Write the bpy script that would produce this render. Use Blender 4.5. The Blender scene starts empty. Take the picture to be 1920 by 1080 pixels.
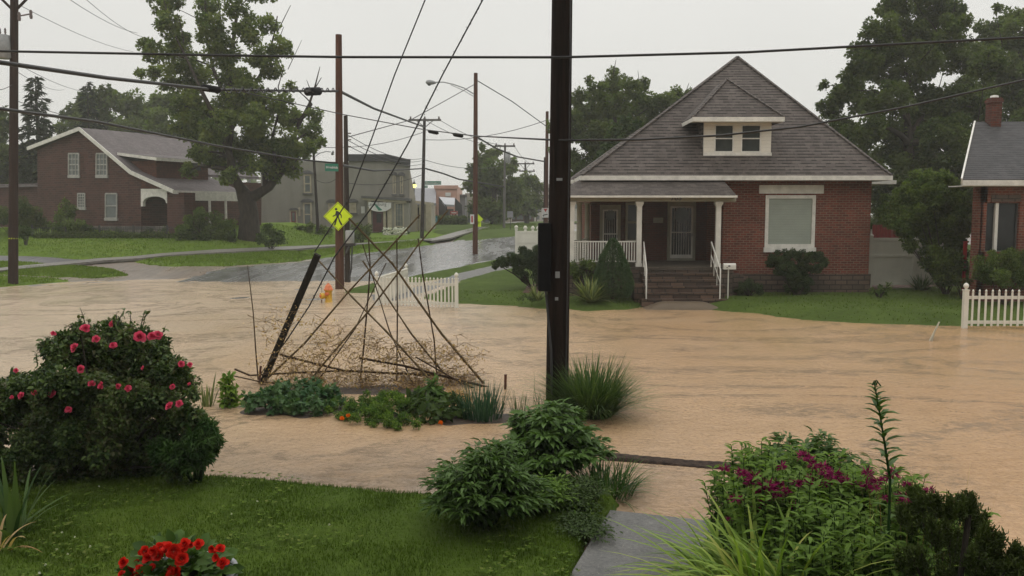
import bpy, math, random
import numpy as np
from mathutils import Vector, Matrix
random.seed(7); rng = np.random.default_rng(11)
sc = bpy.context.scene
COL = sc.collection
PI = math.pi
# ------------------------------------------------------------------ camera geometry (photo pixels at 1920x1080 -> metres)
CH = 3.1; F = 1600.0; PITCH = math.atan(140/F)
cp, sp = math.cos(PITCH), math.sin(PITCH)
def ray(px, py):
    a = (px-960)/F; b = (540-py)/F
    return (a, cp+b*sp, -sp+b*cp)
def at(px, py, Y):
    d = ray(px, py); t = Y/d[1]
    return Vector((d[0]*t, Y, CH+d[2]*t))
def hit(px, py, P, N):
    d = Vector(ray(px, py)); c = Vector((0,0,CH))
    t = (Vector(P)-c).dot(N)/d.dot(N)
    return c+d*t
def sstep(e0, e1, x):
    t = np.clip((x-e0)/(e1-e0), 0, 1); return t*t*(3-2*t)
def G(x, y):
    x = np.asarray(x, float); y = np.asarray(y, float)
    s = np.clip(y-38.5, 0, 56.5)*0.030
    e = np.clip(y-40, 0, 22)*0.050*np.clip((-x-13)/6, 0, 1)
    return s+e
def PG(px, py, dz=0.0):
    d = ray(px, py); lo, hi = 2.0, 400.0
    f = lambda t: CH+d[2]*t-(float(G(d[0]*t, d[1]*t))+dz)
    for _ in range(50):
        m = (lo+hi)/2
        if f(m) > 0: lo = m
        else: hi = m
    return (d[0]*lo, d[1]*lo)
# ------------------------------------------------------------------ objects
def tag(o, label=None, cat=None, group=None, kind=None):
    if label: o['label'] = label
    if cat: o['category'] = cat
    if group: o['group'] = group
    if kind: o['kind'] = kind
    return o
ORG = {}
def empty(name, loc, label, cat, group=None):
    o = bpy.data.objects.new(name, None); o.empty_display_size = .2
    COL.objects.link(o); o.location = loc; ORG[o.name] = Vector(loc)
    return tag(o, label, cat, group)
def link(me, name, parent=None, origin=None):
    """me holds world coordinates; origin is subtracted"""
    o = bpy.data.objects.new(name, me); COL.objects.link(o)
    if parent is not None:
        og = ORG[parent.name]; o.parent = parent; ORG[o.name] = og
    else:
        og = Vector(origin) if origin is not None else Vector((0,0,0)); o.location = og; ORG[o.name] = og
    if og.length > 0: me.transform(Matrix.Translation(-og))
    return o
def auto_uv(me):
    uv = me.uv_layers.new(name='UVMap').data
    vs = me.vertices; Z = Vector((0,0,1))
    for p in me.polygons:
        n = p.normal
        u = Z.cross(n)
        if u.length < .02: u = Vector((1,0,0)) if n.z > 0 else Vector((-1,0,0))
        u.normalize(); v = n.cross(u)
        for li in p.loop_indices:
            co = vs[me.loops[li].vertex_index].co
            uv[li].uv = (co.dot(u), co.dot(v))
class MB:
    def __init__(s): s.v=[]; s.f=[]; s.m=[]; s.sm=[]
    def add(s, vs, fs, m=0, smooth=False):
        b = len(s.v); s.v += [tuple(p) for p in vs]
        for f in fs: s.f.append(tuple(i+b for i in f)); s.m.append(m); s.sm.append(smooth)
        return s
    def box(s, a, b, m=0):
        x0,x1 = sorted((a[0],b[0])); y0,y1 = sorted((a[1],b[1])); z0,z1 = sorted((a[2],b[2]))
        return s.add([(x0,y0,z0),(x1,y0,z0),(x1,y1,z0),(x0,y1,z0),(x0,y0,z1),(x1,y0,z1),(x1,y1,z1),(x0,y1,z1)],
              [(0,3,2,1),(4,5,6,7),(0,1,5,4),(1,2,6,5),(2,3,7,6),(3,0,4,7)], m)
    def hexa(s, P, m=0):
        """8 points: bottom 4 ccw, top 4 ccw"""
        return s.add(P, [(0,3,2,1),(4,5,6,7),(0,1,5,4),(1,2,6,5),(2,3,7,6),(3,0,4,7)], m)
    def prism(s, pts, ext, m=0):
        """planar polygon pts extruded by vector ext"""
        n = len(pts); e = Vector(ext); P = [Vector(p) for p in pts]; Q = [p+e for p in P]
        nn = Vector((0,0,0))
        for i in range(n): nn += P[i].cross(P[(i+1)%n])
        flip = nn.dot(e) > 0
        f = [tuple(range(n)), tuple(range(2*n-1, n-1, -1))]
        f += [(i, i+n, (i+1)%n+n, (i+1)%n) for i in range(n)]
        if flip: f = [tuple(reversed(q)) for q in f]
        return s.add(P+Q, f, m)
    def bar(s, p, q, w, h=None, up=(0,0,1), m=0):
        """box section bar from p to q"""
        p=Vector(p); q=Vector(q); h = w if h is None else h
        d=(q-p).normalized(); u=Vector(up)
        if abs(d.dot(u))>.98: u=Vector((0,1,0))
        r=d.cross(u).normalized(); u=r.cross(d).normalized()
        a=[p-r*w/2-u*h/2,p+r*w/2-u*h/2,p+r*w/2+u*h/2,p-r*w/2+u*h/2]
        b=[x+(q-p) for x in a]
        return s.add(a+b,[(0,1,2,3),(7,6,5,4),(0,4,5,1),(1,5,6,2),(2,6,7,3),(3,7,4,0)],m)
    def tube(s, pts, r, seg=8, m=0, cap=True):
        P=[Vector(p) for p in pts]; n=len(P)
        R=r if hasattr(r,'__len__') else [r]*n
        vs=[]; fs=[]; prev=None
        for i in range(n):
            d=(P[min(i+1,n-1)]-P[max(i-1,0)])
            if d.length<1e-9: d=Vector((0,0,1))
            d.normalize()
            if prev is None:
                u=Vector((0,0,1)) if abs(d.z)<.9 else Vector((1,0,0))
                a=d.cross(u).normalized()
            else:
                a=(prev-d*prev.dot(d)).normalized()
            prev=a; b=d.cross(a)
            for k in range(seg):
                t=2*PI*k/seg
                vs.append(P[i]+(a*math.cos(t)+b*math.sin(t))*R[i])
        for i in range(n-1):
            for k in range(seg):
                k2=(k+1)%seg
                fs.append((i*seg+k,i*seg+k2,(i+1)*seg+k2,(i+1)*seg+k))
        s.add(vs,fs,m,True)
        if cap:
            s.add(vs[:seg],[tuple(reversed(range(seg)))],m); s.add(vs[-seg:],[tuple(range(seg))],m)
        return s
    def lathe(s, prof, c, seg=20, m=0, smooth=True):
        """prof: (r,z) from bottom to top around a vertical axis at c"""
        vs=[];fs=[]
        for r,z in prof:
            for k in range(seg):
                t=2*PI*k/seg; vs.append((c[0]+r*math.cos(t),c[1]+r*math.sin(t),c[2]+z))
        for i in range(len(prof)-1):
            for k in range(seg):
                k2=(k+1)%seg; fs.append((i*seg+k,i*seg+k2,(i+1)*seg+k2,(i+1)*seg+k))
        s.add(vs,fs,m,smooth)
        s.add(vs[:seg],[tuple(reversed(range(seg)))],m); s.add(vs[-seg:],[tuple(range(seg))],m)
        return s
    def build(s, name, mats, parent=None, origin=None, uv=True, bevel=0):
        me=bpy.data.meshes.new(name); me.from_pydata(s.v,[],s.f); me.update()
        if not isinstance(mats,(list,tuple)): mats=[mats]
        for mt in mats: me.materials.append(mt)
        me.polygons.foreach_set('material_index',s.m); me.polygons.foreach_set('use_smooth',s.sm)
        if uv: auto_uv(me)
        if origin is None and parent is None:
            vv=np.array(s.v); origin=((vv[:,0].min()+vv[:,0].max())/2,(vv[:,1].min()+vv[:,1].max())/2,vv[:,2].min())
        o=link(me,name,parent,origin)
        if bevel:
            b=o.modifiers.new('bevel','BEVEL'); b.width=bevel; b.segments=2; b.limit_method='ANGLE'
        return o
def raw(name, V, Fc, mats, parent=None, origin=None, rnd=None, smooth=False):
    """numpy mesh: Fc (M,k) uniform faces"""
    me=bpy.data.meshes.new(name); V=np.ascontiguousarray(V,np.float32); Fc=np.ascontiguousarray(Fc,np.int32)
    M,k=Fc.shape
    me.vertices.add(len(V)); me.vertices.foreach_set('co',V.ravel())
    me.loops.add(M*k); me.loops.foreach_set('vertex_index',Fc.ravel())
    me.polygons.add(M); me.polygons.foreach_set('loop_start',np.arange(0,M*k,k,dtype=np.int32))
    me.polygons.foreach_set('loop_total',np.full(M,k,np.int32))
    if smooth: me.polygons.foreach_set('use_smooth',np.ones(M,bool))
    if not isinstance(mats,(list,tuple)): mats=[mats]
    for mt in mats: me.materials.append(mt)
    if rnd is not None:
        at_=me.attributes.new('rnd','FLOAT','POINT'); at_.data.foreach_set('value',np.ascontiguousarray(rnd,np.float32))
    me.update(calc_edges=True)
    if origin is None and parent is None:
        origin=((V[:,0].min()+V[:,0].max())/2,(V[:,1].min()+V[:,1].max())/2,V[:,2].min())
        origin=tuple(float(c) for c in origin)
    return link(me,name,parent,origin)
def copy_tree(o, parent=None):
    c=o.copy(); COL.objects.link(c); ORG[c.name]=ORG.get(o.name,Vector((0,0,0)))
    if parent is not None: c.parent=parent
    for ch in [k for k in o.children]: copy_tree(ch,c)
    return c
# ------------------------------------------------------------------ materials
MATS={}
class NT:
    def __init__(s,name):
        s.m=bpy.data.materials.new(name); s.m.use_nodes=True; s.t=s.m.node_tree
        s.t.nodes.clear(); s.out=s.t.nodes.new('ShaderNodeOutputMaterial')
        s.co=s.t.nodes.new('ShaderNodeTexCoord')
    def n(s,ty,ins=None,**kw):
        nd=s.t.nodes.new(ty)
        for k,v in kw.items(): setattr(nd,k,v)
        for k,v in (ins or {}).items():
            sock=nd.inputs[k]
            if isinstance(v,bpy.types.NodeSocket): s.t.links.new(v,sock)
            else: sock.default_value=v
        return nd
    def vec(s,coord='Object',scale=(1,1,1),rot=(0,0,0)):
        mp=s.n('ShaderNodeMapping',{'Vector':s.co.outputs[coord],'Scale':scale,'Rotation':rot}); return mp.outputs[0]
    def noise(s,v,scale,detail=4,rough=.55,dist=0):
        return s.n('ShaderNodeTexNoise',{'Vector':v,'Scale':scale,'Detail':detail,'Roughness':rough,'Distortion':dist}).outputs['Fac']
    def ramp(s,f,stops):
        r=s.n('ShaderNodeValToRGB',{'Fac':f}); e=r.color_ramp.elements
        while len(e)<len(stops): e.new(.5)
        for i,(p,c) in enumerate(stops):
            e[i].position=p; e[i].color=(c if len(c)==4 else (*c,1)) if hasattr(c,'__len__') else (c,c,c,1)
        return r.outputs[0]
    def mix(s,f,a,b,mode='MIX'):
        nd=s.n('ShaderNodeMix',data_type='RGBA',blend_type=mode)
        for k,v in ((0,f),(6,a),(7,b)):
            if isinstance(v,bpy.types.NodeSocket): s.t.links.new(v,nd.inputs[k])
            else: nd.inputs[k].default_value = v if k==0 else (*v[:3],1)
        return nd.outputs[2]
    def math(s,op,a,b=0.0,clamp=False):
        nd=s.n('ShaderNodeMath',{0:a,1:b},operation=op,use_clamp=clamp); return nd.outputs[0]
    def bump(s,h,strength=.5,dist=.02,normal=None):
        i={'Height':h,'Strength':strength,'Distance':dist}
        if normal is not None: i['Normal']=normal
        return s.n('ShaderNodeBump',i).outputs[0]
    def pbr(s,color,rough=.7,bump=None,spec=.5,metal=0,ior=None,coat=0):
        i={'Roughness':rough,'Metallic':metal,'Specular IOR Level':spec}
        i['Base Color']=color if isinstance(color,bpy.types.NodeSocket) else (*color,1)
        if bump is not None: i['Normal']=bump
        if ior: i['IOR']=ior
        if coat: i['Coat Weight']=coat; i['Coat Roughness']=.15
        b=s.n('ShaderNodeBsdfPrincipled',i)
        s.t.links.new(b.outputs[0],s.out.inputs[0]); return b
def simple(name,c,rough=.6,var=.25,scale=6,bump=.15,spec=.5,metal=0,c2=None,stretch=(1,1,1),bdist=.01,coat=0):
    t=NT(name); v=t.vec('Object',stretch)
    f=t.noise(v,scale,5,.6)
    d=c2 if c2 else tuple(x*(1-var*1.6) for x in c); e=c if c2 else tuple(min(1,x*(1+var*.6)) for x in c)
    col=t.ramp(f,[(.3,d),(.7,e)])
    g=t.noise(v,scale*7,3,.6)
    t.pbr(col,rough,t.bump(g,bump,bdist),spec,metal,coat=coat); MATS[name]=t.m; return t.m
def leafmat(name,c1,c2,trans=.3,rough=.45,spec=.4,c3=None,tint=(1.25,1.35,.6)):
    t=NT(name); a=t.n('ShaderNodeAttribute',attribute_name='rnd')
    stops=[(0,c1),(1,c2)] if c3 is None else [(0,c1),(.8,c2),(1,c3)]
    col=t.ramp(a.outputs['Fac'],stops)
    b=t.n('ShaderNodeBsdfPrincipled',{'Base Color':col,'Roughness':rough,'Specular IOR Level':spec*.3})
    tc=t.mix(1,col,tint,'MULTIPLY')
    tr=t.n('ShaderNodeBsdfTranslucent',{'Color':tc})
    mx=t.n('ShaderNodeMixShader',{0:trans,1:b.outputs[0],2:tr.outputs[0]})
    t.t.links.new(mx.outputs[0],t.out.inputs[0]); MATS[name]=t.m; return t.m
def brickmat(name,c1,c2,mortar,bw=.21,rh=.072,ms=.010,dirty=(.05,.035,.03),rough=.8,bump=.5):
    t=NT(name); uv=t.co.outputs['UV']
    b=t.n('ShaderNodeTexBrick',{'Vector':uv,'Color1':(*c1,1),'Color2':(*c2,1),'Mortar':(*mortar,1),'Scale':1.0,'Mortar Size':ms,'Mortar Smooth':.2,'Bias':0.0,'Brick Width':bw,'Row Height':rh})
    n1=t.noise(uv,.8,5,.6); n2=t.noise(uv,14,4,.7)
    c=t.mix(t.ramp(n1,[(.45,0.),(.8,.35)]),b.outputs['Color'],dirty)
    c=t.mix(.55,c,t.ramp(n2,[(.25,.45),(.75,1.0)]),'MULTIPLY')
    n3=t.noise(t.vec('UV',(1.2,.25,1)),1.1,5,.7,.5); c=t.mix(.5,c,t.ramp(n3,[(.3,.55),(.7,1.25)]),'MULTIPLY')
    h=t.math('SUBTRACT',1.0,b.outputs['Fac'])
    h=t.math('ADD',h,t.math('MULTIPLY',n2,.35))
    t.pbr(c,rough,t.bump(h,bump,.012),.25); MATS[name]=t.m; return t.m
def shinglemat(name,c1,c2,dark,bw=.30,rh=.14,streak=.5,rough=.85):
    t=NT(name); uv=t.co.outputs['UV']
    b=t.n('ShaderNodeTexBrick',{'Vector':uv,'Color1':(*c1,1),'Color2':(*c2,1),'Mortar':(*dark,1),'Scale':1.0,'Mortar Size':.005,'Mortar Smooth':.5,'Bias':-.1,'Brick Width':bw,'Row Height':rh},offset=.5)
    sep=t.n('ShaderNodeSeparateXYZ',{0:uv})
    row=t.math('FRACT',t.math('DIVIDE',sep.outputs[1],rh))
    n1=t.noise(uv,.35,4,.6); n2=t.noise(uv,30,3,.7)
    n3=t.noise(t.vec('UV',(1.6,.12,1)),1.2,4,.6)
    avg=tuple((p+q)/2 for p,q in zip(c1,c2)); cc=t.mix(.25,b.outputs['Color'],avg)
    rid=t.math('FLOOR',t.math('DIVIDE',sep.outputs[1],rh)); cmb=t.n('ShaderNodeCombineXYZ',{0:t.math('MULTIPLY',sep.outputs[0],3.2),1:t.math('MULTIPLY',rid,7.31),2:0.0}).outputs[0]
    dash=t.ramp(t.noise(cmb,1.0,2,.5),[(.42,.0),(.52,1.)]); line=t.ramp(row,[(0,1.),(.30,.9),(.42,0.)])
    c=t.mix(t.math('MULTIPLY',t.math('ADD',t.math('MULTIPLY',dash,.72),.26),line),cc,dark)
    c=t.mix(.5,c,t.ramp(n2,[(.2,.5),(.8,1.15)]),'MULTIPLY')
    c=t.mix(streak,c,t.ramp(n3,[(.3,.55),(.7,1.1)]),'MULTIPLY')
    c=t.mix(.5,c,t.ramp(n1,[(.3,.7),(.7,1.1)]),'MULTIPLY')
    h=t.math('ADD',t.math('MULTIPLY',t.math('SUBTRACT',1.0,row),.8),t.math('MULTIPLY',n2,.3))
    t.pbr(c,rough,t.bump(h,.7,.025),.3); MATS[name]=t.m; return t.m
def sidingmat(name,c,rh=.12,rough=.5,vert=False,dirt=.2):
    t=NT(name); sep=t.n('ShaderNodeSeparateXYZ',{0:t.co.outputs['UV']})
    row=t.math('FRACT',t.math('DIVIDE',sep.outputs[0 if vert else 1],rh))
    n=t.noise(t.co.outputs['UV'],2,4,.6)
    cc=t.mix(.5,c,t.ramp(row,[(0,.45),(.1,1.),(1,1.)]),'MULTIPLY')
    cc=t.mix(dirt,cc,t.ramp(n,[(.3,.5),(.7,1.05)]),'MULTIPLY')
    t.pbr(cc,rough,t.bump(t.math('SUBTRACT',1.0,row),.5,.015),.5); MATS[name]=t.m; return t.m
def glassmat(name,c=(.012,.014,.014),rough=.06,tint=None):
    t=NT(name); v=t.vec('Object',(1,1,1)); n=t.noise(v,1.3,3,.5)
    col=t.ramp(n,[(.35,c),(.7,tint or tuple(x*2.2 for x in c))])
    t.pbr(col,rough,t.bump(t.noise(v,.9,2,.5),.06,.02),.3); MATS[name]=t.m; return t.m
# ------------------------------------------------------------------ foliage helpers (numpy)
def unit(v): return v/np.maximum(np.linalg.norm(v,axis=1,keepdims=True),1e-9)
TPL={
 'diamond':(np.array([(0,0,0),(.42,.5,.10),(1,0,-.05),(.42,-.5,.10)]),np.array([(0,2,1),(0,3,2)])),
 'leaf':(np.array([(0,0,0),(.28,.42,.10),(.28,0,.02),(.28,-.42,.10),(.66,.36,.04),(.66,0,-.04),(.66,-.36,.04),(1,0,-.20)]),
   np.array([(0,2,1),(0,3,2),(1,2,5),(1,5,4),(2,3,6),(2,6,5),(4,5,7),(5,6,7)])),
 'lobed':(np.array([(0,0,0),(.15,.5,.08),(.35,.28,.03),(.55,.62,.1),(.62,.22,0),(1,0,-.1),(.62,-.22,0),(.55,-.62,.1),(.35,-.28,.03),(.15,-.5,.08),(.4,0,-.02)]),
   np.array([(0,10,1),(1,10,2),(2,10,3),(3,10,4),(4,10,5),(5,10,6),(6,10,7),(7,10,8),(8,10,9),(9,10,0)])),
 'round':(np.array([(0,0,0),(.2,.42,.05),(.6,.5,.08),(.95,.22,0),(.95,-.22,0),(.6,-.5,.08),(.2,-.42,.05),(.5,0,-.06)]),
   np.array([(0,7,1),(1,7,2),(2,7,3),(3,7,4),(4,7,5),(5,7,6),(6,7,0)])),
}
def leaves(pos, axis, normal, L, W, tpl='diamond'):
    """returns V,F,idx arrays"""
    T,Fc=TPL[tpl]; n=len(pos); k=len(T)
    x=unit(axis); z=unit(normal-x*np.sum(normal*x,axis=1,keepdims=True)); y=np.cross(z,x)
    L=np.broadcast_to(L,(n,)); W=np.broadcast_to(W,(n,))
    V=pos[:,None,:]+(T[None,:,0:1]*L[:,None,None])*x[:,None,:]+(T[None,:,1:2]*(L*W)[:,None,None])*y[:,None,:]+(T[None,:,2:3]*L[:,None,None])*z[:,None,:]
    FF=Fc[None]+(np.arange(n)*k)[:,None,None]
    return V.reshape(-1,3),FF.reshape(-1,3),k
class Leaf:
    def __init__(s): s.V=[];s.F=[];s.R=[];s.n=0
    def put(s,V,Fc,R): s.V.append(V);s.F.append(Fc+s.n);s.R.append(R);s.n+=len(V)
    def leaves(s,pos,axis,normal,L,W,tpl='diamond',rnd=None):
        V,Fc,k=leaves(pos,axis,normal,L,W,tpl)
        r=rng.random(len(pos)) if rnd is None else rnd
        s.put(V,Fc,np.repeat(r,k)); return s
    def blades(s,base,yaw,lean,L,w,droop,seg=5,rnd=None,power=.7):
        n=len(base); t=np.linspace(0,1,seg+1)[None,:,None]
        yaw=np.broadcast_to(yaw,(n,)); lean=np.broadcast_to(lean,(n,)); L=np.broadcast_to(L,(n,)); w=np.broadcast_to(w,(n,)); droop=np.broadcast_to(droop,(n,))
        out=np.stack([np.cos(yaw),np.sin(yaw),0*yaw],1); side=np.stack([-np.sin(yaw),np.cos(yaw),0*yaw],1)
        d=out*np.sin(lean)[:,None]+np.array([0,0,1.])*np.cos(lean)[:,None]
        P=base[:,None,:]+d[:,None,:]*t*L[:,None,None]-np.array([0,0,1.])*(t**2)*(droop*L)[:,None,None]+out[:,None,:]*(t**2)*(droop*L*.35)[:,None,None]
        ww=(1-t**1.6)**power*w[:,None,None]/2
        A=P+side[:,None,:]*ww; B=P-side[:,None,:]*ww
        V=np.stack([A,B],2).reshape(n,-1,3); k=V.shape[1]
        q=[]
        for i in range(seg): a=2*i; q+= [(a,a+1,a+3),(a,a+3,a+2)]
        Fc=np.array(q)[None]+(np.arange(n)*k)[:,None,None]
        r=rng.random(n) if rnd is None else rnd
        s.put(V.reshape(-1,3),Fc.reshape(-1,3),np.repeat(r,k)); return s
    def build(s,name,mat,parent=None,origin=None):
        return raw(name,np.concatenate(s.V),np.concatenate(s.F),mat,parent,origin,np.concatenate(s.R))
def ball(n,R=1.0,shell=.35):
    v=unit(rng.normal(size=(n,3))); r=(rng.random(n)*(1-shell**3)+shell**3)**(1/3)*R
    return v*r[:,None]
def clump_leaves(L,centres,radii,per,size,wid,tpl,up=.7,out=.5,rnd_c=None,shell=.2,flat=.8,spread=.35):
    for i,(c,R) in enumerate(zip(centres,radii)):
        n=max(3,int(per*PI*R*R/(.5*size*size*wid)))
        p=ball(n,R,shell); p[:,2]*=flat
        nrm=unit(p+1e-6)*out+np.array([0,0,up])+rng.normal(size=(n,3))*.45
        ax=unit(p)*.6+rng.normal(size=(n,3))*.7+np.array([0,0,-.15])
        b=rng.random() if rnd_c is None else rnd_c[i]
        r=np.clip(b+ (rng.random(n)-.5)*2*spread,0,1)
        L.leaves(p+c,ax,nrm,size*(.65+.7*rng.random(n)),wid,tpl,r)
def groundY(py,lo=12.1,hi=14.9):
    return min(hi,max(lo,PG(960,py,0)[1]))
def discs3d(discs,Y,depth):
    C=[];R=[]
    if Y is None:
        for px,py,r in discs:
            yy=groundY(py+r*.7+4)+(random.random()-.5)*depth; q=at(px,py,yy); C.append((q.x,yy,max(q.z,.03))); R.append(r/F*yy)
        return np.array(C),np.array(R)
    for i,(px,py,r) in enumerate(discs):
        RR=r/F*Y; dy=(random.random()*2-1)*depth
        q=at(px,py,Y); s=(Y+dy)/Y
        C.append((q.x*s,Y+dy,CH+(q.z-CH)*s)); R.append(RR*s)
    return np.array(C),np.array(R)
def subclumps(C,R,k,frac,keep=.72):
    cs=[];rs=[]
    for c,r in zip(C,R):
        p=ball(k,r*keep,.25)
        for q in p: cs.append(c+q); rs.append(r*frac*(.7+.6*random.random()))
    return np.array(cs),np.array(rs)
def grow(mb,base,trunk,centres,rt,m=0,minr=.02,jit=.12,seg=5,nodes=None):
    """trunk: list of (point,radius). every centre gets a branch from the best existing node"""
    N=[(Vector(p),r) for p,r in trunk]+(nodes or [])
    b0=Vector(base)
    for c in sorted(centres,key=lambda q:(Vector(q)-N[len(trunk)-1][0]).length):
        c=Vector([float(x) for x in c]); best=None
        for p,r in N:
            d=c-p; l=d.length
            if l<.05: continue
            cost=l*(1.6 if d.z<-.1*l else 1.0)+ (0 if r>minr*1.5 else .5*l)
            if best is None or cost<best[0]: best=(cost,p,r,l)
        if best is None: continue
        _,p,r,l=best; r0=min(r*.75,rt*.5*min(1,(l/3)**.5)+minr); r0=max(r0,minr)
        n=4; pts=[p]; rr=[r0]
        for i in range(1,n+1):
            t=i/n; q=p.lerp(c,t)+Vector((random.gauss(0,jit)*l*.25,random.gauss(0,jit)*l*.25,(math.sin(t*PI)*.08)*l+random.gauss(0,jit)*l*.15))*(1 if i<n else 0)
            pts.append(q); rr.append(max(minr*.6,r0*(1-.75*t)))
        mb.tube(pts,rr,seg,m,cap=False)
        for q,w in list(zip(pts,rr))[1:]: N.append((q,w))
def tree(name,label,cat,group,base,Y,discs,depth,mat,bark,leaf=.22,wid=.75,k=7,frac=.42,cov=2.2,per=0,rt=.35,trunk=None,tpl='diamond',up=.7,bare=None,keep=.72,spread=.3,extra=None,flat=.85,branch=True):
    C,R=discs3d(discs,Y,depth)
    cs,rs=subclumps(C,R,k,frac,keep)
    gx,gy,gz=base
    root=empty(name,(gx,gy,gz),label,cat,group)
    mb=MB()
    if trunk is None:
        top=Vector((float(C[:,0].mean()),float(C[:,1].mean()),float(np.percentile(C[:,2],60))))
        b=Vector(base); trunk=[(b-Vector((0,0,.3)),rt*1.25),(b+Vector((0,0,.6)),rt),(b.lerp(top,.35),rt*.8),(b.lerp(top,.7),rt*.55),(top,rt*.25)]
    mb.tube([p for p,r in trunk],[r for p,r in trunk],10,0)
    if extra:
        nodes=[]
        for path in extra:
            mb.tube([p for p,r in path],[r for p,r in path],8,0); nodes+= [(Vector(p),r) for p,r in path]
    else: nodes=None
    if branch:
        idx=list(range(len(C)))+[]
        grow(mb,base,trunk,list(C),rt,nodes=nodes,minr=.03)
        nn=len(cs); sel=random.sample(range(nn),min(nn,140))
        allp=[(Vector([float(v) for v in q]),.05) for q in C]
        for i in sel:
            c=Vector([float(v) for v in cs[i]]); p=min(allp,key=lambda a:(a[0]-c).length)[0]
            mb.tube([p,p.lerp(c,.5)+Vector((0,0,.1)),c],[.04,.03,.012],4,0,cap=False)
    if bare:
        for path in bare: mb.tube([p for p,r in path],[r for p,r in path],5,0,cap=False)
    mb.build('trunk',bark,root,uv=False)
    L=Leaf(); clump_leaves(L,cs,rs,cov,leaf,wid,tpl,up=up,spread=spread,flat=flat)
    L.build('crown',mat,root)
    return root
def bush(name,label,cat,group,discs,Y,depth,mat,leaf=.08,wid=.6,k=10,frac=.35,cov=2.6,per=0,tpl='leaf',bark=None,base=None,keep=.8,up=.6,out=.6,spread=.3,shell=.3,flat=.9,floor=None,stems=10):
    C,R=discs3d(discs,Y,depth); cs,rs=subclumps(C,R,k,frac,keep)
    if base is None:
        gx=float(C[:,0].mean()); base=(gx,Y,float(G(gx,Y)))
    if floor is None: floor=base[2]
    ok=cs[:,2]>floor+.02; cs=cs[ok]; rs=rs[ok]
    root=empty(name,base,label,cat,group)
    L=Leaf(); clump_leaves(L,cs,rs,cov,leaf,wid,tpl,up=up,out=out,spread=spread,shell=shell,flat=flat)
    L.V=[np.concatenate(L.V)]; L.V[0][:,2]=np.maximum(L.V[0][:,2],floor)
    L.build('foliage',mat,root)
    if bark is not None:
        mb=MB(); b=Vector(base); rad=float(R.mean())*.25
        for i in range(stems):
            c=Vector([float(v) for v in cs[random.randrange(len(cs))]])
            s0=b+Vector((random.uniform(-rad,rad),random.uniform(-rad,rad),-.05))
            mid=s0.lerp(c,.5)+Vector((0,0,.08))
            mb.tube([s0,mid,c],[.02,.014,.006],5,0,cap=False)
        mb.build('stem',bark,root,uv=False)
    return root
def text(body,size,loc,rot,mat,parent,name='lettering',ext=.002,align='CENTER',bold=0):
    c=bpy.data.curves.new(name,'FONT'); c.body=body; c.size=size; c.extrude=ext; c.align_x=align; c.align_y='CENTER'; c.offset=bold
    c.materials.append(mat); o=bpy.data.objects.new(name,c); COL.objects.link(o)
    bpy.context.view_layer.update(); me=bpy.data.meshes.new_from_object(o); bpy.data.objects.remove(o); me.name=name
    if not me.materials: me.materials.append(mat)
    o=bpy.data.objects.new(name,me); COL.objects.link(o)
    o.parent=parent; o.location=Vector(loc)-ORG[parent.name]; o.rotation_euler=rot; ORG[o.name]=ORG[parent.name]
    return o
def inside(poly,X,Y):
    """signed distance to polygon (positive inside), vectorised"""
    P=np.array(poly,float); n=len(P); ins=np.zeros(X.shape,bool); D=np.full(X.shape,1e9)
    for i in range(n):
        x0,y0=P[i]; x1,y1=P[(i+1)%n]
        c=((y0>Y)!=(y1>Y)); 
        with np.errstate(divide='ignore',invalid='ignore'):
            xi=(x1-x0)*(Y-y0)/(y1-y0+1e-12)+x0
        ins^=c&(X<xi)
        dx,dy=x1-x0,y1-y0; t=np.clip(((X-x0)*dx+(Y-y0)*dy)/(dx*dx+dy*dy+1e-12),0,1)
        D=np.minimum(D,np.hypot(X-x0-t*dx,Y-y0-t*dy))
    return np.where(ins,D,-D)
def vnoise(x,y,s,seed=0):
    """cheap smooth value noise in numpy"""
    x=x*s;y=y*s; xi=np.floor(x).astype(int);yi=np.floor(y).astype(int); fx=x-xi; fy=y-yi
    h=lambda a,b:np.modf(np.abs(np.sin(a*127.1+b*311.7+seed*74.7)*43758.5453))[0]
    fx=fx*fx*(3-2*fx); fy=fy*fy*(3-2*fy)
    return (h(xi,yi)*(1-fx)+h(xi+1,yi)*fx)*(1-fy)+(h(xi,yi+1)*(1-fx)+h(xi+1,yi+1)*fx)*fy
def patch(name,poly,mat,res,top,width,below=.12,kind='structure',label=None,wob=.15,bumpy=.02,gs=1.0,xs=1.0):
    """raised sheet over a world-space polygon, sloping down under the water at its edge"""
    P=np.array(poly,float); x0,y0=P.min(0)-width-res; x1,y1=P.max(0)+width+res
    xs_=np.arange(x0,x1+res,res*xs); ys_=np.arange(y0,y1+res,res)
    X,Yg=np.meshgrid(xs_,ys_)
    sd=inside(poly,X,Yg)+(vnoise(X,Yg,1.3,3)-.5)*wob*2+(vnoise(X,Yg,5,5)-.5)*wob*.8
    Z=G(X,Yg)*gs+top*sstep(0,width,sd)-below*sstep(0,-width*.6,sd)*1.0+(vnoise(X,Yg,2.2,1)-.5)*bumpy-.012
    keep=(sd[:-1,:-1]>-width)|(sd[1:,1:]>-width)
    ny,nx=X.shape; idx=np.arange(ny*nx).reshape(ny,nx)
    q=np.stack([idx[:-1,:-1],idx[:-1,1:],idx[1:,1:],idx[1:,:-1]],-1)[keep]
    used=np.unique(q); remap=np.full(ny*nx,-1); remap[used]=np.arange(len(used))
    V=np.stack([X.ravel(),Yg.ravel(),Z.ravel()],1)[used]
    o=raw(name,V,remap[q],mat,origin=(0,0,0),smooth=True); tag(o,label,None,None,kind); return o
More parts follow.
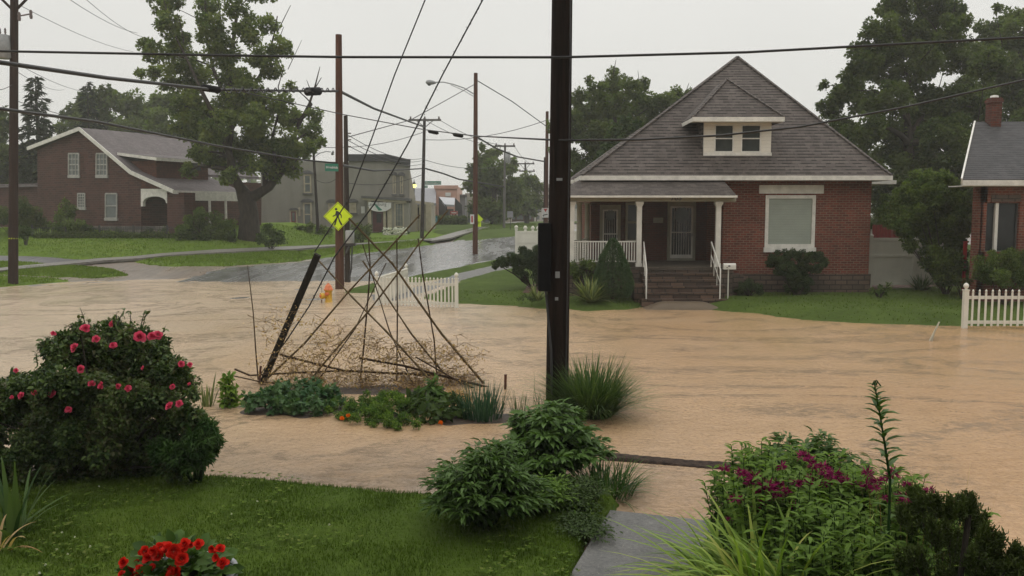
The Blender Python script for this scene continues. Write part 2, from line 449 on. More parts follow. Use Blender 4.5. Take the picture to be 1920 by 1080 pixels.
def slab(name,poly,mat,z,thick=.12,follow=False,kind='structure'):
    mb=MB(); n=len(poly)
    pts=[(x,y,(float(G(x,y)) if follow else 0)+z) for x,y in poly]
    mb.prism(pts,(0,0,-thick)); o=mb.build(name,mat,origin=(0,0,0)); tag(o,None,None,None,kind); return o
HAZE=.0009; SKYS=.12; EXPO=0.0
# ------------------------------------------------------------------ material set
M=MATS
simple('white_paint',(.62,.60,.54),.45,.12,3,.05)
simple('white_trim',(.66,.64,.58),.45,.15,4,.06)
simple('vinyl',(.70,.68,.60),.35,.08,1.5,.03)
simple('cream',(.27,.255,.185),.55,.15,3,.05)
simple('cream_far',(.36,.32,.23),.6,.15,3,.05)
simple('dark_trim',(.10,.10,.10),.6,.3,4,.1)
sidingmat('shade_green',(.27,.30,.25),.09,.4,dirt=.25); simple('trim_dim',(.36,.35,.32),.5,.2,4,.06)
glassmat('glass'); glassmat('glass_mid',(.02,.024,.023),.1,(.06,.068,.064)); glassmat('glass_grey',(.10,.115,.11),.15,(.16,.18,.175))
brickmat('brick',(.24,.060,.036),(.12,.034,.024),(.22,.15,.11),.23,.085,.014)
brickmat('brick_shade',(.15,.042,.028),(.085,.027,.02),(.11,.075,.055),.23,.085,.012)  # darker copy of brick; on the porch wall it carries painted-in shade
brickmat('brick_far',(.11,.045,.034),(.060,.026,.022),(.11,.075,.06),.5,.16,.02,(.03,.022,.02))
brickmat('shingle_wall',(.15,.055,.03),(.09,.035,.022),(.035,.02,.015),.14,.16,.01,bump=.7)
brickmat('stone',(.15,.105,.08),(.085,.07,.055),(.045,.035,.03),.42,.17,.018,(.03,.03,.025),.7,.9)
brickmat('stone_step',(.17,.11,.08),(.06,.042,.034),(.03,.024,.02),.45,.19,.02,(.03,.024,.02),.4,.7); brickmat('floor_stone',(.11,.09,.07),(.08,.066,.052),(.05,.04,.03),.6,.6,.012,(.04,.03,.025),.5,.3)
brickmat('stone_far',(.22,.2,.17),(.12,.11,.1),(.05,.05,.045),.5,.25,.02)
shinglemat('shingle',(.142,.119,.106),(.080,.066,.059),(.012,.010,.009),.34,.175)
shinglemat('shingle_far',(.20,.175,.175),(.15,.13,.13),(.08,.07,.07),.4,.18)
shinglemat('shingle_dark',(.085,.082,.085),(.058,.056,.058),(.025,.025,.026))
sidingmat('siding_white',(.66,.62,.53),.13)
sidingmat('red_boards',(.17,.018,.012),.14,.6,True)
def stucco():
    t=NT('stucco'); v=t.vec('Object'); n1=t.noise(v,.35,5,.65); n2=t.noise(t.vec('Object',(2,2,.25)),.8,4,.6)
    c=t.ramp(n1,[(.3,(.20,.195,.165)),(.7,(.255,.245,.21))]); c=t.mix(.4,c,t.ramp(n2,[(.3,.65),(.7,1.05)]),'MULTIPLY')
    t.pbr(c,.85,t.bump(t.noise(v,9,4,.6),.3,.02),.3); M['stucco']=t.m
stucco()
simple('slate_band',(.035,.035,.038),.7,.2,2,.1)
simple('pink_wall',(.50,.30,.235),.8,.1,1.5,.1); simple('pale_wall',(.42,.40,.36),.8,.12,1,.1); simple('tan_wall',(.34,.31,.25),.8,.12,1,.1)
simple('metal_roof',(.30,.31,.33),.35,.1,1,.05); simple('grey_roof',(.20,.20,.215),.6,.12,1,.1)
simple('red_door',(.17,.035,.03),.4,.2,3,.05); simple('wine_door',(.13,.03,.03),.4,.25,3,.05)
simple('galv',(.30,.31,.31),.45,.18,5,.06,metal=.4); simple('grey_box',(.34,.35,.34),.45,.12,4,.05)
simple('dark_metal',(.035,.035,.037),.45,.3,6,.1); simple('black_box',(.005,.005,.006),.8,.3,5,.1,spec=.1)
simple('cable',(.012,.012,.012),.6,.2,8,.1); simple('insul',(.13,.10,.09),.3,.3,8,.1)
simple('red_paint',(.35,.02,.015),.5,.2,6,.1)
simple('hyd_yellow',(.62,.36,.02),.42,.18,9,.12); simple('hyd_orange',(.66,.17,.05),.42,.18,9,.12)
simple('sign_green',(.02,.19,.12),.4,.15,6,.03); simple('sign_white',(.62,.62,.6),.4,.1,6,.03); simple('sign_black',(.012,.012,.012),.5,.1,6,.03)
simple('sign_teal',(.02,.16,.20),.5,.2,5,.03); simple('sign_teal_light',(.22,.42,.45),.5,.1,5,.03)
simple('sign_red',(.4,.05,.04),.5,.1,5,.03); simple('sign_back',(.25,.25,.27),.4,.1,5,.03)
def fluo():
    t=NT('sign_fluo'); v=t.vec('Object'); n=t.noise(v,3,3)
    b=t.pbr(t.ramp(n,[(.3,(.60,.78,.01)),(.7,(.68,.86,.015))]),.4,None,.5); M['sign_fluo']=t.m
fluo()
def lampglow():
    t=NT('lamp_glow'); e=t.n('ShaderNodeEmission',{'Color':(1,.9,.25,1),'Strength':2.2}); t.t.links.new(e.outputs[0],t.out.inputs[0]); M['lamp_glow']=t.m
lampglow()
def polemat(name,a,b,st=(9,9,.35)):
    t=NT(name); n=t.noise(t.vec('Object',st),1.4,5,.65); n2=t.noise(t.vec('Object',(22,22,.8)),2,3,.6); n3=t.noise(t.vec('Object'),.5,3,.5)
    c=t.ramp(n,[(.32,a),(.68,b)]); c=t.mix(.5,c,t.ramp(n2,[(.3,.5),(.65,1.1)]),'MULTIPLY'); c=t.mix(.35,c,t.ramp(n3,[(.3,.6),(.7,1.1)]),'MULTIPLY')
    t.pbr(c,.8,t.bump(n2,.8,.014),.08 if name=='pole_near' else .22); M[name]=t.m
polemat('pole_near',(.005,.0035,.003),(.024,.014,.010)); polemat('pole_red',(.060,.026,.017),(.13,.060,.038)); polemat('pole_dark',(.022,.018,.015),(.055,.043,.035))
polemat('pole_grey',(.10,.095,.088),(.18,.17,.16)); polemat('pole_brown',(.018,.010,.008),(.045,.027,.020))
polemat('bark',(.022,.018,.014),(.065,.052,.04),(5,5,1.5)); polemat('bark_light',(.06,.05,.04),(.14,.12,.1),(5,5,1.5))
polemat('timber_dark',(.010,.009,.007),(.035,.03,.022)); polemat('bamboo',(.07,.045,.02),(.17,.12,.055),(14,14,2)); polemat('stick_brown',(.03,.018,.010),(.085,.05,.026),(14,14,2))
polemat('vine_stem',(.16,.10,.05),(.30,.20,.10),(14,14,2)); simple('rust',(.10,.035,.02),.7,.3,12,.2)
# ---- ground materials
def grassground(name,a,b,c,s=1.0):
    t=NT(name); v=t.vec('Object'); n1=t.noise(v,.35*s,5,.6); n2=t.noise(v,9*s,4,.7); n3=t.noise(v,2.2*s,4,.65,.5)
    col=t.ramp(n1,[(.3,a),(.55,b),(.75,c)]); col=t.mix(.55,col,t.ramp(n2,[(.25,.5),(.75,1.3)]),'MULTIPLY'); col=t.mix(.45,col,t.ramp(n3,[(.3,.65),(.7,1.15)]),'MULTIPLY')
    t.pbr(col,.95,t.bump(n2,.9,.03),.10); M[name]=t.m
grassground('grass_near',(.040,.070,.009),(.064,.102,.013),(.094,.126,.020))
grassground('grass_mid',(.048,.076,.014),(.07,.106,.02),(.094,.13,.028))
grassground('grass_left',(.085,.14,.018),(.115,.18,.024),(.15,.20,.032),.8)
leafmat('blade_near',(.032,.062,.009),(.108,.165,.026),.25,.7,.12,(.15,.17,.05))
leafmat('blade_mid',(.052,.084,.014),(.12,.17,.034),.25,.7,.12)
leafmat('blade_left',(.08,.135,.018),(.17,.24,.036),.25,.6,.2)
def water():
    t=NT('muddy_water'); v=t.vec('Object'); 
    big=t.noise(v,.10,4,.55,1.2); streak=t.noise(t.vec('Object',(.42,.50,1),(0,0,.5)),.9,8,.74,1.6)
    fine=t.noise(v,1.6,4,.6,1.0)
    sep=t.n('ShaderNodeSeparateXYZ',{0:v})
    # base tone: redder near the brick house, paler far left with sky sheen painted in
    g=t.math('ADD',t.math('MULTIPLY',sep.outputs[0],.035),t.math('MULTIPLY',t.math('SUBTRACT',30.0,sep.outputs[1]),.012))
    g=t.math('ADD',g,t.math('MULTIPLY',big,.7)); 
    base=t.ramp(g,[(.05,(.56,.43,.30)),(.42,(.50,.345,.205)),(.85,(.475,.285,.140))])
    sh=t.math('MULTIPLY',t.ramp(sep.outputs[1],[(0,1.)]),1.0)
    near=t.n('ShaderNodeMapRange',{'Value':sep.outputs[1],'From Min':12.2,'From Max':9.4}).outputs[0]
    leftm=t.n('ShaderNodeMapRange',{'Value':sep.outputs[0],'From Min':3.2,'From Max':.5}).outputs[0]
    shal=t.math('MULTIPLY',t.math('MULTIPLY',near,leftm,True),t.ramp(t.noise(v,.9,4,.65,.6),[(.25,.35),(.7,1.)]))
    base=t.mix(shal,base,(.215,.17,.13))
    sw=t.noise(t.vec('Object',(.12,.17,1),(0,0,.08)),1.0,4,.55,1.8)
    ridge=t.ramp(t.math('ABSOLUTE',t.math('SUBTRACT',sw,.5)),[(.0,1.),(.018,.75),(.05,.0)])
    brk=t.ramp(t.noise(t.vec('Object',(1.3,2.0,1),(0,0,.12)),2.0,5,.75,1.2),[(.44,0.),(.56,1.)])
    st=t.ramp(streak,[(.58,0.),(.64,.5),(.69,.05),(.77,.6),(.86,0.)])
    st=t.math('ADD',t.math('MULTIPLY',st,.55),t.math('MULTIPLY',ridge,1.0),True)
    st=t.math('MULTIPLY',st,t.math('ADD',t.math('MULTIPLY',brk,.85),.15))
    c=t.mix(t.math('MULTIPLY',st,.7),base,(.19,.13,.08))
    dots=t.ramp(t.noise(v,17,3,.7),[(.30,.62),(.5,1.0),(.70,1.16)]); c=t.mix(.6,c,dots,'MULTIPLY'); c=t.mix(.5,c,t.ramp(t.noise(t.vec('Object',(1,1.4,1)),4.5,4,.7,.8),[(.3,.78),(.6,1.04)]),'MULTIPLY')
    c=t.mix(.22,c,t.ramp(fine,[(.3,.6),(.7,1.1)]),'MULTIPLY')
    # ripples: flow riffles + raindrop rings
    rip=t.noise(t.vec('Object',(1.1,1.7,1),(0,0,.1)),3.0,6,.7,1.2)
    vor=t.n('ShaderNodeTexVoronoi',{'Vector':v,'Scale':7.0,'Randomness':1.0},feature='F1')
    d=vor.outputs['Distance']; ring=t.math('SINE',t.math('MULTIPLY',d,38.0)); fall=t.math('SUBTRACT',1.0,t.math('MULTIPLY',d,2.6),True)
    ring=t.math('MULTIPLY',ring,fall)
    h=t.math('ADD',t.math('MULTIPLY',rip,1.0),t.math('MULTIPLY',ring,.09))
    mask=t.noise(v,.22,3,.6,.8)
    b=t.bump(h,t.ramp(mask,[(.38,.30),(.62,.95)]),.045)
    b2=t.bump(t.noise(v,9,4,.75),.75,.022,b)
    t.pbr(c,t.ramp(mask,[(.35,.08),(.65,.20)]),b2,.5,ior=1.33); M['muddy_water']=t.m
water()
def asphalt(name,a,b,rough,mud=None):
    t=NT(name); v=t.vec('Object'); n=t.noise(v,.5,5,.6,.5); n2=t.noise(v,25,3,.7); n3=t.noise(t.vec('Object',(1.5,.25,1),(0,0,-.25)),.7,5,.65,.6)
    c=t.ramp(n,[(.3,a),(.7,b)]); c=t.mix(.4,c,t.ramp(n2,[(.25,.6),(.75,1.2)]),'MULTIPLY')
    if mud: c=t.mix(t.ramp(n3,[(.45,0.),(.62,.8)]),c,mud)
    r=t.ramp(n3,[(.35,rough),(.65,rough+.22)])
    t.pbr(c,r,t.bump(t.noise(v,11,4,.7),.22,.008),.5); M[name]=t.m
asphalt('asphalt_wet',(.11,.11,.108),(.15,.148,.14),.14)
asphalt('asphalt_dark',(.05,.048,.05),(.075,.07,.072),.3)
asphalt('apron_wet',(.17,.135,.105),(.24,.19,.15),.22,(.13,.11,.09))
asphalt('mud',(.10,.075,.05),(.16,.12,.08),.35)
asphalt('walk_shallow',(.27,.215,.16),(.33,.26,.185),.14,(.22,.18,.14))
def concrete(name,a,b,rough):
    t=NT(name); v=t.vec('Object'); n=t.noise(v,1.1,5,.6,.4); n2=t.noise(v,28,4,.8); vo=t.n('ShaderNodeTexVoronoi',{'Vector':v,'Scale':26.0}).outputs['Distance']
    c=t.ramp(n,[(.3,a),(.7,b)]); c=t.mix(.85,c,t.ramp(n2,[(.3,.45),(.72,1.6)]),'MULTIPLY')
    blot=t.noise(v,4.5,4,.7); c=t.mix(.6,c,t.ramp(blot,[(.3,.6),(.7,1.25)]),'MULTIPLY'); c=t.mix(t.ramp(vo,[(.08,.6),(.16,0.)]),c,(.34,.30,.25))
    t.pbr(c,t.ramp(n,[(.3,rough),(.7,rough+.2)]),t.bump(n2,.7,.008),.35); M[name]=t.m
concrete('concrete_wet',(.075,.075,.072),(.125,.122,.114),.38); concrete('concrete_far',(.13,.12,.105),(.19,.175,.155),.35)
simple('soil',(.055,.035,.022),.7,.35,6,.6,bdist=.03); simple('mulch',(.10,.045,.03),.8,.4,18,.8,bdist=.03)
simple('kerb_wet',(.065,.042,.030),.75,.5,11,.9,spec=.15,bdist=.03)
# ---- foliage
leafmat('lf_syc',(.062,.095,.028),(.16,.205,.062),.45,.5,.3,(.16,.19,.05))
leafmat('lf_far',(.055,.08,.028),(.12,.15,.05),.42,.6,.2,(.10,.15,.04))
leafmat('lf_far_light',(.065,.095,.03),(.135,.175,.055),.42,.6,.2,(.12,.17,.04))
leafmat('lf_conifer',(.018,.032,.018),(.04,.06,.03),.15,.6,.2)
leafmat('lf_dark',(.042,.066,.022),(.108,.142,.046),.42,.55,.25,(.085,.11,.035))
leafmat('lf_mid',(.028,.05,.016),(.07,.11,.03),.3,.5,.3)
leafmat('lf_bush',(.052,.088,.022),(.13,.178,.048),.35,.5,.3)
leafmat('lf_box',(.024,.046,.018),(.062,.092,.034),.2,.5,.3)
leafmat('lf_red',(.05,.03,.014),(.09,.05,.02),.2,.5,.3)
leafmat('lf_rose',(.026,.054,.014),(.115,.165,.05),.28,.35,.5,(.085,.09,.035))
leafmat('lf_peony',(.030,.066,.014),(.088,.155,.034),.22,.4,.4)
leafmat('lf_peony2',(.036,.080,.016),(.10,.175,.04),.22,.4,.4)
leafmat('lf_spiky',(.028,.07,.018),(.08,.145,.04),.25,.5,.3)
leafmat('lf_lime',(.08,.16,.02),(.19,.29,.045),.35,.5,.3)
leafmat('lf_balm',(.05,.10,.018),(.15,.24,.045),.35,.5,.2)
leafmat('lf_daylily',(.11,.19,.03),(.27,.37,.07),.3,.45,.35,(.34,.36,.09))
leafmat('lf_grass',(.03,.065,.018),(.10,.155,.045),.25,.5,.3)
leafmat('lf_onion',(.020,.060,.035),(.05,.11,.06),.2,.4,.4)
leafmat('lf_kale',(.03,.08,.03),(.105,.18,.075),.25,.45,.4)
leafmat('lf_feather',(.05,.11,.02),(.16,.25,.045),.3,.5,.3)
leafmat('lf_yucca',(.06,.09,.03),(.22,.26,.10),.2,.5,.3,(.26,.27,.11))
leafmat('lf_dead',(.28,.17,.08),(.58,.41,.22),.35,.7,.1)
leafmat('lf_spruce',(.04,.085,.036),(.11,.175,.075),.1,.6,.15)
leafmat('lf_yew',(.030,.050,.012),(.085,.112,.03),.15,.5,.3)
leafmat('fl_rose',(.55,.03,.10),(.85,.13,.22),.25,.5,.2,tint=(1,.8,.9))
leafmat('fl_red',(.45,.010,.008),(.78,.035,.018),.2,.4,.3,tint=(1,.7,.7))
leafmat('fl_balm',(.16,.012,.06),(.34,.03,.13),.25,.6,.1,tint=(1,.7,.9))
leafmat('fl_white',(.5,.5,.45),(.75,.75,.7),.25,.6,.2); leafmat('fl_orange',(.8,.15,.01),(.9,.25,.02),.2,.6,.2)
simple('terracotta_grey',(.30,.31,.33),.6,.1,4,.1); simple('pier_brick',(.2,.07,.05),.8,.3,5,.2)
# ------------------------------------------------------------------ ground, roads, water
def pgs(*p): return [PG(*q) for q in p]
# base sheet to the horizon
xs=np.concatenate([np.linspace(-900,-70,12),np.arange(-66,66,2.0),np.linspace(70,900,12)])
ys=np.concatenate([np.array([-60,-20,0]),np.arange(4,110,2.0),np.geomspace(115,1500,16)])
X,Y=np.meshgrid(xs,ys); Zg=G(X,Y)-.16-.0*X
idx=np.arange(X.size).reshape(X.shape); q=np.stack([idx[:-1,:-1],idx[:-1,1:],idx[1:,1:],idx[1:,:-1]],-1).reshape(-1,4)
tag(raw('ground',np.stack([X.ravel(),Y.ravel(),Zg.ravel()],1),q,M['mud'],origin=(0,0,0),smooth=True),None,None,None,'structure')
# flood water: one sheet, finely divided for a little real swell
xs=np.concatenate([np.linspace(-160,-32,10),np.arange(-31,31,.25),np.linspace(32,160,10)]); ys=np.arange(4.5,58,.25)
X,Y=np.meshgrid(xs,ys); W=(vnoise(X,Y,1.7,9)-.5)*.008+(vnoise(X,Y,.6,4)-.5)*.010
idx=np.arange(X.size).reshape(X.shape); q=np.stack([idx[:-1,:-1],idx[:-1,1:],idx[1:,1:],idx[1:,:-1]],-1).reshape(-1,4)
tag(raw('flood_water',np.stack([X.ravel(),Y.ravel(),W.ravel()],1),q,M['muddy_water'],origin=(0,0,0),smooth=True),None,None,None,'structure')
# side street running away, rising out of the water
road=pgs((290,545),(340,524),(430,500),(560,491),(605,484),(640,479),(790,461),(850,452),(965,437),(1040,430),(1200,428),(1200,470),(985,478),(930,488),(880,496),(800,515),(740,530),(700,560),(560,575))
patch('road',road,M['asphalt_wet'],.35,.0,.6,.25,gs=1.0,wob=.25,bumpy=.025)
# gravel and mud apron at the corner
patch('driveway',pgs((-260,560),(-260,500),(90,500),(260,487),(330,482),(560,484),(600,484),(560,492),(430,501),(330,520),(250,524),(120,536)),M['apron_wet'],.35,.005,.8,.2,wob=.3,bumpy=.05)
LAWNS=[]
def lawn(name,poly,m,res,top,width,**k):
    o=patch(name,poly,M[m],res,top,width,**k); LAWNS.append((poly,top,width,m)); return o
# far left lawns
lawn('lawn',pgs((-420,545),(0,539),(60,534),(100,531),(138,527),(95,523),(0,517),(-420,512)),'grass_left',.25,.12,.5,wob=.08)
lawn('lawn',pgs((-420,508),(0,512),(20,507),(60,503),(150,500),(215,506),(243,516),(180,522),(95,519),(0,515),(-420,510)),'grass_left',.2,.12,.45,wob=.06)
lawn('lawn',pgs((-420,494),(0,492),(60,494),(108,498),(60,501),(0,507),(-420,506)),'grass_left',.2,.13,.4,wob=.06)
lawn('lawn',pgs((-700,480),(0,480),(100,483),(188,491),(262,485),(300,481),(520,467),(640,458),(790,448),(850,430),(600,425),(0,430),(-700,430)),'grass_left',.5,.16,.8,wob=.1)
lawn('lawn',pgs((250,491),(330,483),(430,478),(520,472),(560,473),(602,482),(560,490),(430,499),(330,500),(280,497)),'grass_left',.25,.13,.5,wob=.08)
lawn('lawn',pgs((560,471),(640,466),(740,456),(790,451),(800,455),(786,461),(700,471),(640,476),(605,479)),'grass_left',.3,.15,.5,wob=.08)
patch('side_drive',pgs((-420,480),(0,479),(100,482.5),(192,490),(110,498),(60,494),(0,491),(-420,494)),M['asphalt_dark'],.3,.10,.6,.1,wob=.12)
# thin pavement lines through the left lawn
def strip(name,pts,w,m,dz=.16):
    P=[Vector((*PG(*p),0)) for p in pts]; L=[];R=[]
    for i,p in enumerate(P):
        d=(P[min(i+1,len(P)-1)]-P[max(i-1,0)]).normalized(); n=Vector((-d.y,d.x,0)); L.append(p+n*w/2); R.append(p-n*w/2)
    mb=MB()
    for i in range(len(P)-1):
        c=[L[i],L[i+1],R[i+1],R[i]]; c=[Vector((a.x,a.y,float(G(a.x,a.y))+dz)) for a in c]
        b=[a-Vector((0,0,.12)) for a in c]
        mb.add(c+b,[(3,2,1,0),(4,5,6,7),(0,1,5,4),(2,3,7,6)],0)
    o=mb.build(name,M[m],origin=(0,0,0)); tag(o,None,None,None,'structure'); return o
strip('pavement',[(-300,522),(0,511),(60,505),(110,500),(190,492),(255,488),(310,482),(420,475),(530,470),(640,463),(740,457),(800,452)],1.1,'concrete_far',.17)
# far side of the side street
lawn('lawn',pgs((830,448),(860,440),(900,435),(1010,427),(1010,421),(920,421),(880,430),(840,444)),'grass_mid',.4,.12,.4,wob=.05,gs=1)
patch('far_lawn',pgs((800,440),(870,433),(905,428),(870,420),(790,418),(780,434)),M['grass_mid'],.5,.14,.5,wob=.05)
patch('far_lawn',pgs((870,452),(985,441),(1050,435),(1050,421),(940,420),(900,432),(870,441)),M['grass_mid'],.5,.12,.5,wob=.05)
patch('far_lawn',pgs((-900,429),(700,426),(770,430),(870,420),(1100,418),(2600,418),(2600,408),(-900,408)),M['grass_mid'],3.0,.10,1,wob=.05)
strip('pavement',[(795,454),(830,449),(870,437),(905,428),(950,420),(985,416)],1.3,'concrete_far',.14)
# brick-house side: verge, pavement, lawn
lawn('verge',pgs((640,549),(655,541),(700,532),(790,515),(850,504),(925,488),(1000,476),(1010,480),(985,484),(930,494),(860,510),(800,526),(740,544),(690,550)),'grass_mid',.2,.14,.5,wob=.06)
patch('pavement',pgs((700,571),(690,553),(740,547),(860,512),(930,496),(1000,482),(1040,486),(930,506),(880,521),(857,528),(770,558)),M['concrete_wet'],.25,.08,.4,wob=.03,bumpy=.008)
hl=pgs((775,560),(857,528.5),(880,522),(930,508),(1000,497))+[(6,44),(9,62),(60,62),(60,24)]+pgs((2100,606),(1920,612),(1800,613),(1600,607),(1500,600),(1400,588),(1310,580),(1245,568),(1195,582),(1100,584),(1000,578),(900,572),(857,570))
lawn('lawn',hl,'grass_mid',.25,.25,1.5,wob=.12)
# house walk, drowned at its street end
slab('front_walk',pgs((1196,563),(1344,563),(1375,600),(1180,600)),M['concrete_wet'],-.02,.1)
patch('front_path',[(4.2,27.2),(7.0,27.2),(7.0,28.7),(4.2,28.7)],M['mud'],.12,.25,.9,.2,wob=.05)
# near lawn, walk, kerb, drowned pavement
NL=pgs((-200,905),(0,903),(60,901),(200,896),(330,901),(500,913),(650,928),(790,940),(850,943),(1000,930),(1100,938),(1165,946),(1140,975),(1108,1020),(1086,1078))+[(.5,1.2),(-12,1.2)]
lawn('lawn',NL,'grass_near',.06,.14,.10,wob=.03,below=.16,bumpy=.03)
NL2=[(3.6,1.2),(3.4,4.3),(4.2,5.0),(12,5.6),(12,1.2)]
lawn('lawn',NL2,'grass_near',.10,.15,.12,wob=.05,below=.16,bumpy=.03)
NR=pgs((1345,962),(1400,885),(1690,930),(1800,985),(1900,1075),(1960,1180))+[(4.2,1.2),(1.45,1.2)]
patch('planting_bed',NR,M['soil'],.10,.16,.25,.16,wob=.05,bumpy=.05)
wA=Vector((*PG(1144,952,.1),0)); wB=Vector((*PG(1064,1079,.12),0)); wd=(wB-wA).normalized(); wr=Vector((-wd.y,wd.x,0)); wr=wr if wr.x>0 else -wr
s0=-.0
for ln,z in ((.38,.085),(1.5,.10),(1.5,.112),(1.5,.122),(1.5,.13)):
    a=wA+wd*(s0+.012); b=wA+wd*(s0+ln-.012); s0+=ln; mb=MB()
    q=[a,a+wr*1.32,b+wr*1.32,b]; mb.prism([Vector((p.x,p.y,z)) for p in q],(0,0,-.2)); tag(mb.build('front_walk',M['concrete_wet'],origin=(0,0,0),bevel=.012),None,None,None,'structure')
patch('pavement',pgs((-300,905),(330,901),(650,928),(800,942),(1180,952),(1400,960),(2000,900),(2000,872),(1370,870),(1150,866),(1000,850),(420,800),(-300,790)),M['walk_shallow'],.08,-.004,.35,.05,wob=.10,bumpy=.022,gs=1)
# kerb edge left proud of the water
patch('kerb',pgs((1120,850),(1640,889),(1640,903),(1120,864)),M['kerb_wet'],.03,.045,.04,.1,wob=.03,bumpy=.045)
# dark soil lip along near lawn
lip=[Vector((*PG(*p),0.015)) for p in ((300,901),(400,906),(500,914),(600,924),(700,933),(800,941),(860,944))]
mb=MB(); mb.tube(lip,[.03,.035,.03,.04,.035,.04,.03],6,0); tag(mb.build('lawn_edging',M['kerb_wet'],origin=(0,0,0)),None,None,None,'structure')
# vegetable bed mound, house bed mulch
patch('garden_bed',pgs((430,775),(460,742),(520,728),(700,722),(880,722),(950,745),(985,775),(940,795),(840,803),(640,795),(450,785)),M['soil'],.08,.012,.35,.1,wob=.08,bumpy=.03)
patch('mulch_bed',pgs((968,562),(1040,565),(1150,561),(1190,552),(1190,540),(1060,530),(975,548)),M['mulch'],.12,.29,.3,.05,wob=.06,bumpy=.04)
patch('mulch_bed',pgs((1350,557),(1640,556),(1800,548),(1920,548),(1920,535),(1640,535),(1350,540)),M['mulch'],.15,.28,.3,.05,wob=.06,bumpy=.04)
# ---- grass blades (uncountable)
def scatter_poly(poly,n):
    P=np.array(poly); a=P.min(0); b=P.max(0); out=[]
    tot=0
    while tot<n:
        p=a+(b-a)*rng.random((n*2,2)); s=inside(poly,p[:,0],p[:,1]); p=p[s>.02]; out.append(p); tot+=len(p)
    return np.concatenate(out)[:n]
def blades(name,poly,n,top,width,L,w,m,ymax=None,label=None,clip=None):
    p=scatter_poly(poly,n)
    if clip is not None: p=p[clip(p)]
    s=inside(poly,p[:,0],p[:,1]); z=G(p[:,0],p[:,1])+top*sstep(0,width,s)-.02
    k=z>.0; p=p[k]; z=z[k]; n=len(p)
    base=np.column_stack([p,z]); hh=L*(.45+.8*rng.random(n))
    yaw=rng.random(n)*2*PI; lean=rng.random(n)*.7
    up=np.stack([np.cos(yaw)*np.sin(lean),np.sin(yaw)*np.sin(lean),np.cos(lean)],1)*hh[:,None]
    sd=np.stack([-np.sin(yaw),np.cos(yaw),0*yaw],1)*(w*(.6+.8*rng.random(n)))[:,None]/2
    V=np.stack([base-sd,base+sd,base+up],1).reshape(-1,3); Fc=np.arange(3*n).reshape(-1,3)
    patchy=vnoise(p[:,0],p[:,1],1.1,6)*.5+vnoise(p[:,0],p[:,1],4,8)*.25
    o=raw(name,V,Fc,M[m],origin=(0,0,0),rnd=np.repeat(np.clip(patchy+rng.random(n)*.35-.05,0,1),3))
    return tag(o,label,'grass',None,'stuff')
blades('grass',NL2,40000,.15,.12,.045,.012,'blade_near',label='strip of near lawn right of the evergreen, outside the frame',clip=lambda p:p[:,1]>2.5)
blades('grass',NL,300000,.14,.10,.040,.009,'blade_near',label='short clover and grass of the near lawn beside the concrete walk',clip=lambda p:(p[:,1]>5.2)&(np.abs(p[:,0])<p[:,1]*.95+.8))
blades('grass',hl,90000,.25,1.5,.07,.035,'blade_mid',label='mown lawn in front of the brick house with the pyramid roof',clip=lambda p:(p[:,1]<31.5)&(p[:,0]<22))
i=0
for poly,top,width,m in LAWNS:
    if m=='grass_left':
        i+=1
        lab={1:'strip of lawn at the flood edge around the left power pole',2:'low lens of lawn between the pavement line and the flood',3:'narrow band of lawn between dark side drive and pavement',4:'wide bright lawn in front of the gabled brick house',5:'tongue of lawn pointing at the wet side street',6:'strip of lawn before the grey building across the street'}.get(i)
        blades('grass',poly,9000 if i!=4 else 50000,top,width,.10,.06,'blade_left',label=lab,clip=lambda p:(p[:,0]>-45)&(p[:,1]<70))
blades('grass',LAWNS[6][0],9000,.14,.5,.09,.03,'blade_mid',label='thin grass verge between side street and pavement by the picket fence')

# clover and little weeds in the near lawn
n=2600; p=scatter_poly(NL,n*3); p=p[(p[:,1]>5.2)&(np.abs(p[:,0])<p[:,1]*.66)]; p=p[vnoise(p[:,0],p[:,1],1.6,12)>.55][:n]; n=len(p)
LC=Leaf(); 
for k in range(3):
    a=k*2.09+rng.random(n)*.4; LC.leaves(np.column_stack([p,np.full(n,.165)+rng.random(n)*.012]),np.stack([np.cos(a),np.sin(a),.25+0*a],1),np.tile([0,0,1.],(n,1)),.020+.016*rng.random(n),.9,'round')
tag(LC.build('clover',M['blade_near'],origin=(0,0,0)),'small clover leaves mixed into the near lawn','clover',None,'stuff')
n=26; p=p[rng.permutation(len(p))[:n]]; LC=Leaf()
for k in range(14): v=unit(rng.normal(size=(n,3))+np.array([0,0,.6])); LC.leaves(np.column_stack([p,np.full(n,.19)]),v,rng.normal(size=(n,3)),.013,.6,'diamond')
tag(LC.build('clover_flowers',M['fl_white'],origin=(0,0,0)),'tiny white clover heads dotted over the near lawn','clover',None,'stuff')
# ------------------------------------------------------------------ brick house with pyramid roof (number on the porch beam)
def XZ(px,py,Y): p=at(px,py,Y); return p.x,p.z
FLZ=1.25; YB=33.6; LZ=.24
house=empty('brick_house',(8.0,31,LZ),'red brick house with a tall grey pyramid roof and white porch, numbered 703','house')
XL=at(1108,440,YB).x; XM=at(1355,440,31).x; XR=at(1631,440,31).x; ZT=4.33
mb=MB()
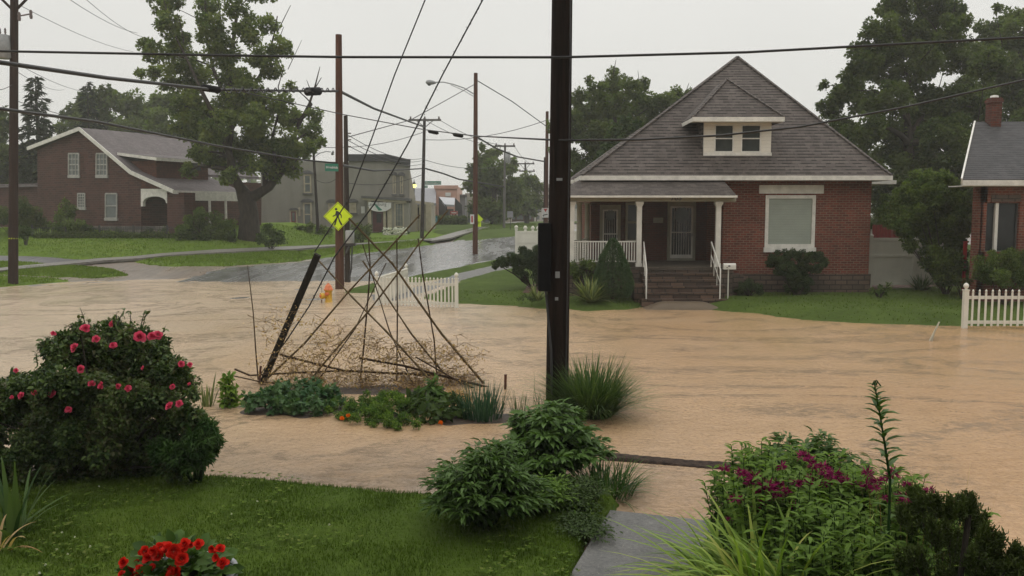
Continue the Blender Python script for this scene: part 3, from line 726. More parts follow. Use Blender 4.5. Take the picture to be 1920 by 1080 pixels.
# right front section with the opening for the big window
wx0,wz1=XZ(1436,366,31); wx1,wz0=XZ(1527,467,31)
mb.box((XM,31,.9),(wx0,31.3,ZT)).box((wx1,31,.9),(XR,31.3,ZT)).box((wx0,31,.9),(wx1,31.3,wz0)).box((wx0,31,wz1),(wx1,31.3,ZT))
mb.box((XR-.3,31.3,.9),(XR,41,ZT)).box((XM,31.3,FLZ),(XM+.3,YB,ZT))
mb.box((XL,40.7,.9),(XR-.3,41,ZT)).box((XL,YB+.3,.9),(XL+.3,40.7,ZT))
mb.build('wall',M['brick'],house)
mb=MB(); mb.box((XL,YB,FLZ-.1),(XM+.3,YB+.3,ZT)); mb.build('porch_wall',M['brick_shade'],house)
mb=MB(); mb.box((XM-.02,30.94,-.1),(XR+.06,31.3,.9)).box((XR-.24,31.3,-.1),(XR+.06,41.06,.9)).box((XL,40.7,-.1),(XR,41.06,.9)); mb.build('foundation',M['stone'],house)
# main roof
ex0=at(1090,333,30.3).x; ex1=at(1672,331,30.3).x; ez=at(1383,329,30.3).z; ez0=at(1383,338,30.3).z; ey0,ey1=30.3,41.5
ap=at(1383,107,35.8)
mb=MB()
c=[(ex0,ey0,ez),(ex1,ey0,ez),(ex1,ey1,ez),(ex0,ey1,ez)]
b=[(x,y,ez-.05) for x,y,z in c]
mb.add(c+b+[tuple(ap)],[(0,1,8),(1,2,8),(2,3,8),(3,0,8),(7,6,5,4),(0,4,5,1),(1,5,6,2),(2,6,7,3),(3,7,4,0)],0)
# rear-left wing: lower hip further left
hx0=at(1068,337,33.5).x; hx1=ex0+4; hz=at(1068,337,33.5).z; hy0,hy1=33.2,42.0
rt=at(1200,240,36.6); rt2=Vector((max(hx1,rt.x+1.5),36.6,rt.z))
mb.add([(hx0,hy0,hz),(hx1,hy0,hz),(hx1,hy1,hz),(hx0,hy1,hz),tuple(rt),tuple(rt2)],[(0,1,5,4),(3,0,4),(2,3,4,5),(0,3,2,1),(1,2,5)],0)
roof=mb.build('roof',M['shingle'],house)
# ridge caps
mb=MB()
for x,y in ((ex0,ey0),(ex1,ey0)): mb.bar((x,y,ez+.01),Vector(ap)+Vector((0,0,.02)),.16,.05)
mb.build('ridge_cap',M['shingle'],roof)
mb=MB(); mb.box((ex0,ey0-.03,ez0),(ex1,ey0,ez-.005)).box((ex1,ey0-.03,ez0),(ex1+.03,ey1,ez-.005)).box((ex0-.03,ey0-.03,ez0),(ex0,ey1,ez-.005))
a=at(1582,345,32.2); b2=at(1681,338,32.2)
mb.box((XR+.05,32.2,a.z),(b2.x,36,b2.z))
mb.box((hx0-.03,hy0-.03,hz-.16),(ex0-.04,hy0,hz-.01)).box((hx0-.03,hy0,hz-.16),(hx0,hy1,hz-.01))
mb.build('fascia',M['white_trim'],house)
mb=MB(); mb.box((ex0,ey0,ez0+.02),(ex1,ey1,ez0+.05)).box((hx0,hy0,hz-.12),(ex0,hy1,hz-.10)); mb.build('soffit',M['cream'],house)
# dormer
dY=31.15; dx0=at(1320,260,dY).x; dx1=at(1446,260,dY).x; dz0=at(1383,291,dY).z; dz1=at(1383,226,dY).z
dor=MB()
g=[(at(1340,233,dY),at(1376,286,dY)),(at(1390,233,dY),at(1427,286,dY))]
xs=[dx0,g[0][0].x,g[0][1].x,g[1][0].x,g[1][1].x,dx1]; zt=g[0][0].z; zb=g[0][1].z
for i in (0,2,4): dor.box((xs[i],dY,zb),(xs[i+1],dY+.12,zt))
dor.box((dx0,dY,zt),(dx1,dY+.12,dz1)).box((dx0,dY,dz0),(dx1,dY+.12,zb))
sd=MB(); sd.box((dx0+.004,dY+.12,dz0),(dx0+.1,dY+2.2,dz1)); sd2=MB(); sd2.box((dx1-.1,dY+.12,dz0),(dx1-.004,dY+2.2,dz1))
dormer=dor.build('dormer',M['siding_white'],house); sd.build('dormer_cheek',M['shingle'],house); sd2.build('dormer_cheek',M['shingle'],house)
mb=MB(); mb.box((dx0-.02,dY-.05,dz0-.02),(dx1+.02,dY,dz0+.09)); mb.build('sill',M['white_trim'],dormer)
def sash(parent,x0,x1,z0,z1,Y,glass='glass',fr=.055,mid=True,name='window',fmat='white_trim',d=.08,bars=0,vb=0):
    f=MB(); f.box((x0,Y,z0),(x0+fr,Y+d,z1)).box((x1-fr,Y,z0),(x1,Y+d,z1)).box((x0+fr,Y,z0),(x1-fr,Y+d,z0+fr)).box((x0+fr,Y,z1-fr),(x1-fr,Y+d,z1))
    if mid: zm=(z0+z1)/2; f.box((x0+fr,Y+.01,zm-fr*.4),(x1-fr,Y+d,zm+fr*.4))
    for i in range(vb):
        x=x0+(x1-x0)*(i+1)/(vb+1); f.box((x-.012,Y+.02,z0+fr),(x+.012,Y+d-.01,z1-fr))
    for i in range(bars):
        z=z0+(z1-z0)*(i+1)/(bars+1); f.box((x0+fr,Y+.022,z-.012),(x1-fr,Y+d-.012,z+.012))
    o=f.build(name,M[fmat],parent)
    p=MB(); p.box((x0+fr*.5,Y+d*.55,z0+fr*.5),(x1-fr*.5,Y+d*.8,z1-fr*.5)); p.build('pane',M[glass],o)
    return o
for a,b in g: sash(house,a.x,b.x,zb,zt,dY+.01,'glass_mid',.05)
# dormer roof
e0=at(1299,219,30.6); e1=at(1470,219,30.6); zf=at(1383,228,30.6).z; da=Vector(((e0.x+e1.x)/2,32.35,at(1384,149,32.35).z)); zE=e0.z
mb=MB(); yb=32.9
mb.add([(e0.x,30.6,zE),(e1.x,30.6,zE),tuple(da),(e1.x,yb+.4,zE),(e0.x,yb+.4,zE),(da.x,35.0,da.z),(e0.x,30.6,zE-.03),(e1.x,30.6,zE-.03),(e1.x,yb+.4,zE-.03),(e0.x,yb+.4,zE-.03)],
  [(0,1,2),(1,3,5,2),(4,0,2,5),(9,8,7,6),(0,6,7,1),(1,7,8,3),(4,9,6,0)],0)
mb.build('dormer_roof',M['shingle'],house)
mb=MB()
for x in (e0.x,e1.x): mb.bar((x,30.6,zE+.015),da+Vector((0,0,.02)),.12,.04)
mb.build('dormer_ridge',M['shingle'],house)
mb=MB(); mb.box((e0.x-.02,30.57,zf),(e1.x+.02,30.6,zE-.005)).box((e0.x-.02,30.6,zf),(e0.x,yb,zE-.035)).box((e1.x,30.6,zf),(e1.x+.02,yb,zE-.035)).box((e0.x,30.6,zf+.02),(e1.x,31.15,zf+.04)); mb.build('dormer_fascia',M['white_trim'],house)
# big window
fx0,fz1=XZ(1436,366,30.97); fx1,fz0=XZ(1527,464,30.97)
w=sash(house,fx0,fx1,fz0,fz1,30.96,'shade_green',.12,False)
mb=MB(); mb.box((fx0-.04,30.9,fz0-.17),(fx1+.04,31.0,fz0)); mb.build('sill',M['white_trim'],w)
mb=MB(); hx,hz1=XZ(1424,347,30.95); hx2,hz0=XZ(1544,363,30.95); mb.box((hx,30.93,hz0),(hx2,31.0,hz1)); mb.build('lintel',M['white_trim'],w)
# porch floor, stone base, steps
PX0=at(1062,498,29.7).x; PX1=XM+.0
fl=MB(); fl.box((PX0,29.5,FLZ-.10),(PX1+.05,YB,FLZ)); fl.build('porch_floor',M['floor_stone'],house)
SX0=at(1204,520,29.2).x; SX1=at(1340,520,29.2).x
mb=MB(); mb.box((PX0+.05,29.55,-.1),(PX1+.02,30.9,FLZ-.10)).box((PX0+.05,30.9,-.1),(PX0+.35,YB,FLZ-.1))
mb.box((PX1+.02,29.9,-.1),(PX1+.5,30.93,.95)); mb.build('porch_base',M['stone'],house)
mb=MB(); n=5; rise=(FLZ-LZ)/(n+0.0)
for i in range(n):
    z=FLZ-rise*(i+1); yf=29.5-.26*(i+1); ex=.0 if i<n-1 else .16
    if z<LZ+.02: z=LZ+.02
    mb.box((SX0-ex,yf,-.1),(SX1+ex,yf+.26 if i else 29.55,z-.05)); mb.box((SX0-ex-.02,yf-.025,z-.05),(SX1+ex+.02,yf+.26,z))
mb.box((SX0-.30,28.9,-.1),(SX0-.0,29.55,.72)).box((SX1+.0,28.9,-.1),(SX1+.30,29.55,.66))
mb.build('steps',M['stone_step'],house)
# porch roof
pz0=at(1200,366,29.3).z; pz1=at(1200,340,30.35).z; px0=at(1046,366,29.3).x; px1=at(1381,363,29.3).x; pxi=at(1357,338,30.35).x
mb=MB(); mb.add([(px0,29.3,pz0),(px1,29.3,pz0),(pxi,30.6,pz1+.1),(px0+.9,30.6,pz1+.1),(px1,30.9,pz0),(px0,YB+.5,pz0),(px0+.9,YB+.5,pz1+.1),(px0,29.3,pz0-.03),(px1,29.3,pz0-.03),(px1,30.9,pz0-.03),(px0,YB+.5,pz0-.03)],
   [(0,1,2,3),(1,4,2),(5,0,3,6),(0,7,8,1),(1,8,9,4),(5,10,7,0)],0); mb.build('porch_roof',M['shingle'],house)
mb=MB(); mb.box((px0,29.27,pz0-.08),(px1,29.3,pz0-.01)).box((px1,29.27,pz0-.08),(px1+.03,30.9,pz0-.01)).box((px0-.03,29.27,pz0-.08),(px0,YB+.4,pz0-.01)); mb.build('porch_fascia',M['white_trim'],house)
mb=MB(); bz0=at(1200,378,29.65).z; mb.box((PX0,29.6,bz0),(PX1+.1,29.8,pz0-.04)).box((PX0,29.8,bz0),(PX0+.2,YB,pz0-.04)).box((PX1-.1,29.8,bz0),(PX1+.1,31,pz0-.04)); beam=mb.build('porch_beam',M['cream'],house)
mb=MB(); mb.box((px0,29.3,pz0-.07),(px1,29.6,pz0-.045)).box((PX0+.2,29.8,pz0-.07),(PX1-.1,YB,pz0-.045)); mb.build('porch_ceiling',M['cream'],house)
text('703',.26,at(1268,371.5,29.59),(PI/2,0,0),M['dark_trim'],house,'house_number',.008,bold=.006)
def column(px,Y,parent=house,w=.17):
    x=at(px,440,Y).x; m=MB()
    m.box((x-w/2,Y-w/2,FLZ),(x+w/2,Y+w/2,bz0-.16)); m.box((x-w/2-.02,Y-w/2-.02,bz0-.16),(x+w/2+.02,Y+w/2+.02,bz0-.10)); m.box((x-w/2-.05,Y-w/2-.05,bz0-.10),(x+w/2+.05,Y+w/2+.05,bz0-.002))
    m.box((x-w/2-.02,Y-w/2-.02,FLZ),(x+w/2+.02,Y+w/2+.02,FLZ+.12)); return m.build('column',M['white_paint'],parent,bevel=.008)
column(1198,29.7); column(1346,29.7); column(1072,29.7)
def rcol(px,Y):
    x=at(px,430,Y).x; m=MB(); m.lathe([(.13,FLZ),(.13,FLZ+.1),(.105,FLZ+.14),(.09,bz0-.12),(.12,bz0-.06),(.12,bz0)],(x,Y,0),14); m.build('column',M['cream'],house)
rcol(1086,31.3); rcol(1101,33.0)
# doors and window behind the porch
def doorway(px0,px1,py0,wreath,bars):
    x0,zt=XZ(px0,py0,YB-.02); x1,_=XZ(px1,py0,YB-.02); fr=.11; m=MB()
    m.box((x0,YB-.06,FLZ),(x0+fr,YB,zt)).box((x1-fr,YB-.06,FLZ),(x1,YB,zt)).box((x0+fr,YB-.06,zt-fr*1.6),(x1-fr,YB,zt)).box((x0+fr,YB-.08,FLZ),(x1-fr,YB,FLZ+.08))
    o=m.build('door_frame',M['cream'],house)
    a=x0+fr;b=x1-fr;z0=FLZ+.09;z1=zt-fr*1.6-.01; s=.06; m=MB(); y=YB-.045
    zm=(z0+z1)/2
    m.box((a,y,z0),(a+s,y+.03,z1)).box((b-s,y,z0),(b,y+.03,z1)).box((a+s,y,z0),(b-s,y+.03,z0+.14)).box((a+s,y,z1-s),(b-s,y+.03,z1)).box((a+s,y,zm-.02),(b-s,y+.03,zm+.02))
    for i in range(bars):
        x=a+s+(b-a-2*s)*(i+1)/(bars+1); m.box((x-.008,y+.008,z0+.14),(x+.008,y+.022,zm-.02)).box((x-.006,y+.008,zm+.02),(x+.006,y+.022,z1-s))
    st=m.build('storm_door',M['white_paint'],house)
    m=MB(); m.tube([(b-s/2,y-.04,zm-.15),(b-s/2,y-.04,zm-.03)],.012,6); m.build('handle',M['dark_metal'],st)
    m=MB(); m.box((a+.01,YB-.012,z0),(b-.01,YB-.004,z1)); m.build('door',M['glass'],house)
    if wreath:
        x=(a+b)/2; zc=at(1279,404,YB).z; w=(b-a)*.34; m=MB()
        m.prism([(x+w*math.cos(t)*(1 if k%2 else .84),YB-.055,zc+w*1.15*math.sin(t)*(1 if k%2 else .84)) for k,t in enumerate([2*PI*i/16 for i in range(16)])],(0,.01,0)); m.build('door_glass_oval',M['glass_grey'],st)
doorway(1252,1305,378,True,7); doorway(1125,1164,384,True,6)
x0,z1=XZ(1173,380,YB); x1,z0=XZ(1197,454,YB); sash(house,x0,x1,z0,z1,YB-.06,'glass_mid',.09,fmat='cream')
x0,z1=XZ(1225,408,YB); x1,z0=XZ(1243,418,YB); m=MB(); m.box((x0,YB-.03,z0),(x1,YB-.002,z1)); m.build('address_plaque',M['cream'],house)
# railings
def rail(p,q,n,zt,zb,lattice=False,name='railing'):
    m=MB(); p=Vector(p);q=Vector(q); m.bar((p.x,p.y,zt),(q.x,q.y,zt),.05,.045); m.bar((p.x,p.y,zb),(q.x,q.y,zb),.05,.045)
    for i in range(n):
        t=(i+.5)/n; a=p.lerp(q,t); m.bar((a.x,a.y,zb),(a.x,a.y,zt),.035,.02,up=(0,1,0))
    if lattice:
        for k in range(7): z=zb+(zt-zb)*(k+1)/8; m.bar((p.x,p.y,z),(q.x,q.y,z),.02,.03)
    return m.build(name,M['white_paint'],house)
cz=at(1150,453,29.7).z; c0=at(1150,490,29.7).z
rail((PX0+.08,29.7,0),(at(1192,450,29.7).x,29.7,0),26,cz,c0)
rail((PX0+.05,29.8,0),(at(1104,450,33.3).x,33.3,0),14,cz,c0,True)
for px,dx in ((1207,-.07),(1334,.05)):
    t=at(px,454,29.45); b=at(px-(8 if px<1300 else -4),502,28.55); m=MB()
    zt=t.z; p0=Vector((t.x,29.45,zt)); p1=Vector((t.x+dx,28.3,LZ+1.0))
    m.tube([(t.x,29.45,FLZ),p0,p1,(t.x+dx,28.3,LZ)],.024,8); m.tube([p0-Vector((0,0,.45)),p1-Vector((0,0,.45))],.014,6)
    for k in (.33,.66):
        a=p0.lerp(p1,k); m.tube([a,a-Vector((0,0,.86))],.012,6)
    m.build('handrail',M['white_paint'],house)
# ---- mailbox
mz=at(1366,498,28.6); x=mz.x; root=empty('mailbox',(x,28.6,LZ),'white curved-top mailbox on a thin post beside the stone steps','mailbox')
m=MB(); prof=[(-.085,0),(.085,0),(.085,.12)]+[(.085*math.cos(t),.12+.085*math.sin(t)) for t in [PI*i/8 for i in range(1,8)]]+[(-.085,.12)]
x0=at(1356,500,28.6).x;x1=at(1379,500,28.6).x; zb=at(1366,505,28.6).z
m.prism([(x0,28.6+a,zb+b) for a,b in prof],(x1-x0,0,0)); m.build('box',M['white_paint'],root,bevel=.006)
m=MB(); m.tube([(x,28.6,LZ-.1),(x,28.6,zb)],.022,8); m.build('post',M['white_paint'],root)
m=MB(); m.box((x-.03,28.505,zb+.09),(x+.04,28.513,zb+.14)).box((x-.09,28.5,zb+.05),(x-.05,28.513,zb+.08)); m.build('emblem',M['dark_trim'],root)
# ---- white vinyl privacy fence on the right, red fence behind
def privacy(name,label,P,Q,zb,zt,nb,posts,parent=None,capr=.08):
    P=Vector(P);Q=Vector(Q); r=empty(name,(P.x,P.y,zb),label,'fence'); m=MB(); d=(Q-P)
    for i in range(nb):
        a=P+d*(i/nb);b=P+d*((i+1)/nb)
        m.bar((a.x,a.y,(zb+zt)/2),(b.x,b.y,(zb+zt)/2),.04,zt-zb-.1)
    m.build('panel',M['vinyl'],r)
    m=MB(); h=zt-zb
    for z in (zb+.06,zb+h*.62,zt-.06): m.bar((P.x,P.y,z),(Q.x,Q.y,z),.07,.12 if z>zt-.1 else .09)
    m.build('rail',M['vinyl'],r)
    for t in posts:
        a=P+d*t; m=MB(); m.box((a.x-.07,a.y-.07,zb-.1),(a.x+.07,a.y+.07,zt+.08)); m.lathe([(.1,0),(.1,.03),(.05,.05),(capr,.10),(capr*1.05,.15),(capr*.7,.21),(.02,.25)],(a.x,a.y,zt+.08),12); m.build('post',M['vinyl'],r)
    return r
p=at(1633,446,32.6); q=at(1765,446,32.6)
privacy('vinyl_fence','white vinyl privacy fence joining the brick house to the bush on its right',(p.x,32.6,0),(q.x,32.6,0),.35,p.z,2,(.0,.63,1.0),capr=.03)
p=at(1636,421,36.5); q=at(1740,421,36.5); r=empty('wooden_fence',(p.x,36.5,.2),'dark red board fence showing above the white vinyl fence','fence'); m=MB()
n=14
for i in range(n):
    x0=p.x+(q.x-p.x)*i/n; m.box((x0+.01,36.5,.2),(x0+(q.x-p.x)/n-.01,36.53,p.z+random.uniform(-.02,.02)))
m.build('boards',M['red_boards'],r)
for z in (.6,1.9): m=MB(); m.box((p.x,36.535,z),(q.x,36.6,z+.1)); m.build('rail',M['red_boards'],r)
x=at(1808,500,29.5).x; m=MB(); m.box((x-.05,29.45,.1),(x+.05,29.55,2.1)); m.box((x-.06,29.44,2.1),(x+.06,29.56,2.14)); tag(m.build('red_post',M['red_paint'],bevel=.01),'bright red post standing in the shrubs left of the right-hand house','post')
# ------------------------------------------------------------------ right neighbour
YN=27.6; nb=empty('brick_bungalow',(at(1850,500,YN).x,YN,.24),'brick bungalow at the right frame edge with grey gable roof and dark bay window','house')
xa,_=XZ(1823,400,YN+.75); xb,_=XZ(1850,400,YN); xc=xb+2.6; xd=xc+.55; zt=at(1850,340,YN).z
ox0,oz1=XZ(1862-16,380,YN); ox1,oz0=XZ(1908,472,YN)
m=MB(); 
m.prism([(xa,YN+.75,.1),(xb,YN,.1),(xb,YN,zt),(xa,YN+.75,zt)],(.1,.2,0))
m.box((xb,YN,.1),(ox0,YN+.25,zt)).box((ox1,YN,.1),(xc,YN+.25,zt)).box((ox0,YN,.1),(ox1,YN+.25,oz0)).box((ox0,YN,oz1),(ox1,YN+.25,zt))
m.box((xc,YN,.1),(24,YN+.25,zt)); sx_=(at(1829,228,YN+3.6).x-at(1797,337,YN-.3).x)/3.9; m.prism([(xa,YN+.76,.1),(xa+sx_*6.7,YN+7.5,.1),(xa+sx_*6.7,YN+7.5,zt),(xa,YN+.76,zt)],(.3,0,0)); m.box((xa+sx_*6.7+.3,YN+7.25,.1),(24,YN+7.5,zt))
m.build('wall',M['brick'],nb)
w=sash(nb,ox0,ox1,oz0,oz1,YN+.1,'glass',.03,False,fmat='dark_trim'); x=at(1868,420,YN+.05).x; m=MB(); m.box((x-.05,YN+.04,oz0),(x+.05,YN+.16,oz1)); m.build('mullion',M['white_paint'],w)
m=MB(); a=at(1859,365,YN); b=at(1913,378,YN); m.box((a.x,YN-.03,b.z),(b.x,YN+.02,a.z)); m.build('lintel',M['stone'],w)
rz0=at(1850,336,YN-.35).z; rl=at(1829,228,YN+3.6); re=at(1797,337,YN-.3)
lx=re.x+.1; ly=YN-.35; ry=YN+3.6; by=YN+8
m=MB(); R=Vector((rl.x,ry,rl.z)); E=Vector((lx,ly,rz0)); bx_=2*R.x-lx; B=Vector((bx_,by,rz0))
e2=Vector((24.5,ly,rz0)); r2=Vector((24.5,ry,rl.z)); b3=Vector((24.5,by,rz0)); t=Vector((0,0,-.08))
m.add([E,e2,r2,R,B,b3,E+t,e2+t,r2+t,R+t,B+t,b3+t],[(0,1,2,3),(3,2,5,4),(7,6,9,8),(8,9,10,11),(0,6,7,1),(3,9,6,0),(4,10,9,3),(5,11,10,4),(1,7,8,2),(2,8,11,5)],0)
roof2=m.build('roof',M['shingle_dark'],nb)
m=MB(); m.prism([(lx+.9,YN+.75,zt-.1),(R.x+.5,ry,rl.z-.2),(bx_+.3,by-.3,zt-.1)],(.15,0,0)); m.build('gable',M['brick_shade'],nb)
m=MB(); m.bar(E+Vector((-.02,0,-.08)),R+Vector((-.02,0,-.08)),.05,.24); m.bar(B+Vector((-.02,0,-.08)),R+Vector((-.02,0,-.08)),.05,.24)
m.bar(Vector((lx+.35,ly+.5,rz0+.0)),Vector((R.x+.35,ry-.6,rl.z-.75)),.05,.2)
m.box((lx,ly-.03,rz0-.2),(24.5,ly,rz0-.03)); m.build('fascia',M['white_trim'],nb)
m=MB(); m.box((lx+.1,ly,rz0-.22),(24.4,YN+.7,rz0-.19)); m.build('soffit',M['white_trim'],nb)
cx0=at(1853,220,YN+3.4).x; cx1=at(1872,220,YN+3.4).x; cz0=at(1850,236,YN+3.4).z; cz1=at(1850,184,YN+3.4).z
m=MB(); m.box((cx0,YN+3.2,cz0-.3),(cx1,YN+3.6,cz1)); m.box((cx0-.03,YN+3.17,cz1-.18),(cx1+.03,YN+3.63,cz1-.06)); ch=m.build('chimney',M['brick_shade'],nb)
m=MB(); m.lathe([(.14,0),(.13,.08),(.05,.1)],((cx0+cx1)/2,YN+3.4,cz1),12); m.build('chimney_cap',M['white_trim'],ch)
# ------------------------------------------------------------------ gabled brick house far left
A=math.radians(30); ud=Vector((math.cos(A),-math.sin(A),0)); vd=Vector((math.sin(A),math.cos(A),0)); P0=at(157,240,62); P0=Vector((P0.x,62,0)); 
gh=empty('gabled_house',(P0.x+2,61,1.3),'dark red brick gabled house with arched porch and shed dormer on far left lawn','house')
def hp(px,py,off=0): return hit(px,py,P0+vd*off,vd)
def flat(off,pts): return [hp(*p,off) for p in pts]
base=PG(200,443,0); zb=.9
def gpt(px,py,off=0): q=hp(px,py,off); return q
def dn(p,z=zb): return Vector((p.x,p.y,z))
apx=gpt(157,243); el=gpt(64,279); k1=gpt(253,324); kc=gpt(264,334)
L0=gpt(70,300)
m=MB(); wl=[dn(gpt(70,430)),dn(gpt(264,430)),Vector((*kc.xy,kc.z)),k1,apx,gpt(70,281)]
m.prism(wl,vd*.3); 
# side wall right under the roof and far walls
D=11.0
c1=dn(gpt(264,430)); m.prism([c1+vd*.3,c1+vd*D,kc+vd*D,kc+vd*.3],-ud*.3)
c0=dn(gpt(70,430)); m.prism([c0+vd*.3,c0+vd*D,gpt(70,281)+vd*D,gpt(70,281)+vd*.3],ud*.3)
m.build('wall',M['brick_far'],gh)
# roof slopes
DE=5.4
def slope(m,a,b,L=None,th=.18,e=.35): 
    L=L or D; a=a-vd*e;b=b-vd*e; m.prism([a,b,b+vd*(L+2*e),a+vd*(L+2*e)],Vector((0,0,-th)))
up=Vector((0,0,.12))
Ra=gpt(157,240)+up*0; Rl=gpt(60,277); Rk=gpt(253,321); Re=gpt(334,357)
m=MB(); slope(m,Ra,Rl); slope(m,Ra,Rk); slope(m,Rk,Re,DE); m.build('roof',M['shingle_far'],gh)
m=MB()
for a,b in ((Ra,Rl),(Ra,Rk),(Rk,Re)): m.bar(a-vd*.37-Vector((0,0,.09)),b-vd*.37-Vector((0,0,.09)),.06,.26)
m.bar(Re+vd*-.35+Vector((0,0,-.12)),Re+vd*(DE+.3)+Vector((0,0,-.12)),.06,.24); m.build('fascia',M['white_trim'],gh)
# porch: gable infill, arch, pillar, side posts
m=MB(); m.prism([gpt(264,335),gpt(264,353),gpt(328,356.5),gpt(320,352)],vd*.2); m.build('gable_infill',M['shingle_wall'],gh)
def arch(x0,x1,yt,yb,xo0,xo1,yo,off):
    pts=[(x0,yt),(x0,yb),(xo0,yb)]; 
    for i in range(0,9):
        t=PI-PI*i/8; pts.append(((xo0+xo1)/2+(xo1-xo0)/2*math.cos(t),yb-8-(yb-8-yo)*math.sin(t)))
    pts+=[(xo1,yb-6),(x1,yb-6),(x1,yt)]; return flat(off,pts)
m=MB(); m.prism(arch(264,313,354,387,268,311,368,-.02),vd*.2); m.build('arch',M['white_trim'],gh)
m=MB(); m.prism([dn(gpt(313,430)),dn(gpt(345,430)),gpt(345,361),gpt(313,361)],vd*.9); m.build('pillar',M['brick_far'],gh)
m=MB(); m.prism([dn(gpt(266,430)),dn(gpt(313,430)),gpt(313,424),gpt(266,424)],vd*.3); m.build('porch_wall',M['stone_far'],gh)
pr=gpt(343,360); 
m=MB(); m.prism([pr+vd*.9,pr+vd*DE,pr+vd*DE-Vector((0,0,.55)),pr+vd*.9-Vector((0,0,.55))],-ud*.15); m.build('porch_beam',M['white_trim'],gh)
for k in (2.2,3.6,5.2):
    q=pr+vd*k-ud*.05; m=MB(); m.tube([dn(q,1.0),q-Vector((0,0,.5))],.09,8); m.build('column',M['white_trim'],gh)
m=MB(); m.prism([dn(c1+ud*.3+vd*.9),dn(pr+vd*.9),dn(pr+vd*DE),dn(c1+ud*.3+vd*DE)],Vector((0,0,.5))); m.build('porch_floor',M['dark_trim'],gh)
# shed dormer
s=(Rk-Ra); 
def rp(t,k): return Ra+s*t+vd*k
dz=Vector((0,0,1))
KA,KB=.6,5.0; a0=rp(.8,KA); a1=rp(.8,KB); f0=Rk+(Re-Rk)*.38+vd*KA; f1=Rk+(Re-Rk)*.38+vd*KB; H=6.75-f0.z
m=MB(); m.hexa([f0-ud*.2,f1-ud*.2,a1-ud*1.0,a0-ud*1.0,f0-ud*.2+dz*H,f1-ud*.2+dz*H,Vector((a1.x,a1.y,f1.z+H))-ud*1.0,Vector((a0.x,a0.y,f0.z+H))-ud*1.0]); dm=m.build('dormer',M['shingle_wall'],gh)
m=MB(); t0=f0+dz*(H+.02)+ud*.4-vd*.4; t1=f1+dz*(H+.02)+ud*.4+vd*.4; b0=rp(.62,KA-.4)+dz*.05; b1=rp(.62,KB+.4)+dz*.05
m.prism([t0,t1,b1,b0],dz*.12); m.build('dormer_roof',M['shingle_far'],gh)
m=MB(); m.bar(t0,t1,.06,.22); m.bar(t0,b0,.06,.2); m.build('dormer_fascia',M['white_trim'],gh)
for k in (3.6,):
    q=f0+vd*(k-KA)-ud*.17+dz*.7; m=MB(); m.prism([q,q+vd*.7,q+vd*.7+dz*1.0,q+dz*1.0],ud*.05); m.build('window',M['glass_mid'],dm)
def hwin(px0,py0,px1,py1,glass,vb=0,hb=0,fr=.09,mid=True):
    q=[gpt(px0,py1,-.06),gpt(px1,py1,-.06),gpt(px1,py0,-.06),gpt(px0,py0,-.06)]; m=MB()
    for i in range(4): m.bar(q[i],q[(i+1)%4],.1,fr,up=vd)
    if mid: m.bar((q[0]+q[3])/2,(q[1]+q[2])/2,.08,.07,up=vd)
    for i in range(vb): t=(i+1)/(vb+1); m.bar(q[0].lerp(q[1],t),q[3].lerp(q[2],t),.05,.035,up=vd)
    for i in range(hb): t=(i+1)/(hb+1); m.bar(q[0].lerp(q[3],t),q[1].lerp(q[2],t),.05,.035,up=vd)
    m.bar(q[0]-dz*.08-ud*.1,q[1]-dz*.08+ud*.1,.2,.1,up=vd)
    w=m.build('window',M['trim_dim'],gh); m=MB(); m.prism([c+vd*.02 for c in q],vd*.03); m.build('pane',M[glass],w)
hwin(129,288,148,329,'glass_grey',2,3); hwin(181,288,201,329,'glass_grey',2,3); hwin(146,363,159,389,'glass_grey',2,4,.07,False); hwin(198,363,219,409,'glass_grey',0,0,.07)
m=MB(); q=[gpt(-40,350,3),gpt(70,348,3),dn(gpt(70,430,3)),dn(gpt(-40,430,3))]; m.prism(q,vd*4); m.build('side_wing',M['brick_far'],gh)
m=MB(); q=[gpt(-44,346,2.6),gpt(74,344,2.6),gpt(74,350,2.6),gpt(-44,352,2.6)]; m.prism(q,vd*4.8); m.build('wing_roof',M['shingle_far'],gh)
m=MB(); m.prism([dn(gpt(70,430,-.1)),dn(gpt(264,430,-.1)),gpt(264,424,-.1),gpt(70,424,-.1)],vd*.1); m.build('foundation',M['stone_far'],gh)
# ------------------------------------------------------------------ grey stucco building with flared parapet
YG=80.0; zg=float(G(0,80))-.1
gb=empty('grey_building',(at(630,430,YG).x,YG,zg),'two-storey grey stucco building with dark flared parapet, red doors and shop front','building')
def gp(px,py,dy=0): return at(px,py,YG+dy)
def quadp(m,pts,dy,th): m.prism([gp(*p,dy) for p in pts],(0,th,0))
m=MB(); m.prism([(*gp(489,440).xy,zg),(*gp(767,440).xy,zg),gp(767,306),gp(730,300),gp(654,299),gp(654,304),gp(489,300)],(-1.8,14,0))
m.build('wall',M['stucco'],gb)
m=MB(); m.prism([gp(652,289,-.25),gp(652,302,-.25),gp(726,302,-.25),gp(767,311,-.25),gp(768,299,-.25),gp(726,289,-.25)],(0,.25,0)); m.prism([gp(767,311,-.25),gp(768,299,-.25),gp(768,299,-.25)+Vector((-1.7,14,0)),gp(767,311,-.25)+Vector((-1.8,14,0))],(.1,0,0)); m.build('parapet',M['slate_band'],gb)
m=MB(); m.prism([gp(767.5,312,-.02),gp(779,372,-.02),(*gp(779,436).xy,zg),(*gp(767.5,436).xy,zg)],(-1.5,10,0)); m.build('side_wall',M['tan_wall'],gb)
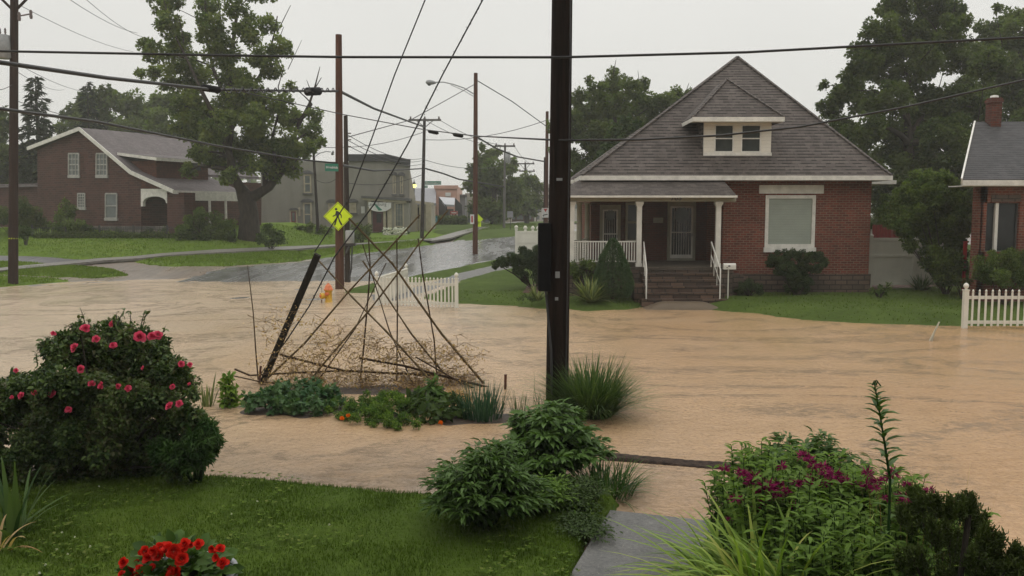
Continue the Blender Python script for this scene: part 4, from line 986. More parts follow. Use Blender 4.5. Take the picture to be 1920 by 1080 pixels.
def gwin(x0,y0,x1,y1,glass='glass_grey',fr=.13,hood=True,mid=True,tall=False):
    a=gp(x0,y0,-.12); b=gp(x1,y1,-.12); w=sash(gb,a.x,b.x,b.z,a.z,YG-.14,glass,fr,mid,fmat='cream_far',d=.12)
    if hood:
        m=MB(); c=(a.x+b.x)/2; hw=(b.x-a.x)/2+.2; pts=[(c+hw*math.cos(t),YG-.22,a.z+.05+.32*math.sin(t)) for t in [PI*i/8 for i in range(9)]]
        m.prism(pts,(0,.2,0)); m.build('hood',M['dark_trim'],w)
    m=MB(); m.box((a.x-.1,YG-.2,b.z-.12),(b.x+.1,YG-.005,b.z)); m.build('sill',M['dark_trim'],w)
gwin(568,380,585,424); gwin(569,327,584,362,'glass_grey'); gwin(615,381,631,401,'cream_far'); gwin(655,380,668,399,'cream_far')
gwin(736,329,742,364,'glass_grey',.1); gwin(750,330,756,364,'glass_grey',.1)
def gdoor(x0,y0,x1,y1,mt,top='glass_grey'):
    a=gp(x0,y0,-.1); b=gp(x1,y1,-.1); m=MB(); fr=.12
    m.box((a.x,YG-.16,zg),(a.x+fr,YG-.0,a.z)).box((b.x-fr,YG-.16,zg),(b.x,YG-.0,a.z)).box((a.x+fr,YG-.16,a.z-fr),(b.x-fr,YG,a.z)); f=m.build('door_frame',M['cream_far'],gb)
    h=a.z-zg; m=MB(); m.box((a.x+fr,YG-.08,zg),(b.x-fr,YG-.01,a.z-fr)); d=m.build('door',M[mt],gb)
    m=MB(); m.box((a.x+fr+.12,YG-.1,zg+h*.55),(b.x-fr-.12,YG-.085,a.z-fr-.12)); m.build('pane',M[top],d)
gdoor(543,394,558,432,'red_door')
m=MB(); m.prism([gp(543-2,394,-.22),gp(558+2,394,-.22),gp(556,390,-.22),gp(545,390,-.22)],(0,.2,0)); m.build('door_hood',M['dark_trim'],gb)
a=gp(677,387,-.08);b=gp(684,400,-.08); m=MB(); m.box((a.x,YG-.06,b.z),(b.x,YG-.003,a.z)); m.build('wall_sign',M['sign_white'],gb)
a=gp(559,389,-.08);b=gp(563,405,-.08); m=MB(); m.box((a.x,YG-.05,b.z),(b.x,YG-.003,a.z)); m.build('wall_sign',M['cream_far'],gb)
# shop front bay projecting
YS=YG-1.6
def spt(px,py,dy=0): return at(px,py,YS+dy)
m=MB(); a=spt(678,369);b=spt(768,374); m.prism([spt(677,367,-.2),spt(677,371,-.2),spt(768,377,-.2),spt(768,372,-.2)],(0,1.8,0)); m.build('canopy',M['dark_trim'],gb)
m=MB(); m.prism([spt(680,371,-.1),spt(680,375,-.1),spt(762,381,-.1),spt(762,376.5,-.1)],(0,1.6,0)); m.build('cornice',M['cream_far'],gb)
for x0,x1 in ((689,695.5),(718,723),(726,734)):
    p=spt(x0,376);q=spt(x1,376); m=MB(); m.box((p.x,YS,zg),(q.x,YS+.35,p.z)); m.box((p.x-.06,YS-.05,zg),(q.x+.06,YS+.4,zg+.25)); m.build('column',M['cream_far'],gb)
m=MB(); p=spt(734,378);q=spt(766,378); m.box((p.x,YS+.05,zg),(spt(739,378).x,YS+1.58,p.z-.05)).box((spt(757,378).x,YS+.05,zg),(q.x,YS+1.58,p.z-.1)).box((spt(739,378).x,YS+.05,zg),(spt(757,378).x,YS+.4,spt(739,427).z)); m.build('shop_wall',M['stucco'],gb)
a=spt(739,380);b=spt(757.5,426); sash(gb,a.x,b.x,b.z,a.z,YS+.02,'glass_grey',.12,False,'shop_window','cream_far',.1,3,2)
p=spt(696,396);q=spt(717,436); m=MB(); m.box((p.x,YS+.9,zg),(q.x,YS+1.0,p.z)); d=m.build('door',M['wine_door'],gb)
m=MB(); m.box((p.x+.35,YS+.88,zg+1.1),(q.x-.25,YS+.895,p.z-.2)); m.build('pane',M['glass_mid'],d)
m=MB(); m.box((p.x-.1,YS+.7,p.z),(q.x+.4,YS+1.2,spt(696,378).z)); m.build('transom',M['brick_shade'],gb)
m=MB(); m.box((spt(688,430).x,YS-.5,zg-.1),(spt(712,430).x,YS+.8,zg+.25)).box((spt(688,430).x,YS-.9,zg-.1),(spt(712,430).x,YS-.5,zg+.1)); m.build('steps',M['stone_step'],gb)
p=spt(690.5,379,-.15); q=spt(733.5,392,-.15); m=MB()
pts=[(p.x,p.y,p.z),(p.x,p.y,q.z+.1)]+[(p.x+(q.x-p.x)*t,p.y,q.z-.25*math.sin(PI*t)) for t in (.2,.4,.6,.8)]+[(q.x,p.y,q.z+.1),(q.x,p.y,p.z-.05)]
m.prism(pts,(0,.03,0)); bn=m.build('banner',M['sign_white'],gb); text('Lewisburg',.42,Vector(((p.x*.62+q.x*.38),p.y-.01,(p.z+q.z)/2+.12)),(PI/2,0,0),M['dark_trim'],gb,'banner_lettering')
m=MB(); w=(q.x-p.x); m.prism([(p.x+w*.22,p.y-.012,p.z-.1),(p.x+w*.3,p.y-.012,p.z-.12),(p.x+w*.62,p.y-.012,q.z-.1),(p.x+w*.45,p.y-.012,q.z-.15)],(0,.008,0)); m.build('banner_stripe',M['sign_green'],gb)
# porch wing at right
m=MB(); m.prism([spt(764,374.5,2),spt(764,379.5,2),spt(808,384,3.5),spt(808,379.5,3.5)],(0,3,0)); m.build('wing_roof',M['cream_far'],gb)
m=MB(); p=spt(768,382,3); q=spt(806,432,3); m.box((p.x,YS+4,zg),(q.x,YS+9,p.z-.1)); m.build('wing_wall',M['tan_wall'],gb)
for px in (769,780,789,801,806):
    p=spt(px,384,2.2); m=MB(); m.box((p.x-.13,YS+2.1,zg),(p.x+.13,YS+2.4,p.z+.05)); m.build('wing_column',M['cream_far'],gb)
for px in (774,785):
    p=spt(px-2,385,4); q=spt(px+2,412,4); sash(gb,p.x-.1,q.x+.1,q.z,p.z-.1,YS+3.9,'glass_mid',.1,False,fmat='cream_far')
m=MB(); p=gp(455,385,-2);q=gp(489,425,-2)
for k in range(3): m.bar((gp(470,430).x,YG-1.5,zg+.3+k*2.0),(gp(489,430).x,YG-1.5,zg+1.7+k*2.0),.1,.12)
m.bar((gp(480,430).x,YG-1.5,zg),(gp(480,430).x,YG-1.5,zg+5),.12); m.build('outside_stair',M['galv'],gb)
# ------------------------------------------------------------------ further buildings
def block(name,label,Y,x0,x1,yt,mt,dep=12,cat='building',yb=430):
    a=at(x0,yt,Y);b=at(x1,yt,Y); z0=float(G(a.x,Y))-.15; r=empty(name,((a.x+b.x)/2,Y,z0),label,cat); m=MB(); m.box((a.x,Y,z0),(b.x,Y+dep,a.z)); m.build('wall',M[mt],r); return r,a,b,z0
r,a,b,z0=block('pink_shop','pink parapet-fronted shop with dark gabled entrance canopy beyond the grey building',112,816,857,349,'pink_wall')
m=MB(); m.box((a.x-.15,111.8,a.z-.35),(b.x+.15,112.3,a.z+.1)); m.build('cornice',M['pink_wall'],r)
p=at(822,370,109);q=at(848,383,109)
m=MB(); 
e=[at(823,369,109.5),at(834,383,107.5),at(852,384,107.5),at(853,371,109.5)]; m.prism(e,(0,.0,-.25)); m.build('awning',M['metal_roof'],r)
m=MB(); m.prism([at(822.5,369,109.5),at(835,384,107.4),(at(835,384,107.4).x,107.4,z0),(at(822.5,384,109.5).x,109.5,z0)],(.2,.2,0)); m.prism([at(853,371,109.5),at(853,430,109.5),at(868,430,109.5),at(866,384,109.5)],(0,.3,0)); m.build('canopy_wall',M['slate_band'],r)
p=at(837,392,108.6); m=MB(); m.box((p.x,108.6,z0),(at(850,392,108.6).x,108.9,p.z)); m.build('entrance',M['dark_trim'],r)
for x in (830,): p=at(x,388,109.2); m=MB(); m.box((p.x,109.2,z0+.5),(p.x+.35,109.3,p.z)); m.build('column',M['sign_white'],r)
m=MB(); p=at(835,361,111.9); m.box((p.x,111.86,p.z-.5),(at(845,361,111.9).x,111.98,p.z)); m.build('wall_sign',M['sign_white'],r)
r,a,b,z0=block('grey_roofed_shop','low pink shop with plain grey metal roof left of the pink parapet shop',108,770,817,380,'pink_wall',9)
m=MB(); m.prism([at(766,381,107.5),at(817.5,381,107.5),at(817.5,353,113),at(766,353,113)],(0,0,-.3)); m.build('roof',M['grey_roof'],r)
for x in (789,808): p=at(x,394,107.9);q=at(x+7,397,107.9); m=MB(); m.box((p.x,107.9,q.z),(q.x,107.99,p.z)); m.build('wall_sign',M['sign_red'],r)
r,a,b,z0=block('grey_shed','plain grey flat-roofed shed between the pink shop and the far trees',118,856,872,366,'grey_roof',8)
m=MB(); m.box((a.x-.2,117.8,a.z-.3),(b.x+.3,118,a.z+.1)); m.build('roof_edge',M['dark_trim'],r)
r,a,b,z0=block('tan_shop','pale tan building half hidden behind the round street trees',122,872,960,362,'tan_wall',12)
for k in range(5): p=at(878+k*15,392,121.9); m=MB(); m.box((p.x,121.9,p.z-2),(p.x+.7,121.99,p.z)); m.build('window',M['glass_grey'],r)
r,a,b,z0=block('red_brick_shop','low red brick shop beyond the crossing under the far trees',135,905,1000,398,'brick_far',10)
for k in range(6): p=at(909+k*15,404,134.9); m=MB(); m.box((p.x,134.85,z0+.6),(p.x+1.0,134.98,p.z)); m.build('window',M['glass_grey'],r)
r,a,b,z0=block('white_tower','pale white multi-storey building fading in the rain above the vinyl fence',170,1003,1060,345,'pale_wall',15)
for k in range(3):
    for j in range(5): p=at(1007+k*9,352+j*13,169.9); m=MB(); m.box((p.x,169.85,p.z-.8),(p.x+.5,169.98,p.z)); m.build('window',M['glass_grey'],r)
r,a,b,z0=block('pale_block','pale grey block seen between the porch columns of the brick house',150,1062,1125,362,'pale_wall',12)
for k in range(4): p=at(1068+k*11,375,149.9); m=MB(); m.box((p.x,149.85,p.z-1.5),(p.x+.8,149.98,p.z)); m.build('window',M['glass_grey'],r)
# ------------------------------------------------------------------ poles
def pole(name,label,px0,py0,px1,py1,Y,r0,r1,mt,lean=0,group=None,zb=None,cat='utility pole'):
    """base pixel, top pixel; top sits lean metres further away"""
    b=at(px0,py0,Y); t=at(px1,py1,Y+lean); z=(float(G(b.x,Y))-.3) if zb is None else zb
    r=empty(name,(b.x,Y,z),label,cat,group); m=MB(); B=Vector((b.x,Y,z)); n=6
    m.tube([B.lerp(t,i/n) for i in range(n+1)],[r0+(r1-r0)*i/n for i in range(n+1)],14); m.build('shaft',M[mt],r); return r,B,t
BP,bpb,bpt=pole('utility_pole','thick near-black wooden pole standing in the flood at centre right',1044,765,1054,0,13.4,.185,.16,'pole_near',0)
# extend it past the frame
m=MB(); d=(bpt-bpb).normalized(); top=bpt+d*5.2; m.tube([bpt-d*.05,top],[.1605,.14],14); m.build('shaft_top',M['pole_near'],BP)
m=MB(); m.bar(top-Vector((1.1,0,.5)),top+Vector((1.1,0,-.5)),.1,.12); m.build('crossarm',M['pole_near'],BP)
m=MB(); a=at(1009,418,13.35);b=at(1035,545,13.35); m.box((a.x+.0,13.2,b.z),(b.x-.02,13.52,a.z)); bx=m.build('cable_box',M['black_box'],BP,bevel=.02)
m=MB(); m.tube([(b.x-.1,13.3,b.z),(b.x-.02,13.2,b.z-.9),(b.x+.02,13.2,-.2)],.02,6); m.build('conduit',M['dark_metal'],BP)
g_=MB(); g_.tube([bpb+Vector((.13,-.15,.25)),bpb.lerp(top,.2)+Vector((.13,-.145,0)),bpb.lerp(top,.45)+Vector((.125,-.14,0)),bpb.lerp(top,.95)+Vector((.10,-.12,0))],.009,5); g_.build('ground_wire',M['dark_metal'],BP)
for z_,w_,h_ in ((2.1,.07,.10),(1.75,.05,.05),(3.6,.09,.04)):
    g_=MB(); xx=bpb.x+(top.x-bpb.x)*z_/top.z; g_.box((xx-.06,13.205,z_),(xx-.06+w_,13.215,z_+h_)); g_.build('metal_tag',M['galv'],BP)
LP,lpb,lpt=pole('utility_pole','dark brown pole at the left frame edge carrying a grey transformer',24,536,27,-60,36.7,.20,.15,'pole_brown',0)
m=MB(); p=at(0,88,36.7); q=at(27,88,36.7); c=at(7,110,36.5); zt=at(7,66,36.5).z; m.lathe([(.26,0),(.30,.05),(.30,zt-c.z-.08),(.27,zt-c.z)],(c.x,36.5,c.z),18); tr=m.build('transformer',M['galv'],LP)
for dx in (-.1,.12): m=MB(); m.lathe([(.05,0),(.03,.08),(.05,.12),(.03,.18),(.045,.22),(.015,.3)],(c.x+dx,36.5,zt),8); m.build('insulator',M['insul'],tr)
m=MB(); a=at(27,22,36.7); m.bar(at(-40,-45,36.7),a,.09); m.bar(at(60,-12,36.7),a,.08); m.bar(at(-60,-50,36.7),at(110,-50,36.7),.12,.14); m.build('crossarm',M['pole_brown'],LP)
m=MB(); a=at(36,30,36.5); b=at(58,26,36.5); m.tube([a,b],.03,6); 
for q in (a,b): m.lathe([(.05,-.2),(.07,-.1),(.05,0),(.07,.08),(.04,.16)],q,8)
m.build('fuse_cutout',M['insul'],LP)
m=MB(); a=at(25,448,36.7); m.lathe([(.19,0),(.19,.05)],(a.x,36.7,a.z),14); m.build('marker_band',M['sign_fluo'],LP)
RP,rpb,rpt=pole('utility_pole','reddish-brown pole beside the hydrant carrying the yellow crossing sign',637,545,635,65,35,.185,.125,'pole_red')
DP,dpb,dpt=pole('utility_pole','slim dark pole standing directly behind the reddish sign pole',651,490,648,217,38.5,.14,.09,'pole_dark')
m=MB()
for z in (250,262,275): a=at(652,z,38.4); m.tube([a,a+Vector((.15,0,0))],.03,6)
m.build('insulator',M['insul'],DP)
gx=at(657,445,38.2); m=MB(); a=at(648,432,38.2);b=at(664,456,38.2); m.lathe([(.18,b.z),(.2,b.z+.03),(.2,a.z-.06),(.17,a.z)],((a.x+b.x)/2,38.2,0),16); eb=m.build('equipment_box',M['grey_box'],DP)
m=MB(); m.box(((a.x+b.x)/2-.2,38.1,b.z-.12),((a.x+b.x)/2+.25,38.4,b.z)); m.bar(((a.x+b.x)/2,38.2,b.z-.1),(dpb.x,38.4,b.z-.45),.1); m.tube([((a.x+b.x)/2+.1,38.2,b.z-.1),(dpb.x+.22,38.3,.6),(dpb.x+.05,38.4,-.1)],.035,6); m.build('bracket',M['dark_metal'],DP)
MP,mpb,mpt=pole('utility_pole','brown pole with wide crossarm and green street name sign across the street',791,459,796,222,72,.17,.12,'pole_dark',0)
def crossarm(parent,px0,px1,py,Y,brace=14,mt='pole_grey',pins=3):
    a=at(px0,py,Y-.15); b=at(px1,py,Y-.15); m=MB(); m.bar(a,b,.12,.16); c=(a+b)/2
    if brace: e=at((px0+px1)/2,py+brace,Y-.15); m.bar(a.lerp(c,.45),e,.06); m.bar(b.lerp(c,.45),e,.06)
    ca=m.build('crossarm',M[mt],parent); m=MB()
    for i in range(pins): q=a.lerp(b,(i+.15)/(pins-.7) if pins>1 else .5); m.lathe([(.05,0.06),(.09,.12),(.06,.2),(.08,.26),(.03,.3)],q,8)
    m.build('insulator',M['insul'],ca); return a,b
crossarm(MP,766,827,225,72)
LG,lgb,lgt=pole('lamp_pole','rusty-red pole with long curved street lamp arm above the side street',891,490,892,137,55,.175,.125,'pole_red')
def lamparm(parent,P,pts,Y,head):
    m=MB(); m.tube([at(x,y,Y) for x,y in pts[0]],[.035]*len(pts[0]),8); 
    if len(pts)>1: m.tube([at(x,y,Y) for x,y in pts[1]],.022,6)
    arm=m.build('lamp_arm',M['galv'],parent); h0=at(*head[0],Y); h1=at(*head[1],Y); m=MB(); d=h1-h0
    m.tube([h0,h0+d*.12,h0+d*.4,h0+d*.75,h1],[.03,.13,.17,.12,.05],12); m.build('lamp_head',M['galv'],parent)
    q=h0+d*.35+Vector((0,0,-.12)); m=MB(); m.lathe([(.02,-.1),(.09,-.07),(.13,0)],q,12); m.build('lamp_lens',M['glass_grey'],parent)
lamparm(LG,lgt,[[(888,176),(870,165),(850,158),(832,154),(815,154)],[(888,181),(870,170),(845,159)]],54.9,((798,154),(818,155)))
m=MB(); a=at(886,402,54.75);b=at(889,420,54.75); m.box((a.x-.15,54.75,b.z),(b.x,54.79,a.z)); m.build('sign_plate',M['sign_white'],LG)
m=MB(); a=at(886,405,54.74);b=at(888,417,54.74); m.box((a.x-.08,54.738,b.z),(a.x+.02,54.747,a.z)); m.build('sign_mark',M['sign_red'],LG)
TPp,tb,tt=pole('utility_pole','thin leaning dark pole with small lamp in front of the grey building',597,430,587,270,68,.13,.09,'pole_dark')
crossarm(TPp,580,597,267,68,0,'pole_dark',2)
lamparm(TPp,tt,[[(590,294),(600,287),(612,284),(620,285)],[(590,288),(603,286)]],67.8,((622,285),(626,287)))
G1,g1b,g1t=pole('utility_pole','slender grey pole with transformer before the far round trees',945,436,947,272,88,.14,.11,'pole_grey')
crossarm(G1,928,966,274,88,0,'pole_dark')
m=MB(); a=at(952,288,87.6); m.lathe([(.25,-.9),(.28,-.8),(.28,.1),(.2,.2)],a,14); m.build('transformer',M['galv'],G1)
G2,_,_=pole('utility_pole','distant dark pole with stacked crossarms fading in the rain',985,430,985,305,118,.16,.13,'pole_dark'); crossarm(G2,967,1002,307,118,12,'pole_dark'); crossarm(G2,973,1003,321,118,0,'pole_dark'); crossarm(G2,976,1000,332,118,0,'pole_dark')
G3,_,_=pole('utility_pole','rust-brown pole half hidden behind the near black pole',1024,470,1026,209,68,.16,.12,'pole_red')
G4,_,_=pole('utility_pole','short rusty pole carrying the white turn sign beside the black pole',1021,470,1022,295,70,.12,.10,'pole_brown')
m=MB(); a=at(1016,390,66.9);b=at(1029,408,66.9); m.box((a.x,66.9,b.z),(b.x,66.94,a.z)); ts=m.build('traffic_sign',M['sign_white'],G4)
m=MB(); y=66.895; cx=(a.x+b.x)/2; m.prism([(cx-.15,y,a.z-.06),(cx+.17,y,a.z-.06),(cx+.01,y,a.z-.32)],(0,-.005,0),0); m.build('sign_triangle',M['sign_red'],ts)
m=MB(); m.bar((a.x+.08,y,b.z+.18),(b.x-.1,y,b.z+.26),.07,.01,up=(0,1,0)); m.bar((a.x+.08,y,b.z+.18),(a.x+.13,y,b.z+.08),.06,.01,up=(0,1,0)); m.build('sign_arrow',M['sign_black'],ts)
for i,(px,yt,Y) in enumerate(((1001,392,150),(994,388,140),(1006,385,165))):
    pole('street_post',['thin far post left of the pale tower','thin grey far post under the tree edge','thin far post in front of the pale tower'][i],px,425,px,yt,Y,.1,.08,'pole_dark',cat='post')
# small roadside items
def plate(parent,px0,py0,px1,py1,Y,mt,name='sign_plate',th=.03): m=MB(); a=at(px0,py0,Y);b=at(px1,py1,Y); m.box((a.x,Y,b.z),(b.x,Y+th,a.z)); return m.build(name,M[mt],parent)
r=empty('road_sign',(at(957,430,84).x,84,1.2),'grey backside of a square road sign on a thin post by the far lawn','sign'); plate(r,951,396,962,408,84,'sign_back'); m=MB(); a=at(957,397,84.05); m.tube([(a.x,84.06,a.z),(a.x,84.06,1.1)],.03,6); m.build('post',M['dark_metal'],r)
r=empty('crossing_sign',(at(897,425,80).x,80,1.2),'far yellow-green crossing sign half hidden behind the lamp pole','sign')
a=at(896,411,80); s=.5
m=MB(); m.prism([(a.x,80,a.z-s),(a.x+s,80,a.z),(a.x,80,a.z+s),(a.x-s,80,a.z)],(0,.02,0)); m.build('sign_plate',M['sign_fluo'],r); b=at(897,421,80); m=MB(); m.box((b.x-.25,80,b.z-.2),(b.x+.25,80.02,b.z+.25)); m.build('arrow_plate',M['sign_fluo'],r); m=MB(); m.tube([(a.x,80.05,a.z+.4),(a.x,80.05,1.1)],.03,6); m.build('post',M['galv'],r)
r=empty('crossing_sign',(at(1094,420,90).x,90,1.3),'far yellow-green crossing sign seen between the round porch columns','sign'); a=at(1094,408,90); s=.55
m=MB(); m.prism([(a.x,90,a.z-s),(a.x+s,90,a.z),(a.x,90,a.z+s),(a.x-s,90,a.z)],(0,.02,0)); m.build('sign_plate',M['sign_fluo'],r); m=MB(); m.tube([(a.x,90.05,a.z+.4),(a.x,90.05,1.1)],.03,6); m.build('post',M['galv'],r)
r=empty('shop_sign',(at(811,430,95).x,95,1.2),'dark teal hanging board with pale crescent before the clipped hedge','sign'); plate(r,801,405,820,419,95,'sign_teal','board',.1)
a=at(810.5,412,94.98); m=MB(); m.prism([(a.x+.5*math.cos(t),94.98,a.z+.34*math.sin(t)) for t in [2*PI*i/20 for i in range(20)]],(0,-.02,0)); m.build('emblem',M['sign_teal_light'],r)
m=MB(); m.prism([(a.x+.1+.36*math.cos(t),94.955,a.z+.26*math.sin(t)) for t in [2*PI*i/20 for i in range(20)]],(0,-.01,0)); m.build('emblem_disc',M['sign_teal'],r)
for px in (803,818): m=MB(); a=at(px,410,95.15); m.tube([(a.x,95.15,a.z),(a.x,95.15,1.1)],.05,6); m.build('post',M['dark_metal'],r)
r=empty('shop_sign',(at(851,425,101).x,101,1.4),'red and white shop sign on two white posts in front of the dark canopy','sign'); plate(r,844,396,858,402,101,'sign_red','board',.08); plate(r,846,398,856,400,100.97,'sign_white','lettering',.02)
for px in (846,857): a=at(px,402,101.1); m=MB(); m.box((a.x-.08,101.1,1.3),(a.x+.08,101.2,a.z+.4)); m.build('post',M['sign_white'],r)
r=empty('street_lantern',(at(776,352,100).x,100,1.6),'glowing yellow street lantern above the grey roof behind the brown pole','street lamp'); a=at(776.5,349,100); m=MB(); m.lathe([(.14,-.2),(.27,0),(.27,.12),(.2,.2)],a,12); m.build('lamp_glass',M['lamp_glow'],r); m=MB(); m.lathe([(.2,.2),(.16,.35),(.05,.55),(.03,.8)],a,10); m.build('cap',M['dark_metal'],r); m=MB(); m.tube([(a.x,100,a.z-.2),(a.x,100,1.2)],.06,8); m.build('shaft',M['dark_metal'],r)
# street name signs
def nameplate(parent,px,py,Y,w,h,yaw,body,size):
    c=at(px,py,Y); u=Vector((math.cos(yaw),math.sin(yaw),0)); n=Vector((math.sin(yaw),-math.cos(yaw),0)); m=MB(); q=[c-u*w/2-dz*h/2,c+u*w/2-dz*h/2,c+u*w/2+dz*h/2,c-u*w/2+dz*h/2]
    m.prism([p-n*.01 for p in q],n*.02); o=m.build('street_name_sign',M['sign_green'],parent); text(body,size,c+n*.022,(PI/2,0,yaw),M['sign_white'],parent,'sign_lettering',.002,bold=.004)
nameplate(MP,812,343,71.7,1.35,.3,0,'Bloomsbury',.26); nameplate(MP,799,350,71.7,.25,.2,0,'St',.14)
nameplate(RP,622,314,34.5,.55,.3,.55,'Hendrick',.13)
# crossing sign on the red pole
cs=empty('crossing_sign',(rpb.x,34.7,at(634,432,34.7).z),'bright yellow-green pedestrian crossing diamond on the reddish pole','sign')
c=at(634,405.5,34.7); yaw=.12; u=Vector((math.cos(yaw),math.sin(yaw),0)); n=Vector((math.sin(yaw),-math.cos(yaw),0)); S=.585
def dia(s,off,th,mt,name):
    m=MB(); cc=c+n*off; m.prism([cc-dz*s,cc+u*s,cc+dz*s,cc-u*s],n*th); return m.build(name,M[mt],cs,bevel=0)
dia(S,0,.006,'sign_fluo','sign_plate'); dia(S*.94,.0065,.002,'sign_black','border'); dia(S*.905,.0088,.002,'sign_fluo','sign_face')
def glyph(polys):
    m=MB()
    for P in polys: m.prism([c+n*.0115+u*(x*S)+dz*(y*S) for x,y in P],n*.003)
    return m.build('walking_figure',M['sign_black'],cs)
glyph([[(-.13+.085*math.cos(t),.49+.085*math.sin(t)) for t in [2*PI*i/12 for i in range(12)]],
 [(-.16,.36),(-.02,.37),(.06,.30),(.07,.02),(.03,-.08),(-.12,-.08),(-.13,.10)],
 [(.03,.33),(.14,.24),(.25,.06),(.24,-.12),(.19,-.12),(.18,.03),(.08,.15)],
 [(-.14,.34),(-.20,.12),(-.38,.02),(-.36,-.04),(-.14,.05),(-.08,.2)],
 [(-.12,-.06),(-.02,-.08),(-.10,-.32),(-.19,-.62),(-.30,-.62),(-.20,-.30)],
 [(-.03,-.06),(.05,-.06),(.14,-.30),(.30,-.58),(.19,-.64),(.06,-.38)]])
# ------------------------------------------------------------------ hydrant
hb=at(616,566,29.8); HX=at(616,550,29.8).x
hy=empty('fire_hydrant',(HX,29.8,-.15),'yellow fire hydrant with orange bonnet standing in the muddy water','hydrant'); HT=at(616,531,29.8).z
m=MB(); m.lathe([(.15,-.2),(.15,.0),(.125,.02),(.12,HT*.58),(.15,HT*.6),(.15,HT*.64)],(HX,29.8,0),18); m.build('barrel',M['hyd_yellow'],hy)
m=MB(); m.lathe([(.165,HT*.64),(.165,HT*.70),(.13,HT*.74),(.12,HT*.84),(.075,HT*.93),(.04,HT*.95),(.04,HT)],(HX,29.8,0),18); m.build('bonnet',M['hyd_orange'],hy)
m=MB(); z=HT*.42; m.tube([(HX,29.8,z-.05),(HX-.18,29.68,z-.05)],.085,12); m.tube([(HX-.15,29.7,z-.05),(HX-.24,29.64,z-.05)],.11,12); m.build('steamer_nozzle',M['hyd_yellow'],hy)
m=MB(); m.tube([(HX-.0,29.7,z+.02),(HX-.05,29.6,z+.02)],.06,10); m.build('nozzle_cap',M['hyd_orange'],hy); m=MB(); m.tube([(HX-.24,29.64,z-.05),(HX-.27,29.62,z-.05)],.05,6); m.build('nozzle_cap',M['hyd_orange'],hy)
m=MB(); m.tube([(HX-.2,29.6,-.02),(HX-.2,29.6,.1)],.02,6); m.tube([(HX-.22,29.75,.3),(HX-.24,29.7,1.0)],.006,5); m.build('chain_rod',M['rust'],hy)
# ------------------------------------------------------------------ picket fences
def picket(name,label,runs,zt,zb,wp=.045,pitch=.125,posth=.18,base=-.2,dip=0):
    """runs: list of (P,Q) xy with posts at both ends"""
    r=empty(name,(*runs[0][0],base),label,'fence'); seen=[]
    for P,Q in runs:
        P=Vector((*P,0));Q=Vector((*Q,0)); d=Q-P; L=d.length; n=max(2,int(L/pitch)); m=MB()
        for z in (zt-.17,zb+.10): m.bar(P+dz*z,Q+dz*z,.04,.085)
        m.build('rail',M['vinyl'],r)
        nrm=Vector((d.y,-d.x,0)).normalized(); m=MB()
        for i in range(1,n):
            p=P+d*(i/n)+nrm*.035; h=zt-dip*math.sin(PI*i/n)
            m.bar(p+dz*zb,p+dz*(h-.03),.022,wp,up=d.normalized()); 
            m.lathe([(.012,0),(.03,.02),(.032,.045),(.015,.075),(.003,.085)],p+dz*(h-.03),6)
        m.build('pickets',M['vinyl'],r)
        for p in (P,Q):
            if any((p-s).length<.05 for s in seen): continue
            seen.append(p); m=MB(); m.box((p.x-.06,p.y-.06,base),(p.x+.06,p.y+.06,zt+.02)); m.box((p.x-.075,p.y-.075,zt+.02),(p.x+.075,p.y+.075,zt+.045)); m.lathe([(.03,0),(.035,.03),(.065,.07),(.07,.11),(.05,.155),(.01,.185)],(p.x,p.y,zt+.045),12); m.build('post',M['vinyl'],r)
    return r
pa=PG(707,573);pb=PG(856,577); zt=at(856,524,pb[1]).z
pc=at(762,545,33.0); 
picket('picket_fence','white picket fence corner standing in the flood left of the black pole',[(pa,pb),(pa,(pc.x,33.0))],zt,.03,wp=.055)
pr_=PG(1808,615); zt=at(1808,546,pr_[1]).z
picket('picket_fence','white picket fence running out of frame on the right lawn edge',[(pr_,(pr_[0]+2.45,pr_[1]-.05)),((pr_[0]+2.45,pr_[1]-.05),(pr_[0]+4.9,pr_[1]-.1))],zt,.06,wp=.05,pitch=.17)
# big vinyl fence up the side street
p=at(968,432,50); q=at(1092,436,50); 
vf=privacy('vinyl_fence','long white vinyl fence with ball caps between side street and black pole',(p.x,50,0),(q.x,50,0),.3,at(968,433,50).z,4,(0,1),capr=.11)
for i,px in enumerate((985,999,1009)):
    Y=52+i*2.2; a=at(px,433,Y); m=MB(); m.box((a.x-.08,Y-.08,.3),(a.x+.08,Y+.08,a.z+.02)); m.lathe([(.1,0),(.05,.05),(.12,.12),(.12,.2),(.05,.3)],(a.x,Y,a.z+.02),10); m.build('post',M['vinyl'],vf)
